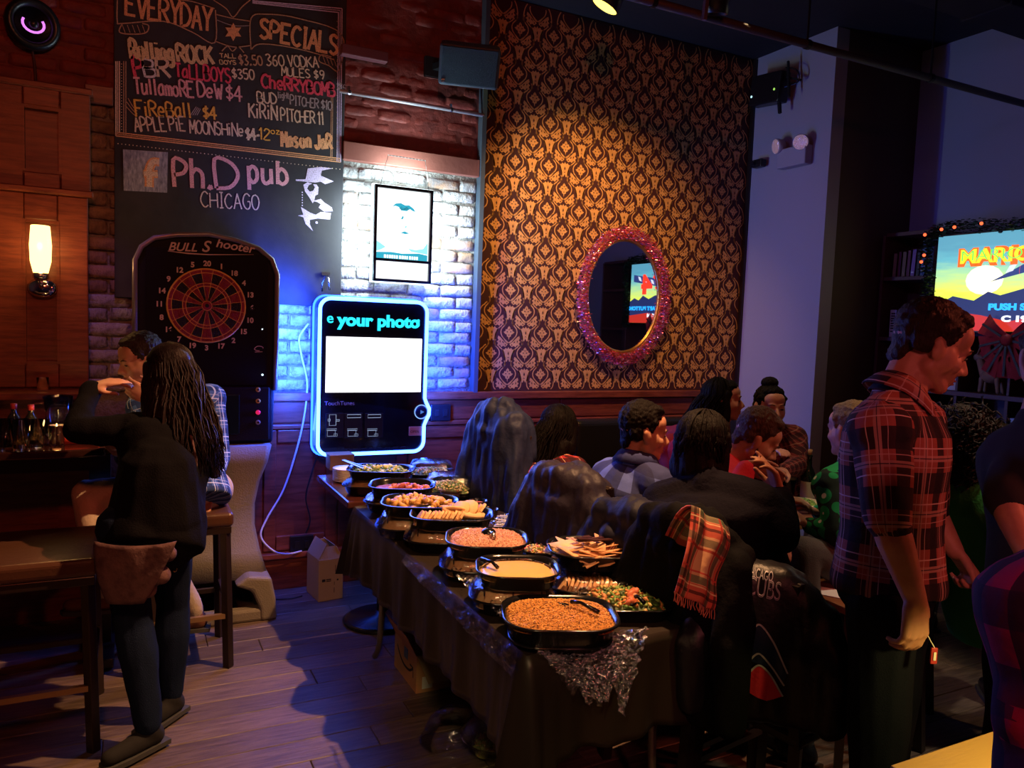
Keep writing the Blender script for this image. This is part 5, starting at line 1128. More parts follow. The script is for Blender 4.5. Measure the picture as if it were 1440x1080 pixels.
HM = mat('mid_brown_hair', (.06, .034, .02), .5, bump=.9, bs=140, vstr=(1, 1, .3), spec=.3); HL = mat('light_brown_hair', (.2, .13, .06), .5, bump=.9, bs=140, spec=.3)
LIP = mat('lips_rose', (.3, .09, .07), .45); BRW = HD
DJ = mat('dark_blue_denim', (.006, .008, .015), .85, bump=.35, bs=300, spec=.12); BJ = mat('black_trousers', (.008, .008, .009), .85, bump=.3, bs=200, spec=.08)
BLK = mat('black_wool', (.005, .0045, .006), .92, bump=.4, bs=160, spec=.06)
def pose_sit(x, y, ang, seat=.48, lean=0, k=1, hz=None):
    f = V((math.cos(ang), math.sin(ang), 0)); r = V((f.y, -f.x, 0)); o = V((x, y, 0)); Z = V((0, 0, 1))
    Wd = lambda a, b, c: o+r*a+f*b+Z*c
    J = dict(P=Wd(0, 0, seat+.09), N=Wd(0, lean, seat+.60*k), sL=Wd(-.18, lean*.85, seat+.55*k), sR=Wd(.18, lean*.85, seat+.55*k), hL=Wd(-.09, .02, seat+.08), hR=Wd(.09, .02, seat+.08),
             kL=Wd(-.12, .44, seat+.06), kR=Wd(.12, .44, seat+.06), aL=Wd(-.12, .40, .1), aR=Wd(.12, .40, .1), eL=Wd(-.25, lean+.08, seat+.3), eR=Wd(.25, lean+.08, seat+.3),
             wL=Wd(-.16, lean+.32, seat+.33), wR=Wd(.16, lean+.32, seat+.33))
    return J, Wd
ANG = lambda f: math.atan2(f[1], f[0])

# ---- standing man in the check shirt
PLM = plaid('maroon_navy_check', (.30, .08, .065), [(0, .18, .17, (.012, .008, .014), .93), (1, .2, .19, (.012, .008, .014), .93), (0, .62, .055, (.42, .22, .2), .8), (1, .64, .055, (.42, .22, .2), .8)],
            [(0, .62, .008, (.03, .01, .03), .9), (1, .64, .01, (.03, .01, .03), .9), (0, .80, .009, (.6, .42, .42), .9), (1, .82, .011, (.6, .42, .42), .9), (0, .47, .006, (.5, .3, .3), .8), (1, .48, .008, (.5, .3, .3), .8)], (.135, .14))
hc = at(1309, 485, 2.06); hf = RT*.93-FW*.13-V((0, 0, 1))*.40
J = dict(P=at(1247, 830, 2.06), N=at(1262, 556, 2.06), sR=at(1238, 606, 1.88), sL=at(1292, 592, 2.26), eR=at(1247, 728, 1.83), wR=at(1288, 846, 1.80), eL=at(1305, 715, 2.36), wL=at(1343, 775, 2.30),
         hR=at(1240, 850, 1.97), hL=at(1262, 845, 2.15))
J['kR'] = V((J['hR'].x+.02, J['hR'].y-.01, .5)); J['kL'] = V((J['hL'].x+.06, J['hL'].y+.04, .5)); J['aR'] = V((J['hR'].x-.03, J['hR'].y-.03, .1)); J['aL'] = V((J['hL'].x+.06, J['hL'].y+.08, .1))
J['tR'] = J['tL'] = RT
hem = [('c', J['P']+V((0, 0, .05)), .15, J['P']-V((0, 0, .02)), .148)]
person('man standing at right in a maroon and navy check shirt, looking down', J, (hc, hf), SKF, PLM, 'half', DJ, mat('dark_leather_shoe', (.03, .02, .015), .4), HD, lambda *a: short_hair(*a, top=.004), vox=.0052,
       hands={'R': (V((.06, .0, -1)), RT*-.25+FW*.6+V((0, 0, 0)), 1, [34, 30, 26, 22]), 'L': (RT*.5+V((0, 0, -.7))-FW*.1, -RT, -1, 62)}, brow=BRW, lip=LIP, collar=band_collar, ext=-.03, fold=.010, fs=8, topname='check_shirt', w=.98)
hr_ = at(1352, 770, 2.27)

# ---- woman with long dark hair standing at the bar table, far left
J = dict(P=V((.10, 3.17, .87)), N=at(240, 590, 3.12), sL=at(192, 606, 3.05), sR=at(286, 612, 3.22), eL=at(108, 604, 2.98), wL=at(128, 545, 3.18), eR=at(262, 650, 3.5), wR=at(212, 560, 3.42),
         hL=V((-.02, 3.13, .86)), hR=V((.15, 3.2, .86)), kL=V((.02, 3.14, .48)), kR=V((.16, 3.3, .48)), aL=onZ(208, 1018, .11), aR=onZ(240, 975, .11))
J['tL'] = V((-.85, -.55, 0)); J['tR'] = V((-.7, -.7, 0))
WH = mat('dark_hair_violet_sheen', (.016, .009, .010), .42, bump=.7, bs=110, vstr=(1, 1, .2), spec=.15)
hem = [('c', J['P']+V((0, 0, .16)), .155, J['P']+V((.0, 0, -.0)), .175), ('c', J['P']+V((0, 0, .0)), .172, J['P']+V((.0, 0, -.05)), .17)]
person('woman with long dark hair in a black coat standing at the bar table', J, (at(238, 526, 3.16), -RT*.75+FW*.6-V((0, 0, .25))), SKF, BLK, 'long', mat('navy_jeans', (.007, .013, .034), .85, bump=.4, bs=260, spec=.1), mat('black_suede_shoe', (.01, .009, .01), .9), WH,
       lambda fr, t, m, k, J: long_hair(fr, t, m, k, J, .40, 520, .10, seed=5, fall=RT*.10-FW*.10, wave=.016), vox=.007, hands={'L': (RT*.8+V((0, 0, .25))+FW*.25, -V((0, 0, 1))+FW*.3, -1, 16), 'R': (-RT*.6+V((0, 0, .3)), FW, -1, 20)},
       ext=.1, hem=hem, topname='coat', fold=.012)
# rolled jean cuffs
for q in ('aL', 'aR'): pass

# ---- man on the bar stool behind her
PLB = plaid('blue_white_check', (.05, .11, .3), [(0, .25, .16, (.015, .03, .11), .9), (1, .25, .16, (.015, .03, .11), .9)], [(0, .62, .03, (.55, .62, .75), .85), (1, .62, .03, (.55, .62, .75), .85), (0, .85, .015, (.5, .55, .7), .8), (1, .85, .015, (.5, .55, .7), .8)], (.075, .08))
J = dict(P=onZ(288, 700, .82)+V((-.06, .1, .02)), N=at(238, 556, 3.75), sL=at(200, 575, 3.6), sR=at(296, 560, 3.88), eL=at(190, 660, 3.5), wL=at(170, 640, 3.42), eR=at(308, 645, 3.84), wR=at(290, 700, 3.62),
         hL=at(262, 690, 3.66), hR=at(302, 688, 3.72), kL=at(122, 694, 3.56), kR=at(205, 735, 3.35), aL=at(150, 830, 3.5), aR=at(272, 858, 3.62))
J['tL'] = J['tR'] = -RT-FW*.3
KH = mat('beige_trousers', (.45, .36, .27), .85, bump=.4, bs=60)
person('seated man in a blue check shirt and beige trousers behind the long-haired woman', J, (at(198, 505, 3.6), -RT*.55-FW*.6-V((0, 0, .25))), SKO, PLB, 'long', KH, mat('brown_leather_boot', (.16, .06, .03), .5), HD, lambda *a: short_hair(*a, top=.01), vox=.008,
       brow=BRW, lip=LIP, collar=band_collar, ext=.05)

# ---- seated party, from the left
PR = plaid('red_black_check', (.33, .02, .03), [(0, .3, .22, (.02, .006, .01), .85), (1, .3, .22, (.02, .006, .01), .85)], [(0, .75, .02, (.6, .4, .25), .8), (1, .75, .02, (.6, .4, .25), .8)], (.07, .07))
f = (RT*.45+FW*.8); J, Wd = pose_sit(1.93, 3.22, ANG(f), .46, .05)
J['N'] = at(782, 646, 3.86); J['sL'] = at(752, 668, 3.8); J['sR'] = at(806, 662, 3.72)
person('woman with long straight black hair in a red check shirt at the table', J, (at(787, 603, 3.88), RT*.5+FW*.8-V((0, 0, .1))), SKF, PR, 'long', BJ, M['black'], HB, lambda fr, t, m, k, J: long_hair(fr, t, m, k, J, .27, 260, .05, seed=9, fall=-RT*.10), vox=.009)
PBUF = plaid('blue_grey_buffalo_check', (.09, .13, .42), [(0, .5, .25, (.018, .02, .07), .8), (1, .5, .25, (.018, .02, .07), .8)], [], (.17, .17))
f = (RT*.8+FW*.45); J, Wd = pose_sit(1.86, 2.66, ANG(f), .46, .06)
J['N'] = at(893, 648, 3.2); J['sL'] = at(855, 668, 3.32); J['sR'] = at(925, 682, 3.08); J['eL'] = at(838, 730, 3.35); J['eR'] = at(950, 740, 3.05)
person('man with short dark hair in a blue and grey buffalo check shirt', J, (at(905, 607, 3.2), RT*.97+FW*.1-V((0, 0, .12))), SKO, PBUF, 'long', BJ, M['black'], HB, lambda *a: short_hair(*a, top=.014), vox=.0065, brow=BRW, lip=LIP, collar=band_collar, w=1.02, beard=None)
f = (RT*.7+FW*.6); J, Wd = pose_sit(1.90, 2.10, ANG(f), .46, .08)
J['P'] = at(1010, 830, 2.68); J['N'] = at(992, 680, 2.66); J['sL'] = at(934, 712, 2.72); J['sR'] = at(1066, 712, 2.56); J['eR'] = at(1098, 752, 2.50); J['wR'] = at(1096, 694, 2.72); J['eL'] = at(950, 800, 2.8); J['wL'] = at(1078, 756, 2.86)
person('large person seen from behind in a black jacket, raising one hand', J, (at(992, 626, 2.74), RT*.72+FW*.62-V((0, 0, .1))), SKO, mat('black_padded_jacket', (.005, .0045, .009), .8, bump=.4, bs=70, spec=.05), 'long', BJ, M['black'], HB,
       lambda fr, t, m, k, J: long_hair(fr, t, m, k, J, .03, 150, .0, seed=4, wave=.008, fall=V((0, 0, 0))), vox=.0065, w=1.3, k=1.14, hands={'R': (V((0, 0, 1))-RT*.35+FW*.1, -RT, -1, [30, 26, 22, 10]), 'L': (RT*.8-V((0, 0, .5)), FW*.6-V((0, 0, 1)), 1, 30)}, topname='jacket', fold=.008, hk=1.02)
RED = mat('bright_red_jersey', (.62, .02, .05), .8, bump=.3, bs=80)
f = (RT*.9+FW*.1); J, Wd = pose_sit(2.24, 2.66, ANG(f), .46, .16)
J['N'] = at(1022, 648, 3.32); J['sL'] = at(962, 634, 3.62); J['sR'] = at(1030, 678, 3.22); J['eR'] = at(1035, 700, 3.1); J['wR'] = at(1050, 656, 3.14); J['eL'] = at(1000, 680, 3.6); J['wL'] = at(1100, 700, 3.5); J['P'] = at(955, 730, 3.45)
person('bearded man in a bright red top bending over the table', J, (at(1064, 616, 3.3), RT*.80-FW*.12-V((0, 0, .50))), SKO, RED, 'long', BJ, M['black'], HM, lambda *a: short_hair(*a, top=.018, quiff=0), vox=.0065, brow=BRW, lip=LIP, beard=mat('brown_beard', (.05, .025, .015), .8, bump=.8, bs=150),
       hands={'R': (RT*.9-V((0, 0, .25)), -FW-V((0, 0, .5)), -1, 20)})
f = (RT*.9-FW*.1); J, Wd = pose_sit(2.75, 3.55, ANG(f), .46, .05); J['N'] = at(1010, 600, 4.3)
person('dark-haired woman in profile at the back of the booth', J, (at(1017, 562, 4.25), RT*.92-FW*.15), SKF, mat('deep_red_blouse', (.4, .02, .03), .8), 'long', BJ, M['black'], HB, lambda fr, t, m, k, J: long_hair(fr, t, m, k, J, .16, 110, .04, seed=12, fall=-RT*.10), vox=.009, brow=BRW, lip=LIP)
PM = plaid('maroon_fine_check', (.2, .03, .035), [(0, .3, .2, (.04, .012, .02), .8), (1, .3, .2, (.04, .012, .02), .8)], [(0, .75, .04, (.4, .2, .16), .6), (1, .75, .04, (.4, .2, .16), .6)], (.05, .05))
f = -FW; J, Wd = pose_sit(3.25, 3.42, ANG(-FW*.9+RT*.1), .50, .05)
J['N'] = at(1086, 604, 4.26); J['sL'] = at(1117, 617, 4.3); J['sR'] = at(1060, 618, 4.26); J['P'] = at(1092, 705, 4.4); J['eL'] = at(1124, 655, 4.15); J['wL'] = at(1100, 662, 3.95); J['eR'] = at(1052, 655, 4.1); J['wR'] = at(1082, 640, 3.92)
def bun(fr, t, m, k, J):
    h = short_hair(fr, t, m, k, J, top=0); c, f_, u_, s_ = fr; MB().ball(c+u_*.125-f_*.03, (.05, .045, .035)).build('bun', m, h, True)
person('woman with her hair in a bun in a maroon check shirt, facing the camera', J, (at(1083, 571, 4.2), -FW*.93+RT*.08-V((0, 0, .12))), SKF, PM, 'long', BJ, M['black'], HB, bun, vox=.0065, brow=BRW, lip=LIP, collar=None, jaw=.92)
# green knitted sweater
def sweater():
    m = bpy.data.materials.new('green_knit_with_cream_print'); m.use_nodes = True; nt = m.node_tree; b = nt.nodes['Principled BSDF']; b.inputs['Roughness'].default_value = .9; b.inputs['Specular IOR Level'].default_value = .2
    uv = nd(nt, 'ShaderNodeUVMap'); vo = nd(nt, 'ShaderNodeTexVoronoi', Scale=17); nt.links.new(uv.outputs[0], vo.inputs['Vector'])
    r = nd(nt, 'ShaderNodeValToRGB'); r.color_ramp.interpolation = 'CONSTANT'; e = r.color_ramp.elements; e[0].color = (.7, .68, .58, 1); e[0].position = 0; e[1].position = .19; e[1].color = (.01, .24, .07, 1)
    q = e.new(.55); q.color = (.008, .02, .015, 1); nt.links.new(vo.outputs['Distance'], r.inputs[0]); nt.links.new(r.outputs[0], b.inputs['Base Color']); return m
f = (-RT*.75+FW*.5); J, Wd = pose_sit(2.75, 2.30, ANG(f), .50, .04)
J['P'] = at(1215, 795, 3.25); J['N'] = at(1200, 652, 3.28); J['sL'] = at(1168, 684, 3.12); J['sR'] = at(1240, 680, 3.42); J['eL'] = at(1180, 750, 3.0); J['wL'] = at(1136, 738, 3.12); J['eR'] = at(1240, 750, 3.5); J['wR'] = at(1150, 720, 3.5)
J['hL'] = at(1210, 800, 3.15); J['hR'] = at(1225, 795, 3.35); J['kL'] = at(1128, 776, 2.98); J['kR'] = at(1150, 770, 3.3); J['aL'] = at(1136, 925, 2.95); J['aR'] = at(1165, 900, 3.3); J['aL'].z = J['aR'].z = .1
person('man in a green knitted sweater with cream paw prints, seated at the table end', J, (at(1196, 604, 3.3), -RT*.45+FW*.85), SKF, sweater(), 'long', mat('charcoal_trousers', (.05, .045, .04), .85, bump=.3, bs=200), M['black'], HL, lambda *a: short_hair(*a, top=.008), vox=.0075, brow=BRW,
       hands={'L': (-RT*.6+V((0, 0, .5))+FW*.3, V((0, 0, -1)), 1, 35)}, topname='sweater')
# people behind the standing man
f = FW; J, Wd = pose_sit(3.18, 1.84, ANG(FW*.5+RT*.7), .50, .05)
J['N'] = at(1354, 664, 3.0); J['sL'] = at(1304, 690, 3.05); J['sR'] = at(1408, 674, 2.95)
person('woman with dark curly hair in a bright green top behind the standing man', J, (at(1348, 614, 3.02), FW*.9+RT*.2), SKF, mat('bright_green_jersey', (.04, .33, .06), .8, bump=.3, bs=60), 'long', BJ, M['black'], HD, lambda *a: curly_hair(*a, n=330, r=(.105, .1, .15), off=(0, -.03, -.02)), vox=.010, w=1.05)
f = FW; J, Wd = pose_sit(3.85, 2.45, ANG(FW), .46, .05); J['N'] = at(1402, 668, 3.8)
person('person with frizzy golden-brown hair far behind at the right', J, (at(1400, 628, 3.8), FW), SKF, BLK, 'long', BJ, M['black'], HL, lambda *a: curly_hair(*a, n=260, r=(.15, .12, .15), seed=6), vox=.012)
J = dict(P=at(1475, 830, 2.3), N=at(1462, 590, 2.3), sL=at(1442, 628, 2.36), sR=at(1520, 630, 2.2), eL=at(1412, 700, 2.20), wL=at(1448, 790, 2.05), eR=at(1540, 740, 2.2), wR=at(1520, 860, 2.0))
for q in 'LR': J['h'+q] = J['P']+V((0, .09 if q == 'L' else -.09, -.03)); J['k'+q] = V((J['h'+q].x, J['h'+q].y, .5)); J['a'+q] = V((J['h'+q].x, J['h'+q].y, .1))
person('person in a black T-shirt standing at the right edge, one bare forearm forward', J, (at(1478, 500, 2.3), RT*.3+FW*.9), SKF, mat('black_navy_tee', (.01, .01, .016), .9), 'half', BJ, M['black'], HD, short_hair, vox=.010, hands={'L': (RT*.5-V((0, 0, .7)), FW, -1, 30)})
PG = plaid('magenta_black_buffalo_check', (.34, .01, .07), [(0, .5, .25, (.02, .006, .03), .92), (1, .5, .25, (.02, .006, .03), .8)], [], (.105, .115))
J, Wd = pose_sit(1.50, .50, ANG(V((.9, .3, 0))), .70, .03)
J['P'] = at(1600, 1130, 1.12); J['N'] = at(1560, 755, 1.15); J['sL'] = at(1480, 838, 1.20); J['sR'] = at(1690, 860, 1.1); J['eL'] = at(1452, 1010, 1.16); J['wL'] = at(1475, 1190, 1.22); J['eR'] = at(1680, 1020, 1.1); J['wR'] = at(1620, 1150, 1.2)
for q, s_ in (('L', .09), ('R', -.09)): J['h'+q] = J['P']+V((0, s_, -.02)); J['k'+q] = J['P']+V((.4, s_, -.04)); J['a'+q] = V((J['k'+q].x, J['k'+q].y, .3))
person('person in a magenta and black buffalo check shirt at the lower right corner', J, (at(1615, 640, 1.15), RT*.6+FW*.8), SKF, PG, 'long', BJ, M['black'], HD, short_hair, vox=.010)
# ------------------------------------------------------------------ buffet tables
BX0, BX1, BY0, BY1, BZ = .975, 1.70, 1.785, 3.58, .757
CL = mat('black_satin_cloth', (.020, .014, .011), .4, bump=.25, bs=9, vstr=(1, 1, .3), spec=.4)
t = thing('folding_table', 'folding buffet table hidden under the black cloth, one curved metal leg showing', 'table', (1.34, 2.68, 0))
bevel(MB().box((1.3375, 2.68, .73), (.71, 1.77, .035)).build('tabletop', mat('grey_table_plastic', (.3, .3, .3), .6), t), .006)
GM = mat('grey_steel_tube', (.25, .23, .2), .35, .8)
for yy in (3.30, 2.05):
    for xx in (1.08, 1.6):
        P = [(xx, yy+.12, .71), (xx, yy+.13, .4), (xx, yy+.16, .12), (xx, yy+.23, .016)] if yy > 3 else [(xx, yy-.02, .71), (xx, yy-.03, .4), (xx, yy-.05, .12), (xx, yy-.1, .016)]
        MB().tube(smoothpath(P, 5), .014, 10).build('leg', GM, t, True)
    MB().bar((1.08, yy+(.135 if yy > 3 else -.03), .4), (1.6, yy+(.135 if yy > 3 else -.03), .4), .02).build('cross_bar', GM, t)
def cloth():
    P = []; F = []; per = []
    W_, D_ = BX1-BX0, BY1-BY0; r0 = .012
    for (a, b), (c, d) in (((0, 0), (1, 0)), ((1, 0), (1, 1)), ((1, 1), (0, 1)), ((0, 1), (0, 0))):
        n = 40 if a != c else 90
        for k in range(n): f = k/n; per.append((BX0+W_*(a+(c-a)*f), BY0+D_*(b+(d-b)*f), (d-b), -(c-a), min(f, 1-f)*(W_ if a != c else D_)))
    N = len(per); rows = 12
    for j in range(rows+1):
        for i, (x, y, nx, ny, e) in enumerate(per):
            h = j/rows; cf = math.exp(-(e/.10)**2)
            w = (.012*math.sin(i*.43)+.008*math.sin(i*.9+1)+.010*noise.noise((x*5, y*5, 3)))*h+.014*math.sin(min(1, h*6)*PI/2)*.6
            w += cf*.05*h*(1+.4*math.sin(i*1.9))
            z = BZ-.0*h-(BZ-.458)*h-(.004 if j else 0)+.006*h*math.sin(i*.3)-cf*.03*h
            dx = nx*w; dy = ny*w
            if cf > .2:
                cxn = 1 if x > 1.33 else -1; cyn = 1 if y > 2.6 else -1; dx += cxn*.02*h*cf; dy += cyn*.02*h*cf
            P.append((x+dx, y+dy, z))
    for j in range(rows):
        for i in range(N): k = (i+1) % N; F.append((j*N+i, j*N+k, (j+1)*N+k, (j+1)*N+i)[::-1])
    F.append(tuple(range(N)))
    o = MB().add(P, F).build('tablecloth', CL, None, True, loc=(1.34, 2.68, BZ))
    o.data.polygons[-1].use_smooth = False; md = o.modifiers.new('s', 'SOLIDIFY'); md.thickness = .003; md.offset = 1
    return tag(o, 'black satin tablecloth over the long buffet table', 'tablecloth')
cloth()
t = thing('pedestal_table', 'dark wooden pedestal table beneath the jukebox at the far end of the buffet', 'table', (1.32, 3.95, 0))
DT = mat('dark_red_lacquered_top', (.06, .016, .014), .22, bump=.06, bs=10, vstr=(3, 1, 1), coat=.3)
bevel(MB().box((1.36, 3.93, .762), (.83, .68, .036)).build('tabletop', DT, t), .008, 2)
MB().tube([(1.26, 4.0, .74), (1.26, 4.0, .03)], .032, 14).build('pole', M['blackm'], t, True)
MB().lathe((1.26, 4.0, 0), [(.21, 0), (.215, .012), (.19, .024), (.05, .04), (.035, .06)], 32).build('base', mat('black_cast_base', (.015, .015, .02), .25, .3), t, True)

# ------------------------------------------------------------------ trays and food
TP = mat('gloss_black_tray', (.006, .006, .008), .16, spec=.6)
def rloop(w, d, r, z, n=5): return [(a, b, z) for a, b in rrect(w, d, r, n)]
ROT = -.40
def loft(mb, loops, c, rot, cap0=True, cap1=True):
    k = len(loops[0]); Rz = Matrix.Rotation(rot, 3, 'Z'); P = [V(c)+Rz@V(p) for l in loops for p in l]; F = []
    for j in range(len(loops)-1):
        for i in range(k): F.append((j*k+i, j*k+(i+1) % k, (j+1)*k+(i+1) % k, (j+1)*k+i))
    if cap0: F.append(tuple(range(k-1, -1, -1)))
    if cap1: F.append(tuple(range((len(loops)-1)*k, len(loops)*k)))
    return mb.add(P, F)
def tray(c, w, d, h, label, rot=ROT, group=None, m=None):
    """c: centre of the base. Walls flare to a rolled rim; the inside is hollow"""
    t = thing('food_tray', label, 'tray', tuple(c), group); r = min(w, d)*.34
    ls = [rloop(w*.80, d*.80, r*.8, 0), rloop(w*.86, d*.86, r*.9, h*.15), rloop(w*.93, d*.93, r, h*.9), rloop(w, d, r, h), rloop(w, d, r, h+.004), rloop(w*.965, d*.965, r, h+.005), rloop(w*.90, d*.90, r*.95, h*.85), rloop(w*.80, d*.80, r*.85, h*.2), rloop(w*.76, d*.76, r*.8, h*.12)]
    loft(MB(), ls, c, rot).build('tray_body', m or TP, t, True)
    return t
def lid(c, w, d, h, label, z, rot=ROT, name='tray_lid'):
    t = thing(name, label, 'lid', (c[0], c[1], z)); r = min(w, d)*.34
    ls = [rloop(w*1.0, d*1.0, r, 0), rloop(w*.97, d*.97, r, .004), rloop(w*.93, d*.93, r, .01), rloop(w*.90, d*.90, r*.9, h*.5), rloop(w*.84, d*.84, r*.9, h*.9), rloop(w*.76, d*.76, r*.8, h)]
    loft(MB(), ls, (c[0], c[1], z), rot, False).build('dome', M['clear'], t, True)
    mb = MB()
    for q in (-.33, 0, .33): mb.tube([V((c[0], c[1], z))+Matrix.Rotation(rot, 3, 'Z')@V(p) for p in ((q*w, -d*.40, h*.45), (q*w, -d*.36, h*.95), (q*w, d*.36, h*.95), (q*w, d*.40, h*.45))], .0025, 5)
    mb.build('rib', M['clear'], t, True); return t
def mound(c, w, d, h, m, label, name, cat='food', rot=ROT, grains=None, gm=None, gs=(.0045, .0016), amp=.006, rise=.02, seed=1, fs=60, parent=None):
    """heap: lumpy surface plus loose grains, uncountable"""
    n = 34; rr = random.Random(seed); Rz = Matrix.Rotation(rot, 3, 'Z'); c = V(c); P = []; F = []
    def hz(u, v):
        e = max(0, 1-(abs(u)**3.2+abs(v)**3.2)); return h*.2+rise*e**.6+amp*noise.noise((u*w*fs, v*d*fs, seed))*e**.3
    for j in range(n+1):
        for i in range(n+1):
            u, v = i/n*2-1, j/n*2-1; q = 1/max(1, (abs(u)**4+abs(v)**4)**.25); u2, v2 = u*q, v*q
            P.append(c+Rz@V((u2*w/2, v2*d/2, hz(u2, v2))))
    for j in range(n):
        for i in range(n): a = j*(n+1)+i; F.append((a, a+1, a+n+2, a+n+1))
    mb = MB().add(P, F); ms = [m]
    if grains:
        ms = [m]+list(gm)
        for k in range(grains):
            a = rr.uniform(-.97, .97); b = rr.uniform(-.97, .97)
            if abs(a)**4+abs(b)**4 > .93: continue
            mb.cur = 1+rr.randrange(len(gm)); p = c+Rz@V((a*w/2, b*d/2, hz(a, b)+gs[1]*.6)); dr_ = V((rr.gauss(0, 1), rr.gauss(0, 1), rr.gauss(0, .35))).normalized()
            L_ = gs[0]*rr.uniform(.6, 1.4); x, y, z = frame(dr_); W_ = gs[1]*rr.uniform(.7, 1.4)
            mb.add([p-z*L_, p+x*W_, p+y*W_, p-x*W_, p-y*W_, p+z*L_], [(0, 2, 1), (0, 3, 2), (0, 4, 3), (0, 1, 4), (5, 1, 2), (5, 2, 3), (5, 3, 4), (5, 4, 1)])
    o = mb.build(name, ms, None, True, loc=tuple(c)); stuff(o); return tag(o, label, cat)
def food_mats(pref, cols, rough=.5): return [mat('%s_%d' % (pref, i), c, rough, bump=.2, bs=150) for i, c in enumerate(cols)]
def cutlery(kind, a, b, label, m, name, group=None):
    """spoon, fork or tongs from bowl end a to handle end b"""
    a, b = V(a), V(b); t = thing(name, label, 'utensil', tuple(a), group); d = (b-a).normalized(); x, y, z = frame(d, V((0, 0, 1)))
    if kind == 'spoon':
        R = RM(x, d, x.cross(d)); mb = MB(); P = []; F = []; n = 14
        for j in range(5):
            for i in range(n): th = 2*PI*i/n; r = j/4; P.append(a+x*(.026*r*math.cos(th))+d*(.034*r*math.sin(th))+R.col[2]*(.012*r*r))
        for j in range(4):
            for i in range(n): k = (i+1) % n; F.append((j*n+i, j*n+k, (j+1)*n+k, (j+1)*n+i))
        o = mb.add(P, F).build('bowl', m, t, True); md = o.modifiers.new('s', 'SOLIDIFY'); md.thickness = .003
        MB().tube([a+d*.03+V((0, 0, .01)), a.lerp(b, .5)+V((0, 0, .015)), b], [.0065, .005, .007], 8).build('handle', m, t, True)
    elif kind == 'tongs':
        for q in (-1, 1): MB().bar(a+x*q*.018, b+x*q*.004, .014, .004).build('arm', m, t); MB().box(a+x*q*.018, (.026, .026, .006)).build('scoop', m, t)
    else:
        MB().bar(b, a+d*.03, .008, .003).build('handle', m, t); mb = MB().box(a+d*.025, (.02, .02, .003), R=RM(x, d, x.cross(d)))
        for q in (-1, -.33, .33, 1): mb.bar(a+d*.02+x*q*.008, a-d*.015+x*q*.008, .0025)
        mb.build('tines', m, t)
    return t
WRAP = None
FILM = filmmat('crinkled_cling_film', .12, 55, .012)
def film(corners, n, amp, label, seed=1, name='cling_film', fs=14, loc=None, rag=0):
    """crumpled clear sheet over four corners"""
    a, b, c, d = [V(q) for q in corners]; rr = random.Random(seed); P = []; F = []; nn, mm = n
    nrm = (b-a).cross(d-a).normalized()
    for j in range(mm+1):
        for i in range(nn+1):
            u, v = i/nn, j/mm; p = a*(1-u)*(1-v)+b*u*(1-v)+c*u*v+d*(1-u)*v
            e = amp*(noise.noise((p.x*fs+seed, p.y*fs, p.z*fs))+.6*noise.noise((p.x*fs*2.7, p.y*fs*2.7+seed, p.z*fs*2.7))); P.append(p+nrm*(e+rr.uniform(-1, 1)*amp*.28)+V((rr.uniform(-1, 1), rr.uniform(-1, 1), 0))*amp*.3+V((0, 0, -rag*v*v*(.5+noise.noise((u*5, 7, seed))+.5*noise.noise((u*14, 2, seed))))))
    for j in range(mm):
        for i in range(nn):
            k = j*(nn+1)+i; F += [(k, k+1, k+nn+2), (k, k+nn+2, k+nn+1)] if (i+j) % 2 else [(k, k+1, k+nn+1), (k+1, k+nn+2, k+nn+1)]
    return tag(MB().add(P, F).build(name, FILM, None, False, loc=tuple(a)), label, 'plastic wrap')
def tpos(px, py, z): p = onZ(px, py, z); return V((p.x, p.y, 0))
# stacks along the left side: a lidded tray below, an open one on top
bm = food_mats('bread', [(.55, .33, .17), (.5, .28, .14), (.6, .38, .2)], .8)
stk = [  # px, py of the upper rim, rim height, width, depth, base height of the table, what it holds
 (536, 659, .905, .34, .24, .781, 'green salad', 'nearest the jukebox'),
 (566, 681, .900, .31, .25, .781, 'pink cured meat pieces', 'between the green salad and the roast potatoes'),
 (591, 705, .900, .33, .26, .758, 'browned roast potato pieces', 'in front of the pink meat'),
 (636, 722, .895, .34, .26, .758, 'sliced flatbread', 'in front of the roast potatoes'),
 (685, 756, .893, .30, .27, .758, 'pale pink rice', 'with a round black spoon'),
 (728, 797, .888, .27, .24, .758, 'smooth yellow dip', 'in the middle of the buffet')]
tops = []
for i, (px, py, rz, w, d, bz0, what, where) in enumerate(stk):
    c = tpos(px, py, rz); b = V((c.x-.015, c.y+.01, bz0+.0015)); th = .052; low = (i != 1)
    tray(b, w*1.02, d*1.04, .045, 'black tray under a clear lid beneath the tray of '+what)
    mound((b.x, b.y, b.z+.012), w*.88, d*.88, .045, bm[i % 3], 'orange-brown food inside the lidded tray beneath the '+what, 'packed_food', rise=.062, amp=.016, seed=i, fs=45)
    lid((b.x, b.y, b.z), w*1.0, d*1.0, rz-.052-b.z-.048, 'clear domed lid carrying the tray of '+what, b.z+.051)
    t = tray((c.x, c.y, rz-th+.003), w, d, th-.003, 'open black tray of %s, %s' % (what, where)); tops.append(V((c.x, c.y, rz)))
Rz = Matrix.Rotation(ROT, 3, 'Z')
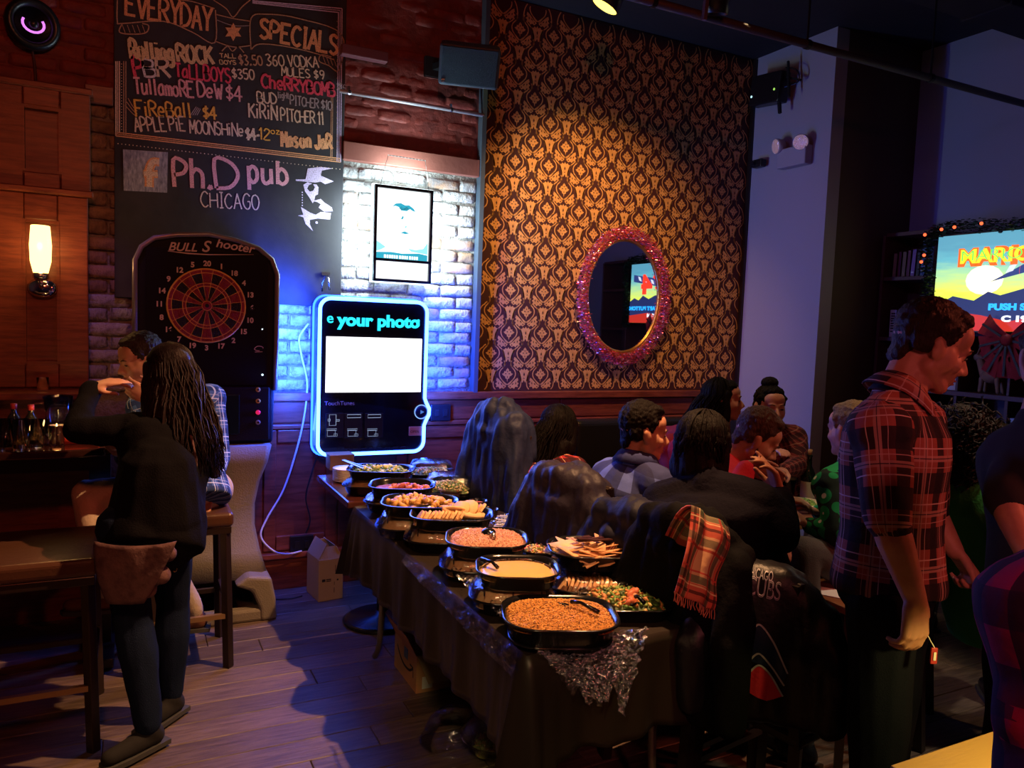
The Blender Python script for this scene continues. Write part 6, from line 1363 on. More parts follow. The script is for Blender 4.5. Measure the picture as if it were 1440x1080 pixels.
def pieces(n, c, w, d, mesh_fn, mats_, name, label, cat, group, z0=.0, zr=.03, seed=1, tilt=1, nm=4):
    rr = random.Random(seed); ms = []
    for k in range(nm):
        o = mesh_fn(rr, k).build(name, mats_[k % len(mats_)], None, True); ms.append(o.data); bpy.data.objects.remove(o)
    for k in range(n):
        a, b = rr.uniform(-1, 1), rr.uniform(-1, 1)
        while a*a+b*b > 1: a, b = rr.uniform(-1, 1), rr.uniform(-1, 1)
        o = bpy.data.objects.new(name, ms[rr.randrange(nm)]); C.objects.link(o); e = 1-(a*a+b*b)*.8
        o.location = V(c)+Rz@V((a*w/2*.92, b*d/2*.92, z0+zr*e+rr.uniform(-.003, .004))); o.rotation_euler = (rr.uniform(-tilt, tilt), rr.uniform(-tilt, tilt), rr.uniform(0, 6.3)); s_ = rr.uniform(.8, 1.2); o.scale = (s_, s_, s_)
        tag(o, label, cat, group)
def lump(sx, sy, sz, j=.25):
    def fn(rr, k):
        mb = MB().ball((0, 0, 0), (sx, sy, sz), None, 7, 5); mb.v = [v*(1+rr.uniform(-j, j)*.5) for v in mb.v]; return mb
    return fn
c = tops[0]-V((0, 0, .034)); mound(c, .285, .20, .03, mat('lettuce_bed', (.12, .2, .05), .6), 'shredded lettuce in the tray nearest the jukebox', 'lettuce', grains=260, gm=food_mats('leafy', [(.25, .4, .1), (.45, .5, .25), (.12, .25, .06)]), gs=(.014, .006), rise=.03, amp=.012)
pieces(14, c, .2, .13, lump(.018, .013, .009), food_mats('pear', [(.6, .6, .3), (.5, .55, .25)]), 'salad_chunk', 'pale green chunk lying on the lettuce near the jukebox', 'food', 'pale chunks on the lettuce', .025, .022, 3)
c = tops[1]-V((0, 0, .034)); mound(c, .264, .212, .03, mat('meat_bed', (.25, .07, .05), .6), 'bed of dark pink meat scraps in the second tray', 'meat_scraps', rise=.012, amp=.008)
pieces(34, c-Rz@V((-.03, .03, 0)), .21, .13, lump(.022, .014, .009), food_mats('meat', [(.5, .16, .11), (.42, .1, .08), (.55, .22, .15)]), 'meat_piece', 'pink meat slice in the second tray from the jukebox', 'food', 'pink meat slices', .014, .022, 4)
c = tops[2]-V((0, 0, .034)); mound(c, .28, .22, .03, mat('potato_bed', (.35, .2, .06), .6), 'oily bed under the roast potatoes', 'potato_bed', rise=.014, amp=.006)
pieces(90, c, .30, .21, lump(.019, .012, .010), food_mats('potato', [(.62, .36, .1), (.48, .25, .07), (.3, .14, .05), (.7, .45, .16)]), 'potato_piece', 'browned roast potato piece in the third tray', 'food', 'roast potato pieces', .02, .026, 5, nm=6)
def slice_fn(L=.075, W=.05, T=.009):
    def fn(rr, k):
        mb = MB(); P = [(L/2*math.cos(q*PI/5)*(1+rr.uniform(-.06, .06)), W/2*math.sin(q*PI/5)*(1+rr.uniform(-.06, .06))) for q in range(10)]; mb.prism(P, (0, 0, -T/2), (1, 0, 0), (0, 1, 0), (0, 0, 1), T); return mb
    return fn
def row(n, c, start, step, ang, fn, mats_, name, label, group, tilt, seed=1, lift=.0):
    rr = random.Random(seed); ms = []
    for k in range(4):
        o = fn(rr, k).build(name, mats_[k % len(mats_)], None); ms.append(bevel(o, .002, 1).data); o2 = o; bpy.data.objects.remove(o2)
    for k in range(n):
        o = bpy.data.objects.new(name, ms[k % 4]); C.objects.link(o); o.location = V(c)+Rz@(V(start)+V(step)*k)+V((0, 0, rr.uniform(-.002, .004))); o.rotation_euler = Euler((0, tilt+rr.uniform(-.12, .12), ang+rr.uniform(-.12, .12))); tag(o, label, 'bread', group)
c = tops[3]-V((0, 0, .034)); bc2 = food_mats('flatbread', [(.72, .42, .2), (.66, .36, .16), (.78, .5, .26)], .8)
row(13, c, (-.13, -.045, .022), (.013, -.001, .0005), ROT, slice_fn(.07, .075), bc2, 'bread_slice', 'leaning flatbread slice in the front row of the fourth tray', 'front row of flatbread slices', -1.0, 1)
row(11, c, (-.02, .035, .03), (.013, .000, .0003), ROT, slice_fn(.08, .08), bc2, 'bread_slice', 'leaning flatbread slice in the back row of the fourth tray', 'back row of flatbread slices', -.85, 2)
pieces(5, c+Rz@V((.04, .0, .04)), .1, .08, slice_fn(.11, .10, .01), bc2, 'flatbread', 'whole flatbread lying on top of the slices in the fourth tray', 'bread', 'whole flatbreads on top', .0, .012, 7, .5)
c = tops[4]-V((0, 0, .034)); mound(c+V((0, 0, .012)), .266, .238, .03, mat('pink_rice_bed', (.62, .3, .2), .7, bump=.5, bs=180), 'mound of pale pink rice in the fifth tray', 'rice', grains=2600, gm=food_mats('rice', [(.72, .38, .26), (.8, .5, .36), (.6, .26, .17)]), gs=(.0038, .0013), rise=.032, amp=.006, seed=2)
p = tops[4]; q = V((p.x+.005, p.y-.0, p.z+.018))
mb = MB().ball(q, (.027, .027, .017), None, 14, 9); t = thing('serving_spoon', 'black round-headed serving spoon stuck in the pale pink rice', 'utensil', tuple(q)); mb.build('bowl', TP, t, True)
MB().tube([q+V((0, -.02, .002)), q+V((-.01, -.06, .012)), q+V((-.012, -.075, .0))], [.009, .008, .007], 8).build('handle', M['steel'], t, True)
c = tops[5]-V((0, 0, .034)); mound(c+V((0, 0, .010)), .238, .211, .03, mat('yellow_cheese_dip', (.66, .42, .14), .28, bump=.08, bs=20), 'smooth yellow dip in the sixth tray', 'dip', rise=.016, amp=.002, seed=5, fs=14)
mb = MB(); rr = random.Random(8)
for k in range(46): a = rr.uniform(.1, 3.0); p_ = tops[5]+Rz@V((.108*math.cos(a), .096*math.sin(a), -.006)); mb.ball(p_, (.005, .004, .003), None, 6, 4)
tag(stuff(mb.build('dip_crust', mat('dark_crust_flecks', (.04, .015, .01), .6), None, loc=tuple(c))), 'dark flecks of crust round the rim of the yellow dip', 'food')
cutlery('spoon', tops[5]+Rz@V((-.05, -.055, -.008)), tops[5]+Rz@V((-.115, .05, .008)), 'black serving spoon lying in the yellow dip', TP, 'serving_spoon')
cutlery('tongs', tops[0]+Rz@V((-.06, -.03, .0)), tops[0]+Rz@V((-.20, .05, .03)), 'black tongs resting across the salad tray near the jukebox', TP, 'tongs')
# front tray of orange rice
c = tpos(787, 862, .835); tray((c.x, c.y, .775), .335, .285, .06, 'large black tray of orange rice at the near end of the buffet')
MB_ = tray((c.x, c.y, .7585), .30, .25, .02, 'shallow black tray supporting the orange rice tray')
mound((c.x, c.y, .816), .305, .258, .03, mat('orange_rice_bed', (.5, .2, .035), .6, bump=.5, bs=160), 'orange rice with dark beans at the near end of the buffet', 'rice', grains=5200, gm=food_mats('orice', [(.72, .34, .07), (.62, .27, .05), (.8, .42, .12), (.7, .33, .07), (.16, .05, .02)]), gs=(.0042, .0015), rise=.022, amp=.004, seed=3)
q = V((c.x, c.y, .850)); cutlery('spoon', q+Rz@V((.015, .045, -.002)), q+Rz@V((.105, -.045, .006)), 'black spoon lying on the orange rice', TP, 'serving_spoon')
# right side: folded flatbreads with tongs over a lidded tray, mixed salad, diced salsa
c = tpos(842, 770, .89); tray((c.x, c.y, .835), .36, .27, .055, 'black tray of folded flatbread triangles with dark tongs')
def tri_fn(rr, k):
    P = [(-.055, -.045), (.06, -.04), (.02, .055), (-.02, .05)]; return MB().prism([(a*rr.uniform(.85, 1.15), b*rr.uniform(.85, 1.15)) for a, b in P], (0, 0, 0), (1, 0, 0), (0, 1, 0), (0, 0, 1), .004)
pieces(40, (c.x, c.y, .862), .32, .22, tri_fn, bc2, 'flatbread_triangle', 'folded flatbread triangle in the tray at the right of the buffet', 'bread', 'folded flatbread triangles', .0, .035, 11, .35, 6)
row(12, (c.x, c.y, .885), (.03, -.01, .01), (.009, .001, .0), ROT, slice_fn(.09, .07, .004), bc2, 'flatbread_triangle', 'thin flatbread standing on edge at the right end of the right-hand tray', 'upright thin flatbreads', -1.0, 6)
q = V((c.x, c.y, .925)); cutlery('tongs', q+Rz@V((-.03, -.01, 0)), q+Rz@V((-.09, -.055, .012)), 'dark tongs on the flatbread triangles, short pair', mat('dark_maroon_plastic', (.05, .015, .015), .4), 'tongs')
cutlery('tongs', q+Rz@V((.07, .0, .004)), q+Rz@V((-.085, -.045, .0)), 'long dark tongs lying across the flatbread triangles', MATS['dark_maroon_plastic'], 'tongs')
c = V((c.x-.01, c.y-.015, 0)); c = tpos(836, 822, .785); tray((c.x, c.y, .7585), .34, .27, .04, 'lidded black tray of sliced bread under the flatbread triangles')
row(17, (c.x, c.y, .775), (-.12, -.05, .022), (.014, .000, .0), ROT, slice_fn(.06, .07), bc2, 'bread_slice', 'bread slice under the clear lid at the right of the buffet', 'bread slices under the right lid', -1.1, 3)
row(15, (c.x, c.y, .775), (-.10, .05, .022), (.014, .0, .0), ROT, slice_fn(.06, .07), bc2, 'bread_slice', 'bread slice in the back row under the right-hand lid', 'back bread slices under the right lid', -1.1, 4)
lid((c.x, c.y, 0), .33, .26, .032, 'clear lid beneath the flatbread triangle tray', .80)
c = tpos(880, 842, .80); tray((c.x, c.y, .7585), .30, .24, .042, 'black tray of mixed green and orange salad at the right end of the buffet')
mound((c.x, c.y, .772), .25, .20, .03, mat('salad_bed', (.06, .1, .03), .6), 'mixed salad of greens and carrot at the right end of the buffet', 'mixed_salad', grains=420, gm=food_mats('mix', [(.1, .22, .04), (.2, .32, .08), (.55, .2, .05), (.5, .4, .12), (.05, .1, .03)]), gs=(.013, .006), rise=.036, amp=.012, seed=7)
pieces(9, (c.x, c.y, .78), .22, .17, lump(.024, .016, .009), food_mats('tomato', [(.55, .14, .06), (.5, .22, .08)]), 'tomato_wedge', 'red-orange wedge in the mixed salad', 'food', 'wedges in the mixed salad', .02, .022, 13)
q = V((c.x, c.y, .82)); cutlery('spoon', q+Rz@V((-.0, -.05, .0)), q+Rz@V((.03, -.12, .012)), 'black spoon standing in the mixed salad', TP, 'serving_spoon')
c = tpos(766, 776, .78); tray((c.x, c.y, .7585), .19, .16, .035, 'small black tray of diced tomato salsa')
mound((c.x, c.y, .768), .165, .135, .03, mat('salsa_bed', (.25, .1, .04), .5), 'diced tomato and onion salsa in the small tray', 'salsa', grains=420, gm=food_mats('salsa', [(.65, .1, .05), (.75, .6, .3), (.5, .35, .1), (.15, .2, .05)]), gs=(.006, .0045), rise=.022, amp=.006, seed=8)
# clear salad boxes behind, dip cups, forks
def clamshell(px, py, z, w, d, label, fill, seed):
    c = tpos(px, py, z+.04); t = thing('salad_box', label, 'container', (c.x, c.y, z)); r = .05
    loft(MB(), [rloop(w*.8, d*.8, r, 0), rloop(w*.9, d*.9, r, .035), rloop(w, d, r, .04)], (c.x, c.y, z), ROT, True, False).build('base', TP if seed % 2 else M['clear'], t, True)
    loft(MB(), [rloop(w, d, r, .042), rloop(w*.92, d*.92, r, .06), rloop(w*.8, d*.8, r, .095), rloop(w*.6, d*.6, r*.8, .105)], (c.x, c.y, z), ROT, False).build('domed_lid', M['clear'], t, True)
    mound((c.x, c.y, z+.012), w*.78, d*.78, .02, mat('salad_bed', (.1, .18, .05), .6), 'chopped salad inside the '+label.split(',')[0], 'chopped_salad', grains=220, gm=fill, gs=(.011, .006), rise=.035, amp=.01, seed=seed)
fm = food_mats('mix2', [(.5, .5, .3), (.2, .35, .1), (.6, .5, .4), (.4, .3, .15)])
clamshell(606, 663, .781, .27, .22, 'clear domed salad box close to the jukebox, behind the pink meat', fm, 21)
clamshell(632, 683, .781 if False else .781, .27, .22, 'clear domed salad box with a black base, behind the roast potatoes', fm, 22)
PK = mat('pink_sauce', (.6, .14, .14), .3)
for px, py, r, lab in ((634, 695, .052, 'clear tub of pink dip beside the domed salad box'), (673, 706, .044, 'small clear tub of pink sauce with a spoon, behind the flatbread'), (688, 718, .044, 'small clear tub of pink sauce nearest the plastic forks')):
    c = tpos(px, py, .80); t = thing('dip_tub', lab, 'tub', (c.x, c.y, .7585)); z0 = .7595 if c.y < 3.58 else .7815
    MB().lathe((c.x, c.y, z0), [(r*.78, 0), (r*.98, .045), (r*1.04, .047), (r*1.04, .05), (r*.94, .05), (r*.76, .004)], 24).build('cup', M['clear'], t, True)
    MB().lathe((c.x, c.y, z0+.005), [(r*.74, 0), (r*.88, .03), (r*.5, .033), (0.001, .031)], 24, cap=False).build('sauce', PK, t, True)
WF = mat('white_plastic_fork', (.75, .75, .78), .25)
c = tpos(722, 738, .79); rr = random.Random(5)
for k in range(18):
    a = rr.uniform(-.5, .5)-.6; d = V((math.cos(a), math.sin(a), 0)); q = V((c.x, c.y, .768+.0032*k))+V((rr.uniform(-.02, .02), rr.uniform(-.025, .025), 0))
    cutlery('fork', q+d*.075, q-d*.075, 'white plastic fork in the loose heap behind the pink rice', WF, 'plastic_fork', 'plastic forks in the heap')
film([(c.x-.10, c.y+.05, .79), (c.x+.02, c.y+.08, .83), (c.x+.10, c.y-.05, .80), (c.x-.02, c.y-.09, .79)], (26, 26), .016, 'crumpled clear bag over the heap of plastic forks', 5, 'plastic_bag')
# cling film bunched over the lower trays and hanging off the near corner
film([(.985, 1.85, .80), (1.0, 2.42, .80), (1.12, 2.40, .81), (1.10, 1.83, .80)], (70, 16), .018, 'crumpled cling film along the near left edge of the buffet', 2)
film([(.955, 1.80, .775), (.955, 2.75, .772), (.938, 2.75, .735), (.935, 1.80, .70)], (90, 10), .008, 'cling film stuck down the left edge of the black tablecloth', 3)
film([(.98, 1.765, .79), (1.36, 1.745, .80), (1.27, 1.725, .645), (1.10, 1.73, .68)], (48, 30), .024, 'bunched cling film hanging over the near corner of the buffet', 4, rag=.07)
film([(1.05, 2.0, .79), (1.08, 2.32, .79), (1.17, 2.26, .85), (1.14, 2.05, .84)], (26, 16), .018, 'cling film bunched under the tray of yellow dip', 6)
film([(1.35, 2.10, .79), (1.32, 2.28, .79), (1.38, 2.30, .84), (1.42, 2.12, .83)], (16, 16), .018, 'knot of clear film between the yellow dip and the flatbread tray', 7)
# paper plates and carton on the pedestal table
WP = mat('cream_paper_plate', (.75, .68, .58), .7); c = tpos(487, 672, .80)
for k in range(9):
    o = MB().lathe((c.x, c.y, .7805+k*.0078), [(.045, 0), (.072, .011), (.074, .0135), (.044, .003)], 24).build('paper_plate', WP, None, True, loc=(c.x, c.y, .7805+k*.0078)); tag(o, 'cream paper plate in the stack beside the green salad tray', 'plate', 'stacked paper plates')
c = tpos(482, 655, .80); t = thing('napkin_box', 'brown napkin carton behind the stack of paper plates', 'box', (c.x, c.y+.03, .7805))
bevel(MB().box((c.x-.01, c.y+.03, .820), (.14, .11, .078)).build('carton', mat('kraft_brown', (.42, .26, .15), .8), t), .003)
bevel(MB().box((c.x-.01, c.y+.03, .864), (.145, .115, .012)).build('lid', MATS['kraft_brown'], t), .003)
# drinks on the buffet
def glass(c, r, h, fill, col, label, name='beer_glass', foam=0, cat='glass', group=None, taper=.78):
    t = thing(name, label, cat, tuple(c), group); c = V(c)
    MB().lathe(c, [(r*taper, 0), (r*taper*1.0, .004), (r, h), (r*.94, h), (r*taper*.9, .012), (.001, .010)], 22, cap=False).build('glass_wall', M['glass'], t, True)
    if fill: MB().lathe(c+V((0, 0, .0125)), [(.001, 0), (r*taper*.88, .0), (r*(taper+(1-taper)*fill)*.93, (h-.0125)*fill), (.001, (h-.0125)*fill)], 22, cap=False).build('drink', mat('drink_%d' % int(sum(col)*100), col, .1, trans=.85, ior=1.33), t, True)
    if foam: MB().lathe(c+V((0, 0, .013+(h-.0125)*fill)), [(.001, 0), (r*.92, 0), (r*.94, foam), (.001, foam*1.1)], 22, cap=False).build('foam', mat('cream_foam', (.75, .6, .42), .8), t, True)
    return t
c = tpos(712, 718, .757); glass((1.655, 3.31, .7585), .038, .145, .7, (.7, .25, .06), 'part-full glass of amber beer at the back of the buffet', foam=.006)
glass((1.655, 2.86, .7585), .04, .065, .6, (.7, .7, .8), 'short clear glass behind the flatbread tray', 'tumbler')

# ------------------------------------------------------------------ boxes under and by the tables
KR = mat('kraft_cardboard', (.42, .3, .15), .8, bump=.15, bs=30, rnd=0); KD = mat('kraft_inside', (.35, .25, .14), .85); INK = mat('black_print', (.02, .018, .02), .6)
t = thing('kraft_box', 'upright kraft paper box with open flaps by the wall, under the table end', 'box', (1.05, 4.5, 0))
a0 = .12; R = Matrix.Rotation(a0, 3, 'Z'); bc = V((1.055, 4.50, 0))
bevel(MB().box(bc+V((0, 0, .125)), (.15, .21, .25), R=R).build('carton', KR, t), .003)
for s_, L_ in ((-1, .09), (1, .075)):
    A = bc+R@V((s_*.072, -.10, .25)); B = bc+R@V((s_*.072, .10, .25)); up = V((-s_*.045, 0, L_)); o = MB().add([A, B, B+up, A+up], [(0, 1, 2, 3)]).build('flap', KR, t); o.modifiers.new('s', 'SOLIDIFY').thickness = .003
for s_ in (-1, 1):
    A = bc+R@V((-.07, s_*.103, .25)); B = bc+R@V((.07, s_*.103, .25)); up = V((0, -s_*.02, .07)); o = MB().add([A, B, (A+B)/2+up+R@V((.035, 0, 0)), (A+B)/2+up-R@V((.035, 0, 0))], [(0, 1, 2, 3)]).build('flap', KR, t); o.modifiers.new('s', 'SOLIDIFY').thickness = .003
mb = MB(); u = R@V((1, 0, 0)); o_ = bc+R@V((0, -.1062, 0))
for x_, z_, w_, h_ in ((-.045, .125, .02, .016), (-.015, .128, .03, .006), (-.015, .118, .03, .005), (.04, .12, .01, .01), (.02, .06, .003, .03), (.026, .19, .003, .04), (.02, .10, .003, .02)): mb.box(o_+u*x_+V((0, 0, z_)), (w_, .001, h_), R=R)
mb.build('printed_mark', INK, t)
t = thing('shipping_box', 'open cardboard shipping box with a curved arrow print under the buffet', 'box', (1.32, 3.28, 0))
OC = mat('orange_cardboard', (.5, .25, .11), .8, bump=.12, bs=30); x0, x1, y0, y1, hh = 1.151, 1.50, 3.125, 3.437, .17
for nm, c_, d_ in (('side', (x0, (y0+y1)/2, hh/2), (.004, y1-y0, hh)), ('side', (x1, (y0+y1)/2, hh/2), (.004, y1-y0, hh)), ('side', ((x0+x1)/2, y0, hh/2), (x1-x0, .004, hh)), ('side', ((x0+x1)/2, y1, hh/2), (x1-x0, .004, hh)), ('bottom', ((x0+x1)/2, (y0+y1)/2, .002), (x1-x0, y1-y0, .004))):
    MB().box(c_, d_).build(nm, OC, t)
o = MB().add([(x0, y0, hh), (x0, y1, hh), (x0-.05, y1, hh+.10), (x0-.05, y0, hh+.10)], [(0, 1, 2, 3)]).build('flap', OC, t); o.modifiers.new('s', 'SOLIDIFY').thickness = .004
o = MB().add([(x0, y0, hh), (x1, y0, hh), (x1, y0-.07, hh-.10), (x0+.03, y0-.07, hh-.10)], [(0, 1, 2, 3)]).build('flap', KR, t); o.modifiers.new('s', 'SOLIDIFY').thickness = .004
P = smoothpath([(y1-.04, .125, 0), (y1-.09, .085, 0), (y1-.15, .065, 0), (y1-.22, .07, 0), (y1-.265, .095, 0)], 5)
MB().ribbon([(-q[0], q[1]) for q in P], [.004]+[.012]*(len(P)-2)+[.01], (x0-.0028, 0, 0), (0, -1, 0), (0, 0, 1)).ribbon([(-(y1-.225), .10), (-(y1-.268), .10), (-(y1-.272), .055)], .01, (x0-.0028, 0, 0), (0, -1, 0), (0, 0, 1)).build('arrow_print', INK, t)
MB().box((x0+.05, y0-.0035, .045), (.05, .002, .055)).build('label_sticker', M['white'], t); MB().box((x0-.003, y1-.17, .13), (.002, .05, .05)).build('tape', mat('blue_tape', (.08, .16, .25), .5), t)
# clear bowl of salad on the floor
c = onZ(708, 1052, 0); c = V((1.27, 2.56, 0)); t = thing('salad_bowl', 'clear plastic bowl of lettuce on the floor under the buffet', 'bowl', tuple(c))
MB().lathe(c, [(.07, .002), (.10, .04), (.125, .075), (.135, .078), (.122, .074), (.09, .03), (.06, .006)], 30).build('bowl', M['clear'], t, True)
MB().lathe(c, [(.132, .081), (.125, .09), (.10, .12), (.06, .14), (.001, .143)], 30, cap=False).build('lid', M['clear'], t, True)
mound((c.x, c.y, .012), .15, .15, .03, mat('yellow_lettuce_bed', (.4, .38, .1), .6), 'yellow-green lettuce in the clear bowl on the floor', 'lettuce', grains=200, gm=food_mats('yleaf', [(.55, .52, .15), (.35, .42, .1), (.6, .35, .12)]), gs=(.014, .007), rise=.04, amp=.012, seed=31)
c = V((1.16, 2.71, 0)); t = thing('salad_bowl', 'empty clear plastic bowl upside down behind the floor salad', 'bowl', tuple(c)); MB().lathe(c, [(.13, .002), (.125, .02), (.10, .08), (.07, .11), (.001, .112)], 30, cap=False).build('bowl', M['clear'], t, True); MB().lathe(c, [(.135, .0), (.135, .004), (.128, .005)], 30, cap=False).build('rim', M['clear'], t, True)

# ------------------------------------------------------------------ left: bar table, stools, drinks
GW = mat('gloss_dark_bar_top', (.03, .01, .008), .1, coat=.6)
t = thing('bar_table', 'high dark glossy bar table by the mahogany panelling', 'table', (-.6, 4.1, 0))
o = MB().prism([(-1.45, 3.78), (-.22, 3.775), (-.09, 3.80), (-.02, 3.88), (0, 4.0), (0, 4.44), (-1.45, 4.44)], (0, 0, 1.012), (1, 0, 0), (0, 1, 0), (0, 0, 1), .038).build('tabletop', GW, t); bevel(o, .008, 3)
for x_ in (-.12, -1.3): MB().box((x_, 4.12, .505), (.09, .09, 1.01)).build('leg', M['dwood'], t); bevel(MB().box((x_, 4.12, .03), (.12, .5, .05)).build('foot', M['dwood'], t), .008)
MB().box((-.7, 4.12, .95), (1.2, .06, .1)).build('apron', M['dwood'], t)
LE = mat('dark_brown_leather', (.07, .03, .018), .3, bump=.15, bs=50)
def stool(cx, cy, w, d, zs, lab, rail=.25):
    t = thing('bar_stool', lab, 'stool', (cx, cy, 0)); o = bevel(MB().box((cx, cy, zs-.035), (w, d, .07)).build('seat', LE, t), .022, 4)
    bevel(MB().box((cx, cy, zs-.085), (w-.02, d-.02, .035)).build('seat_frame', M['dwood'], t), .004)
    for a in (-1, 1):
        for b in (-1, 1): bevel(MB().bar((cx+a*(w/2-.035), cy+b*(d/2-.035), zs-.1), (cx+a*(w/2-.018), cy+b*(d/2-.018), 0), .036).build('leg', M['dwood'], t), .003)
    BRS = mat('brass_kick_rail', (.4, .25, .12), .3, .7)
    for a in (-1, 1): MB().bar((cx+a*(w/2-.02), cy-d/2+.03, rail+.05), (cx+a*(w/2-.02), cy+d/2-.03, rail+.05), .024).build('rung', M['dwood'], t); MB().bar((cx-w/2+.03, cy+a*(d/2-.02), rail), (cx+w/2-.03, cy+a*(d/2-.02), rail), .022).build('rung', M['dwood'] if a > 0 else BRS, t)
stool(.25, 3.90, .38, .42, .745, 'dark bar stool with a leather seat under the seated man')
stool(-.48, 3.40, .76, .52, .745, 'wide dark leather-topped bar stool in the left foreground')
ZB = 1.0515
def bt(px, py): p = onZ(px, py, ZB); return V((p.x, p.y, ZB))
glass(bt(8, 632), .036, .13, 0, (0, 0, 0), 'empty pint glass at the left edge of the photo on the bar table')
glass(bt(30, 634), .036, .135, .25, (.5, .3, .1), 'pint glass with a little beer on the bar table, second from the left')
glass(bt(52, 628), .033, .12, .3, (.5, .3, .12), 'pint glass on the bar table left of the pitcher')
def bottle(c, h, r, body, cap, label, lab_=None):
    t = thing('bottle', label, 'bottle', tuple(c))
    MB().lathe(c, [(r*.9, 0), (r, .008), (r, h*.55), (r*.85, h*.64), (r*.38, h*.78), (r*.34, h*.95), (r*.4, h*.96), (r*.4, h)], 20).build('glass_body', body, t, True)
    if cap: MB().lathe(V(c)+V((0, 0, h*.86)), [(r*.44, 0), (r*.44, h*.145)], 14).build('cap', cap, t, True)
    if lab_: MB().lathe(V(c)+V((0, 0, h*.15)), [(r*1.02, 0), (r*1.02, h*.32)], 24, cap=False).build('label', lab_, t, True)
    return t
AM = mat('dark_bottle_glass', (.02, .02, .012), .08, spec=.8); RC = mat('red_cap', (.5, .05, .06), .4)
bottle(bt(20, 620), .17, .03, AM, RC, 'dark bottle with a pink-red cap, left one on the bar table', M['white'])
bottle(bt(44, 622), .17, .03, AM, RC, 'dark bottle with a pink-red cap, right one on the bar table', M['white'])
c = bt(82, 612); t = thing('pitcher', 'clear glass pitcher glowing behind the candle on the bar table', 'pitcher', tuple(c))
MB().lathe(c, [(.055, 0), (.06, .01), (.052, .11), (.066, .19), (.062, .19), (.048, .11), (.054, .014), (.001, .012)], 26, cap=False).build('glass_wall', M['glass'], t, True)
MB().tube(smoothpath([c+V((-.055, -.02, .16)), c+V((-.11, -.02, .15)), c+V((-.11, -.02, .07)), c+V((-.055, -.02, .05))], 5), .007, 8).build('handle', M['glass'], t, True)
c = bt(80, 626); t = thing('candle', 'lit candle in a small glass on the bar table in front of the pitcher', 'candle', tuple(c))
MB().lathe(c, [(.03, 0), (.034, .09), (.032, .09), (.028, .006), (.001, .005)], 20, cap=False).build('holder', M['glass'], t, True)
MB().lathe(c+V((0, 0, .007)), [(.026, 0), (.026, .045), (.001, .043)], 18, cap=False).build('wax', mat('orange_wax', (.7, .3, .12), .5, emit=(1, .3, .08), es=.5), t, True)
MB().lathe(c+V((0, 0, .052)), [(.001, 0), (.006, .012), (.005, .024), (.0005, .045)], 12, cap=False).build('flame', em('candle_flame', (1, .6, .15), 14), t, True)
lamp('candle_light', 'POINT', c+V((0, -.0, .14)), .55, (1, .5, .15), size=.02)
c = onZ(70, 546, 1.238); c = V((-.385, 4.50, 1.238)); t = thing('votive', 'small glass votive glimmering on the panelling ledge', 'candle', tuple(c))
MB().lathe(c, [(.024, 0), (.028, .07), (.026, .07), (.022, .006), (.001, .005)], 18, cap=False).build('holder', M['glass'], t, True); MB().lathe(c+V((0, 0, .006)), [(.02, 0), (.02, .02), (.001, .02)], 16, cap=False).build('wax', MATS['orange_wax'], t, True)
c = bt(110, 622); t = thing('food_basket', 'paper-lined food basket on the bar table behind the woman\'s elbow', 'basket', tuple(c))
loft(MB(), [rloop(.14, .1, .03, 0), rloop(.18, .13, .04, .035), rloop(.17, .12, .04, .035), rloop(.13, .09, .03, .006)], c, 0).build('basket', mat('red_plastic_basket', (.4, .03, .02), .5), t, True)
MB().add([c+V(p) for p in ((-.09, -.06, .045), (.08, -.07, .042), (.095, .06, .05), (-.08, .065, .044), (0, 0, .02))], [(0, 1, 4), (1, 2, 4), (2, 3, 4), (3, 0, 4)]).build('paper_liner', M['white'], t)
# handbag on the woman's hip
c = at(200, 800, 2.74); t = thing('handbag', 'brown suede handbag on a chain strap at the standing woman\'s hip', 'bag', tuple(c)); SU = mat('brown_suede', (.14, .07, .07), .9, bump=.5, bs=50, col2=(.07, .03, .035), vs=14)
x_ = RT; up = V((0, 0, 1)); n_ = -FW; R = RM(x_, up, x_.cross(up))
def q3(a, b, d=0): return c+x_*(a*1.15)+up*(b*1.1)+n_*d
o = blob('bag_body', [('c', q3(-.09, .05), .03, q3(.08, .05), .03), ('c', q3(-.075, -.02), .038, q3(.055, -.02), .038), ('c', q3(-.055, -.075), .03, q3(.02, -.07), .03)], .008, SU, t, 3, .006, 12)
P = []; F = []
for j in range(15):
    for i in range(19): u, v = i/18*2-1, j/14; wd = .125*(1-.55*v**1.4); P.append(q3(u*wd-.01-.03*v, .085-.19*v+.012*u*u*(1-v)-.03*abs(u)*v*0, .044+.010*math.sin(v*3)+.007*noise.noise((u*2.2, v*3, 4))-.02*abs(u)**3))
for j in range(14):
    for i in range(18): a = j*19+i; F.append((a, a+1, a+20, a+19))
MB().add(P, F).build('flap', SU, t, True).modifiers.new('s', 'SOLIDIFY').thickness = .005
GC = mat('gold_chain', (.8, .55, .15), .25, 1)
for k, (px, py) in enumerate(((248, 757), (247, 748), (249, 739), (247, 792), (246, 800))): p = at(px, py, 2.9); MB().tube([p+V((.007*math.cos(a*PI/4), 0, .011*math.sin(a*PI/4))) for a in range(8)], .0025, 5, True).build('chain_link', GC, t)
MB().tube(smoothpath([at(248, 736, 2.92), at(262, 700, 2.95), at(276, 655, 2.98), at(268, 612, 3.0)], 5), .005, 6).build('strap', SU, t)
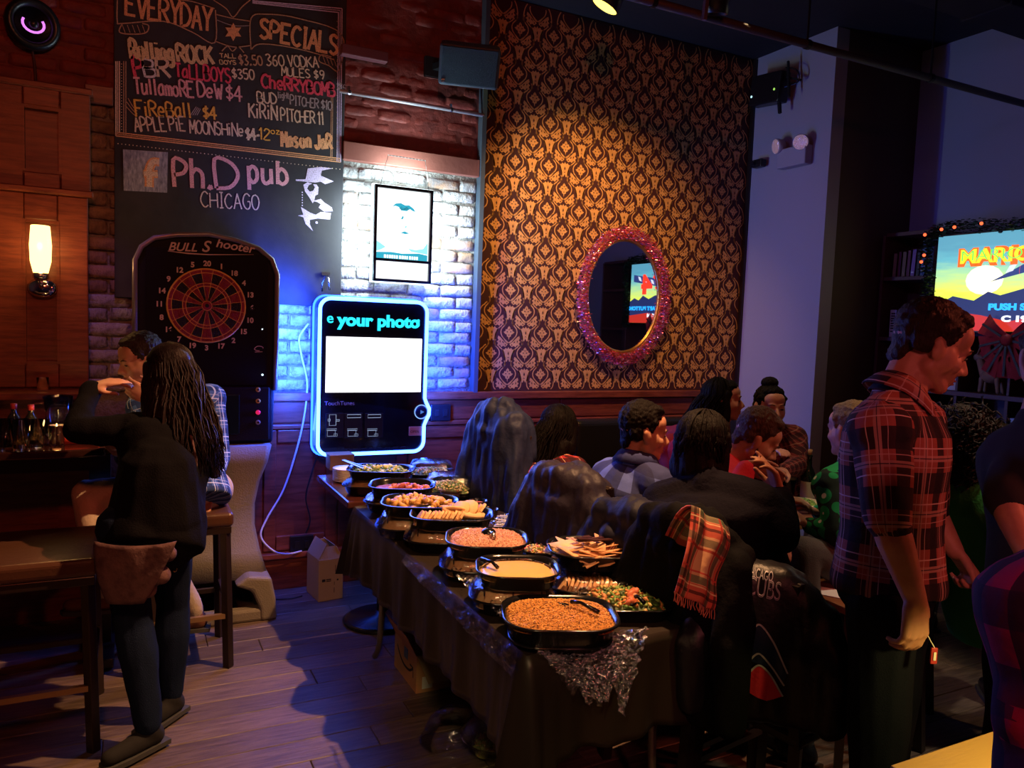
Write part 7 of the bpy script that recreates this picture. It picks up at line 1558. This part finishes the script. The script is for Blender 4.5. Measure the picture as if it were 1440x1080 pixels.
# ------------------------------------------------------------------ booth, dining tables, chairs
LB = mat('black_tufted_leather', (.012, .012, .013), .28, bump=.2, bs=30)
t = thing('booth_bench', 'black leather booth bench against the wainscot under the wallpaper', 'bench', (3.5, 4.4, 0))
bevel(MB().box((3.55, 4.35, .20), (1.50, .5, .38)).build('base', M['dwood'], t), .01)
for x in (3.05, 3.55, 4.05): bevel(MB().box((x, 4.33, .44), (.495, .54, .12)).build('seat_cushion', LB, t), .035, 4)
for x in (3.05, 3.55, 4.05):
    b = bevel(MB().box((x, 4.60, .75), (.495, .12, .52)).build('back_cushion', LB, t), .04, 4)
MB().tube([(2.80, 4.56, 1.02), (2.80, 4.54, .98), (2.80, 4.53, .5)], .012, 8).build('piping', LB, t, True)
TW = mat('orange_brown_tabletop', (.22, .085, .035), .3, bump=.1, bs=12, vstr=(1, 8, 1), coat=.3)
def dining(x0, x1, y0, y1, lab):
    t = thing('dining_table', lab, 'table', ((x0+x1)/2, (y0+y1)/2, 0)); bevel(MB().box(((x0+x1)/2, (y0+y1)/2, .74), (x1-x0, y1-y0, .036)).build('tabletop', TW, t), .006)
    MB().tube([((x0+x1)/2, (y0+y1)/2, .72), ((x0+x1)/2, (y0+y1)/2, .03)], .035, 12).build('pole', M['blackm'], t, True); MB().lathe(((x0+x1)/2, (y0+y1)/2, 0), [(.24, 0), (.24, .012), (.05, .04)], 24).build('base', M['blackm'], t, True)
dining(2.12, 2.86, 3.42, 4.02, 'square dining table in front of the booth, nearest the jukebox')
dining(2.84, 3.52, 2.62, 3.24, 'square dining table with the wine bottle in front of the pillar')
WD = mat('dark_chair_wood', (.02, .012, .01), .4)
def chair(x, y, ang, lab, hb=1.0, m=WD, seatm=None):
    t = thing('dining_chair', lab, 'chair', (x, y, 0)); R = Matrix.Rotation(ang, 3, 'Z')
    def q(a, b, c): return V((x, y, 0))+R@V((a, b, c))   # +x is where the sitter faces
    bevel(MB().box(q(0, 0, .45), (.42, .42, .04), R=R).build('seat', seatm or m, t), .012)
    for a in (-1, 1):
        MB().bar(q(.18, a*.18, .43), q(.19, a*.19, 0), .034).build('leg', m, t); MB().bar(q(-.18, a*.18, .43), q(-.21, a*.19, 0), .034).build('leg', m, t)
        MB().bar(q(-.19, a*.19, .43), q(-.25, a*.19, hb), .034).build('back_post', m, t); MB().bar(q(.185, a*.185, .2), q(-.195, a*.185, .2), .02).build('stretcher', m, t)
    bevel(MB().box(q(-.245, 0, hb-.05), (.025, .42, .11), R=R).build('top_rail', m, t), .008); MB().bar(q(-.225, -.18, .68), q(-.225, .18, .68), .02, .05).build('cross_rail', m, t)
    for b in (-.1, 0, .1): MB().bar(q(-.212, b, .6), q(-.24, b, hb-.08), .018).build('spindle', m, t)
    return t
A1 = ANG(RT*.75+FW*.55); FA = V((math.cos(A1), math.sin(A1), 0))
def coat(c, ang, w, zt, zb, m, label, hood=True, sleeves=True, th=.05, fold=.022, seed=0, name='coat', extra=None, cat='coat'):
    """a jacket hung over a chair back: shoulders on the rail, body and sleeves falling behind"""
    c = V((c[0], c[1], 0)); x = V((math.sin(ang), -math.cos(ang), 0)); n = V((-math.cos(ang), -math.sin(ang), 0)); Z = V((0, 0, 1)); t = thing(name, label, cat, (c.x, c.y, zb))
    P = []; q = lambda a, b, z: c+x*a+n*b+Z*z; h = zt-zb
    for a in (-.5, -.375, -.25, -.125, 0, .125, .25, .375, .5):
        tp = zt-.055-.09*(abs(a)*2)**2; k_ = th*(1.12+.06*math.sin(a*23+seed)); P.append(('c', q(a*w*.9, .03, tp), k_, q(a*w*1.05, .06, zt-h*.5), k_*1.1)); P.append(('c', q(a*w*1.05, .06, zt-h*.5), k_*1.1, q(a*w*1.15, .05, zb+.05), k_*.9))
        P.append(('c', q(a*w*.85, .0, tp), k_, q(a*w*.85, -.09, zt-.3), k_*.7))
    if hood: P += [('c', q(-w*.34, .035, zt-.075), .06, q(0, .045, zt-.055), .066), ('c', q(0, .045, zt-.055), .066, q(w*.34, .035, zt-.085), .06), ('c', q(-w*.2, .085, zt-.14), .04, q(w*.2, .085, zt-.15), .04)]
    if sleeves:
        for s_ in (-1, 1): P += [('c', q(s_*w*.5, .03, zt-.16), .066, q(s_*w*.66, .09, zt-h*.55), .06), ('c', q(s_*w*.66, .09, zt-h*.55), .06, q(s_*w*.64, .08, zb+h*.1), .048)]
    if extra: P += extra(q)
    o = blob('coat_shell' if cat == 'coat' else 'shell', P, .011, m, t, 4, fold, 11, fstr=(1.2, 1.2, .28)); return t, o, q, x, n
def proj(o, tgt, d, off=.004, parent=None):
    """lay a flat printed piece onto the folds of a garment"""
    tb = wloc(tgt); bv = BVHTree.FromPolygons([v.co+tb for v in tgt.data.vertices], [p.vertices[:] for p in tgt.data.polygons]); b = wloc(o)
    for v in o.data.vertices:
        h = bv.ray_cast(v.co+b-d*.4, d)
        if h[0] is not None: v.co = h[0]-d*off-b
    o.data.update()
def grid_poly(P, o, u, v, st=.012):
    """finely cut polygon so it can follow folds"""
    bm = bmesh.new(); vs = [bm.verts.new(V(o)+V(u)*a+V(v)*b) for a, b in P]; bm.faces.new(vs); bmesh.ops.triangulate(bm, faces=bm.faces[:])
    for k in range(5):
        e = [q for q in bm.edges if q.calc_length() > st*1.6]
        if not e: break
        bmesh.ops.subdivide_edges(bm, edges=e, cuts=1); bmesh.ops.triangulate(bm, faces=[f for f in bm.faces if len(f.verts) > 3])
    mb = MB(); bm.verts.index_update(); mb.add([q.co.copy() for q in bm.verts], [tuple(w.index for w in f.verts) for f in bm.faces]); bm.free(); return mb
GP = mat('grey_violet_puffer', (.022, .018, .032), .5, bump=.5, bs=22, spec=.25); NV = mat('navy_padded_coat', (.009, .010, .024), .6, bump=.35, bs=30, spec=.2); DK = mat('black_overcoat', (.004, .004, .005), .85, bump=.3, bs=60, spec=.08)
# coats piled beyond the long-haired woman
p = at(712, 650, 4.0); chair(p.x-.06+FA.x*.27, p.y-.06+FA.y*.27, A1, 'dark wooden chair under the blue-lit coat pile beside the wainscot', 1.12)
coat((p.x-.06, p.y-.06), A1, .34, 1.27, .35, mat('blue_black_coat', (.014, .02, .055), .6, bump=.5, bs=22, spec=.25), 'dark blue coat heaped high over a chair beside the wainscot', th=.07, fold=.03)
p = at(808, 700, 3.12); chair(p.x-.03+FA.x*.27, p.y-.02+FA.y*.27, A1, 'dark wooden chair under the grey-violet puffer jacket', 1.05)
coat((p.x-.03, p.y-.02), A1, .42, 1.115, .40, GP, 'grey-violet puffer jacket hanging over a chair back behind the buffet', th=.062, fold=.022, hood=True)
p = at(905, 740, 2.74); chair(p.x-.02+FA.x*.27, p.y-.02+FA.y*.27, A1, 'dark wooden chair of the man in buffalo check, under a navy coat', .98)
t_, o_, q_, x__, n__ = coat((p.x-.02, p.y-.02), A1, .40, 1.07, .42, NV, 'navy padded coat with a pale zip on the chair of the man in buffalo check', th=.055, fold=.02)
zp = grid_poly([(.10, .70), (.112, .70), (.112, 1.0), (.10, 1.0)], q_(0, .4, 0), x__, (0, 0, 1)).build('zip', mat('pale_blue_zip', (.4, .5, .8), .3, .5), t_); proj(zp, o_, -n__*1.0)
p = at(975, 790, 2.42)
t_, o_, q_, x__, n__ = coat((p.x+.02, p.y+.03), A1, .36, 1.12, .45, DK, 'black overcoat under the tartan scarf', th=.055, fold=.02)
# tartan scarf over it
TT = plaid('red_cream_tartan', (.55, .32, .17), [(0, .12, .11, (.45, .06, .04), .85), (1, .12, .13, (.45, .06, .04), .85), (0, .30, .07, (.06, .09, .05), .8), (1, .32, .06, (.06, .09, .05), .8), (0, .88, .07, (.06, .09, .05), .8), (1, .90, .06, (.06, .09, .05), .7)],
           [(0, .12, .025, (.03, .01, .01), .8), (1, .12, .025, (.03, .01, .01), .8), (0, .21, .012, (.7, .55, .3), .8), (1, .22, .012, (.7, .55, .3), .7), (0, .42, .015, (.45, .05, .04), .9), (1, .44, .015, (.45, .05, .04), .9), (0, .78, .02, (.3, .03, .02), .9), (1, .79, .02, (.3, .03, .02), .9)], (.155, .21))
cs = [at(972, 712, 2.13), at(1026, 742, 2.15), at(1000, 858, 2.08), at(944, 832, 2.04)]
def scarf():
    nn, mm = 26, 44; P = []; F = []
    n_ = (cs[1]-cs[0]).cross(cs[3]-cs[0]).normalized(); n_ = n_ if n_.dot(FW) < 0 else -n_
    for j in range(mm+1):
        for i in range(nn+1):
            u, v = i/nn, j/mm; p = cs[0]*(1-u)*(1-v)+cs[1]*u*(1-v)+cs[2]*u*v+cs[3]*(1-u)*v
            p = p+n_*(.011*math.sin(u*11+v*1.5)+.012*noise.noise((u*3, v*2.5, 2))+.018*math.sin(v*PI)); p = p+RT*.008*math.sin(v*8)*(1 if u > .5 else .4); P.append(p)
    top = 6  # tail over the chair back
    for j in range(mm):
        for i in range(nn): a = j*(nn+1)+i; F.append((a, a+1, a+nn+2, a+nn+1))
    b = len(P)
    for j in range(1, top):
        for i in range(nn+1): p = P[i]; P.append(p-n_*(.028*j)+V((0, 0, .012*math.sin(j/top*PI)-.003*j*j)))
    for j in range(top-1):
        for i in range(nn):
            a = (b+(j-1)*(nn+1) if j else 0)+i; c_ = b+j*(nn+1)+i; F.append((a, c_, c_+1, a+1))
    o = MB().add(P, F).build('scarf', TT, None, True, loc=tuple(cs[0])); l = o.data.uv_layers.new(name='weave')
    for lp in o.data.loops:
        k = lp.vertex_index
        if k < b: l.data[lp.index].uv = ((k % (nn+1))/nn*.175+.005, .285-(k//(nn+1))/mm*.285)
        else: l.data[lp.index].uv = (((k-b) % (nn+1))/nn*.175+.005, .285+((k-b)//(nn+1)+1)*.03)
    o.modifiers.new('s', 'SOLIDIFY').thickness = .004
    tag(o, 'red, cream and green tartan scarf draped over the black coat', 'scarf'); mb = MB()
    for i in range(nn+1):
        p = P[mm*(nn+1)+i]; mb.tube([p, p+V((random.Random(i).uniform(-.004, .004), 0, -.012)), p+V((random.Random(i+9).uniform(-.006, .006), 0, -.026))], .0016, 4)
    stuff(mb.build('fringe', mat('red_fringe', (.4, .1, .06), .8), o))
scarf()
# ball-club jacket on the next chair
p = at(1085, 860, 2.30); AJ = ANG(RT*.35+FW*.9); pm_ = p.lerp(at(975, 790, 2.42), .4); chair(pm_.x+math.cos(A1)*.28, pm_.y+.02+math.sin(A1)*.28, A1, 'dark wooden chair hung with the black overcoat, tartan scarf and team jacket', .94)
CJ = mat('black_team_nylon', (.010, .010, .013), .4, bump=.25, bs=40, spec=.4)
t_, o_, q_, x__, n__ = coat((p.x, p.y+.02), AJ, .30, .985, .50, CJ, 'black team jacket with outlined lettering and a red and navy chevron', th=.05, fold=.012, hood=False, name='team_jacket', cat='jacket')
up = V((0, 0, 1)); o0 = q_(0, .4, 0)
def pr(px, py):
    """point of the jacket's back plane behind a photo point"""
    d = ray(px, py); d0 = V((0, 0, H)); pl = q_(0, .10, 0); k_ = (pl-d0).dot(n__)/d.dot(n__); w_ = d0+d*k_; return ((w_-q_(0, 0, 0)).dot(x__), w_.z)
def patch(pts, m, nm, off=.004, st=.012): o = grid_poly([pr(*q) for q in pts], o0, x__, up, st).build(nm, m, t_); proj(o, o_, -n__, off); return o
NB = mat('navy_panel', (.015, .03, .075), .45, spec=.4); RB = mat('red_panel', (.7, .03, .05), .45, spec=.4); WPi = mat('silver_piping', (.5, .5, .52), .5)
patch([(1057, 884), (1069, 876), (1090, 905), (1106, 948), (1100, 962), (1085, 935), (1069, 914), (1056, 925)], NB, 'navy_chevron')
patch([(1055, 940), (1069, 930), (1083, 945), (1101, 978), (1078, 984), (1055, 972)], RB, 'red_chevron')
def pipe_(pts, w=.005):
    P = [pr(*q) for q in pts]; P = [(a.x, a.y) for a in smoothpath([(p_[0], p_[1], 0) for p_ in P], 8)]; o = MB().ribbon(P, w, o0, x__, up).build('piping', WPi, t_); proj(o, o_, -n__, .007)
pipe_([(1057, 886), (1069, 876), (1088, 900), (1108, 944)]); pipe_([(1055, 924), (1069, 914), (1086, 935), (1103, 962)]); pipe_([(1055, 941), (1069, 930), (1084, 946), (1101, 978)])
for txt, a, b, sz in (('CHICAGO', (1047, 813), (1086, 820), .034), ('CUBS', (1048, 836), (1096, 846), .075)):
    P0 = pr(*a); P1 = pr(*b); u_ = (x__*(P1[0]-P0[0])+up*(P1[1]-P0[1])).normalized(); v_ = u_.cross(n__)*-1; v_ = v_ if v_.z > 0 else -v_
    L_ = math.hypot(P1[0]-P0[0], P1[1]-P0[1]); cu = letters(txt, sz, o0+x__*P0[0]+up*P0[1], u_, v_, 0.0, WPi, t_, 'team_lettering', bold=.0)
    w0 = max((q.co+wloc(t_)-(o0+x__*P0[0]+up*P0[1])).dot(u_) for q in cu.data.vertices); k_ = L_/w0
    for q in cu.data.vertices: r_ = q.co+wloc(t_)-(o0+x__*P0[0]+up*P0[1]); q.co = q.co+u_*(r_.dot(u_)*(k_-1))
    proj(cu, o_, -n__, .006)
    if txt == 'CUBS':
        c2_ = cu.copy(); c2_.data = cu.data.copy(); C.objects.link(c2_); c2_.parent = t_; c2_.name = 'team_lettering_fill'; c2_.data.materials[0] = CJ
        cen = sum((q.co for q in c2_.data.vertices), V((0, 0, 0)))/len(c2_.data.vertices)
        # inner fill: each letter drawn lighter by a slimmer cut of the same word
        bpy.data.objects.remove(c2_)
        cu2 = letters(txt, sz, o0+x__*P0[0]+up*P0[1], u_, v_, 0.0, CJ, t_, 'team_lettering', bold=-.0042)
        for q in cu2.data.vertices: r_ = q.co+wloc(t_)-(o0+x__*P0[0]+up*P0[1]); q.co = q.co+u_*(r_.dot(u_)*(k_-1))
        proj(cu2, o_, -n__, .008)
patch([(1018, 868), (1030, 866), (1044, 882), (1040, 888)], RB, 'red_trim')
# chairs for the others
chair(2.93, 2.18, ANG(-RT*.75+FW*.5), 'dark wooden chair of the man in the green sweater', .95)
chair(2.28, 3.36-.62, A1, 'dark wooden chair of the bearded man', .95)
chair(2.05, 3.18, A1, 'dark wooden chair of the woman with long straight black hair', .98)
# low wooden shelf lit between knee and legs
p = at(1180, 838, 3.0); t = thing('side_stool', 'orange-lit low wooden stool with a napkin seen behind the green-sweater man\'s knee', 'stool', (p.x, p.y, 0))
bevel(MB().box((p.x+.05, p.y, p.z), (.34, .3, .03)).build('seat', TW, t), .005)
for a in (-1, 1):
    for b in (-1, 1): MB().bar((p.x+.05+a*.14, p.y+b*.12, p.z), (p.x+.05+a*.15, p.y+b*.13, 0), .03).build('leg', WD, t)
MB().bar((p.x+.05-.14, p.y-.12, .2), (p.x+.05+.14, p.y-.12, .2), .02).build('rung', TW, t)
o = MB().add([at(1156, 802, 2.98)+V((0, 0, -.0)), (p.x-.02, p.y-.1, p.z+.017), (p.x+.05, p.y-.02, p.z+.017), (p.x-.05, p.y+.08, p.z+.017)], [(1, 2, 3)]).build('napkin', M['white'], None, loc=(p.x, p.y, p.z+.017)); bpy.data.objects.remove(o)
tag(MB().box((p.x-.04, p.y, p.z+.0175), (.10, .12, .003), rz=.6).build('napkin', M['white'], None, loc=(p.x-.04, p.y, p.z+.0175)), 'white folded napkin on the low stool behind the knee', 'napkin')
# things on the dining tables
WB = mat('green_black_bottle_glass', (.01, .018, .008), .06, spec=.7)
c = V((3.262, 2.905, .7585)); t = bottle(c, .27, .037, WB, None, 'dark wine bottle with a cream label and a cork, on the table by the pillar', mat('cream_label', (.62, .55, .42), .7)); MB().lathe(c+V((0, 0, .262)), [(.0105, 0), (.0115, .035)], 12).build('cork', mat('cork', (.5, .3, .15), .8), t, True)
glass((3.20, 2.98, .7585), .04, .15, .82, (.35, .1, .02), 'tulip glass of dark beer with cream foam beside the wine bottle', foam=.02, taper=.6)
CR = mat('cream_glazed_china', (.75, .62, .42), .3, coat=.3)
def plate(c, r, lab, nm='plate', h=.018):
    t = thing(nm, lab, 'plate', tuple(c)); MB().lathe(c, [(r*.6, 0), (r*.75, h*.3), (r, h), (r*.98, h*1.1), (r*.7, h*.5), (.001, h*.35)], 28, cap=False).build('china', CR, t, True); return t
c = V((3.12, 2.80, .7585)); plate(c, .105, 'deep cream bowl of salad in front of the wine bottle', 'bowl', .045); mound(c+V((0, 0, .016)), .13, .13, .03, mat('salad_bed2', (.2, .35, .06), .6), 'green salad leaves in the cream bowl on the dining table', 'salad_leaves', grains=90, gm=food_mats('leafy', [(.25, .4, .1)]), gs=(.012, .006), rise=.03, amp=.01, seed=41)
c = V((3.42, 2.85, .7585)); plate(c, .10, 'cream plate to the right of the wine bottle')
c = V((2.30, 3.56, .7585)); plate(c, .12, 'oval cream plate of food beyond the grey-violet puffer jacket'); mound(c+V((0, 0, .01)), .16, .14, .03, mat('snack_bed', (.6, .35, .2), .6), 'pink and cream food on the plate beyond the puffer jacket', 'food', grains=60, gm=food_mats('snack', [(.7, .5, .3), (.65, .25, .22)]), gs=(.018, .009), rise=.03, amp=.012, seed=43)
glass((2.55, 3.75, .7585), .034, .12, .5, (.7, .4, .1), 'half-full glass on the table nearest the jukebox')
# counter edge at the lower right
t = thing('lit_counter', 'honey-coloured counter top glowing under a lamp at the bottom right', 'counter', (2.2, .92, 0)); HW = mat('honey_wood', (.6, .38, .14), .35, bump=.15, bs=10, vstr=(1, 7, 1), coat=.2)
bevel(MB().box((2.21, .91, .735), (1.50, .24, .03)).build('countertop', HW, t), .003)
for x in (1.52, 2.9): MB().box((x, .91, .36), (.05, .2, .72)).build('leg', M['dwood'], t)
MB().box((2.2, .91, .3), (1.35, .02, .1)).build('stretcher', M['dwood'], t)
# tag on a cord below the standing man's hand
p = at(1313, 922, 1.83); hnd = at(1304, 893, 1.82); t = thing('key_tag', 'small red tag with a white mark dangling from the standing man\'s hand', 'tag', tuple(p))
bevel(MB().box(p, (.016, .006, .04), R=RM(RT, FW.cross(RT).cross(RT), V((0, 0, 1))) if False else Matrix.Rotation(-.45, 3, 'Z')).build('tag', mat('red_tag', (.4, .03, .03), .5), t), .002); MB().tube([hnd, p+V((0, 0, .02))], .0015, 5).build('cord', M['white'], t); MB().box(p+V((-.002, -.004, 0)), (.006, .002, .02), rz=-.45).build('mark', M['white'], t)
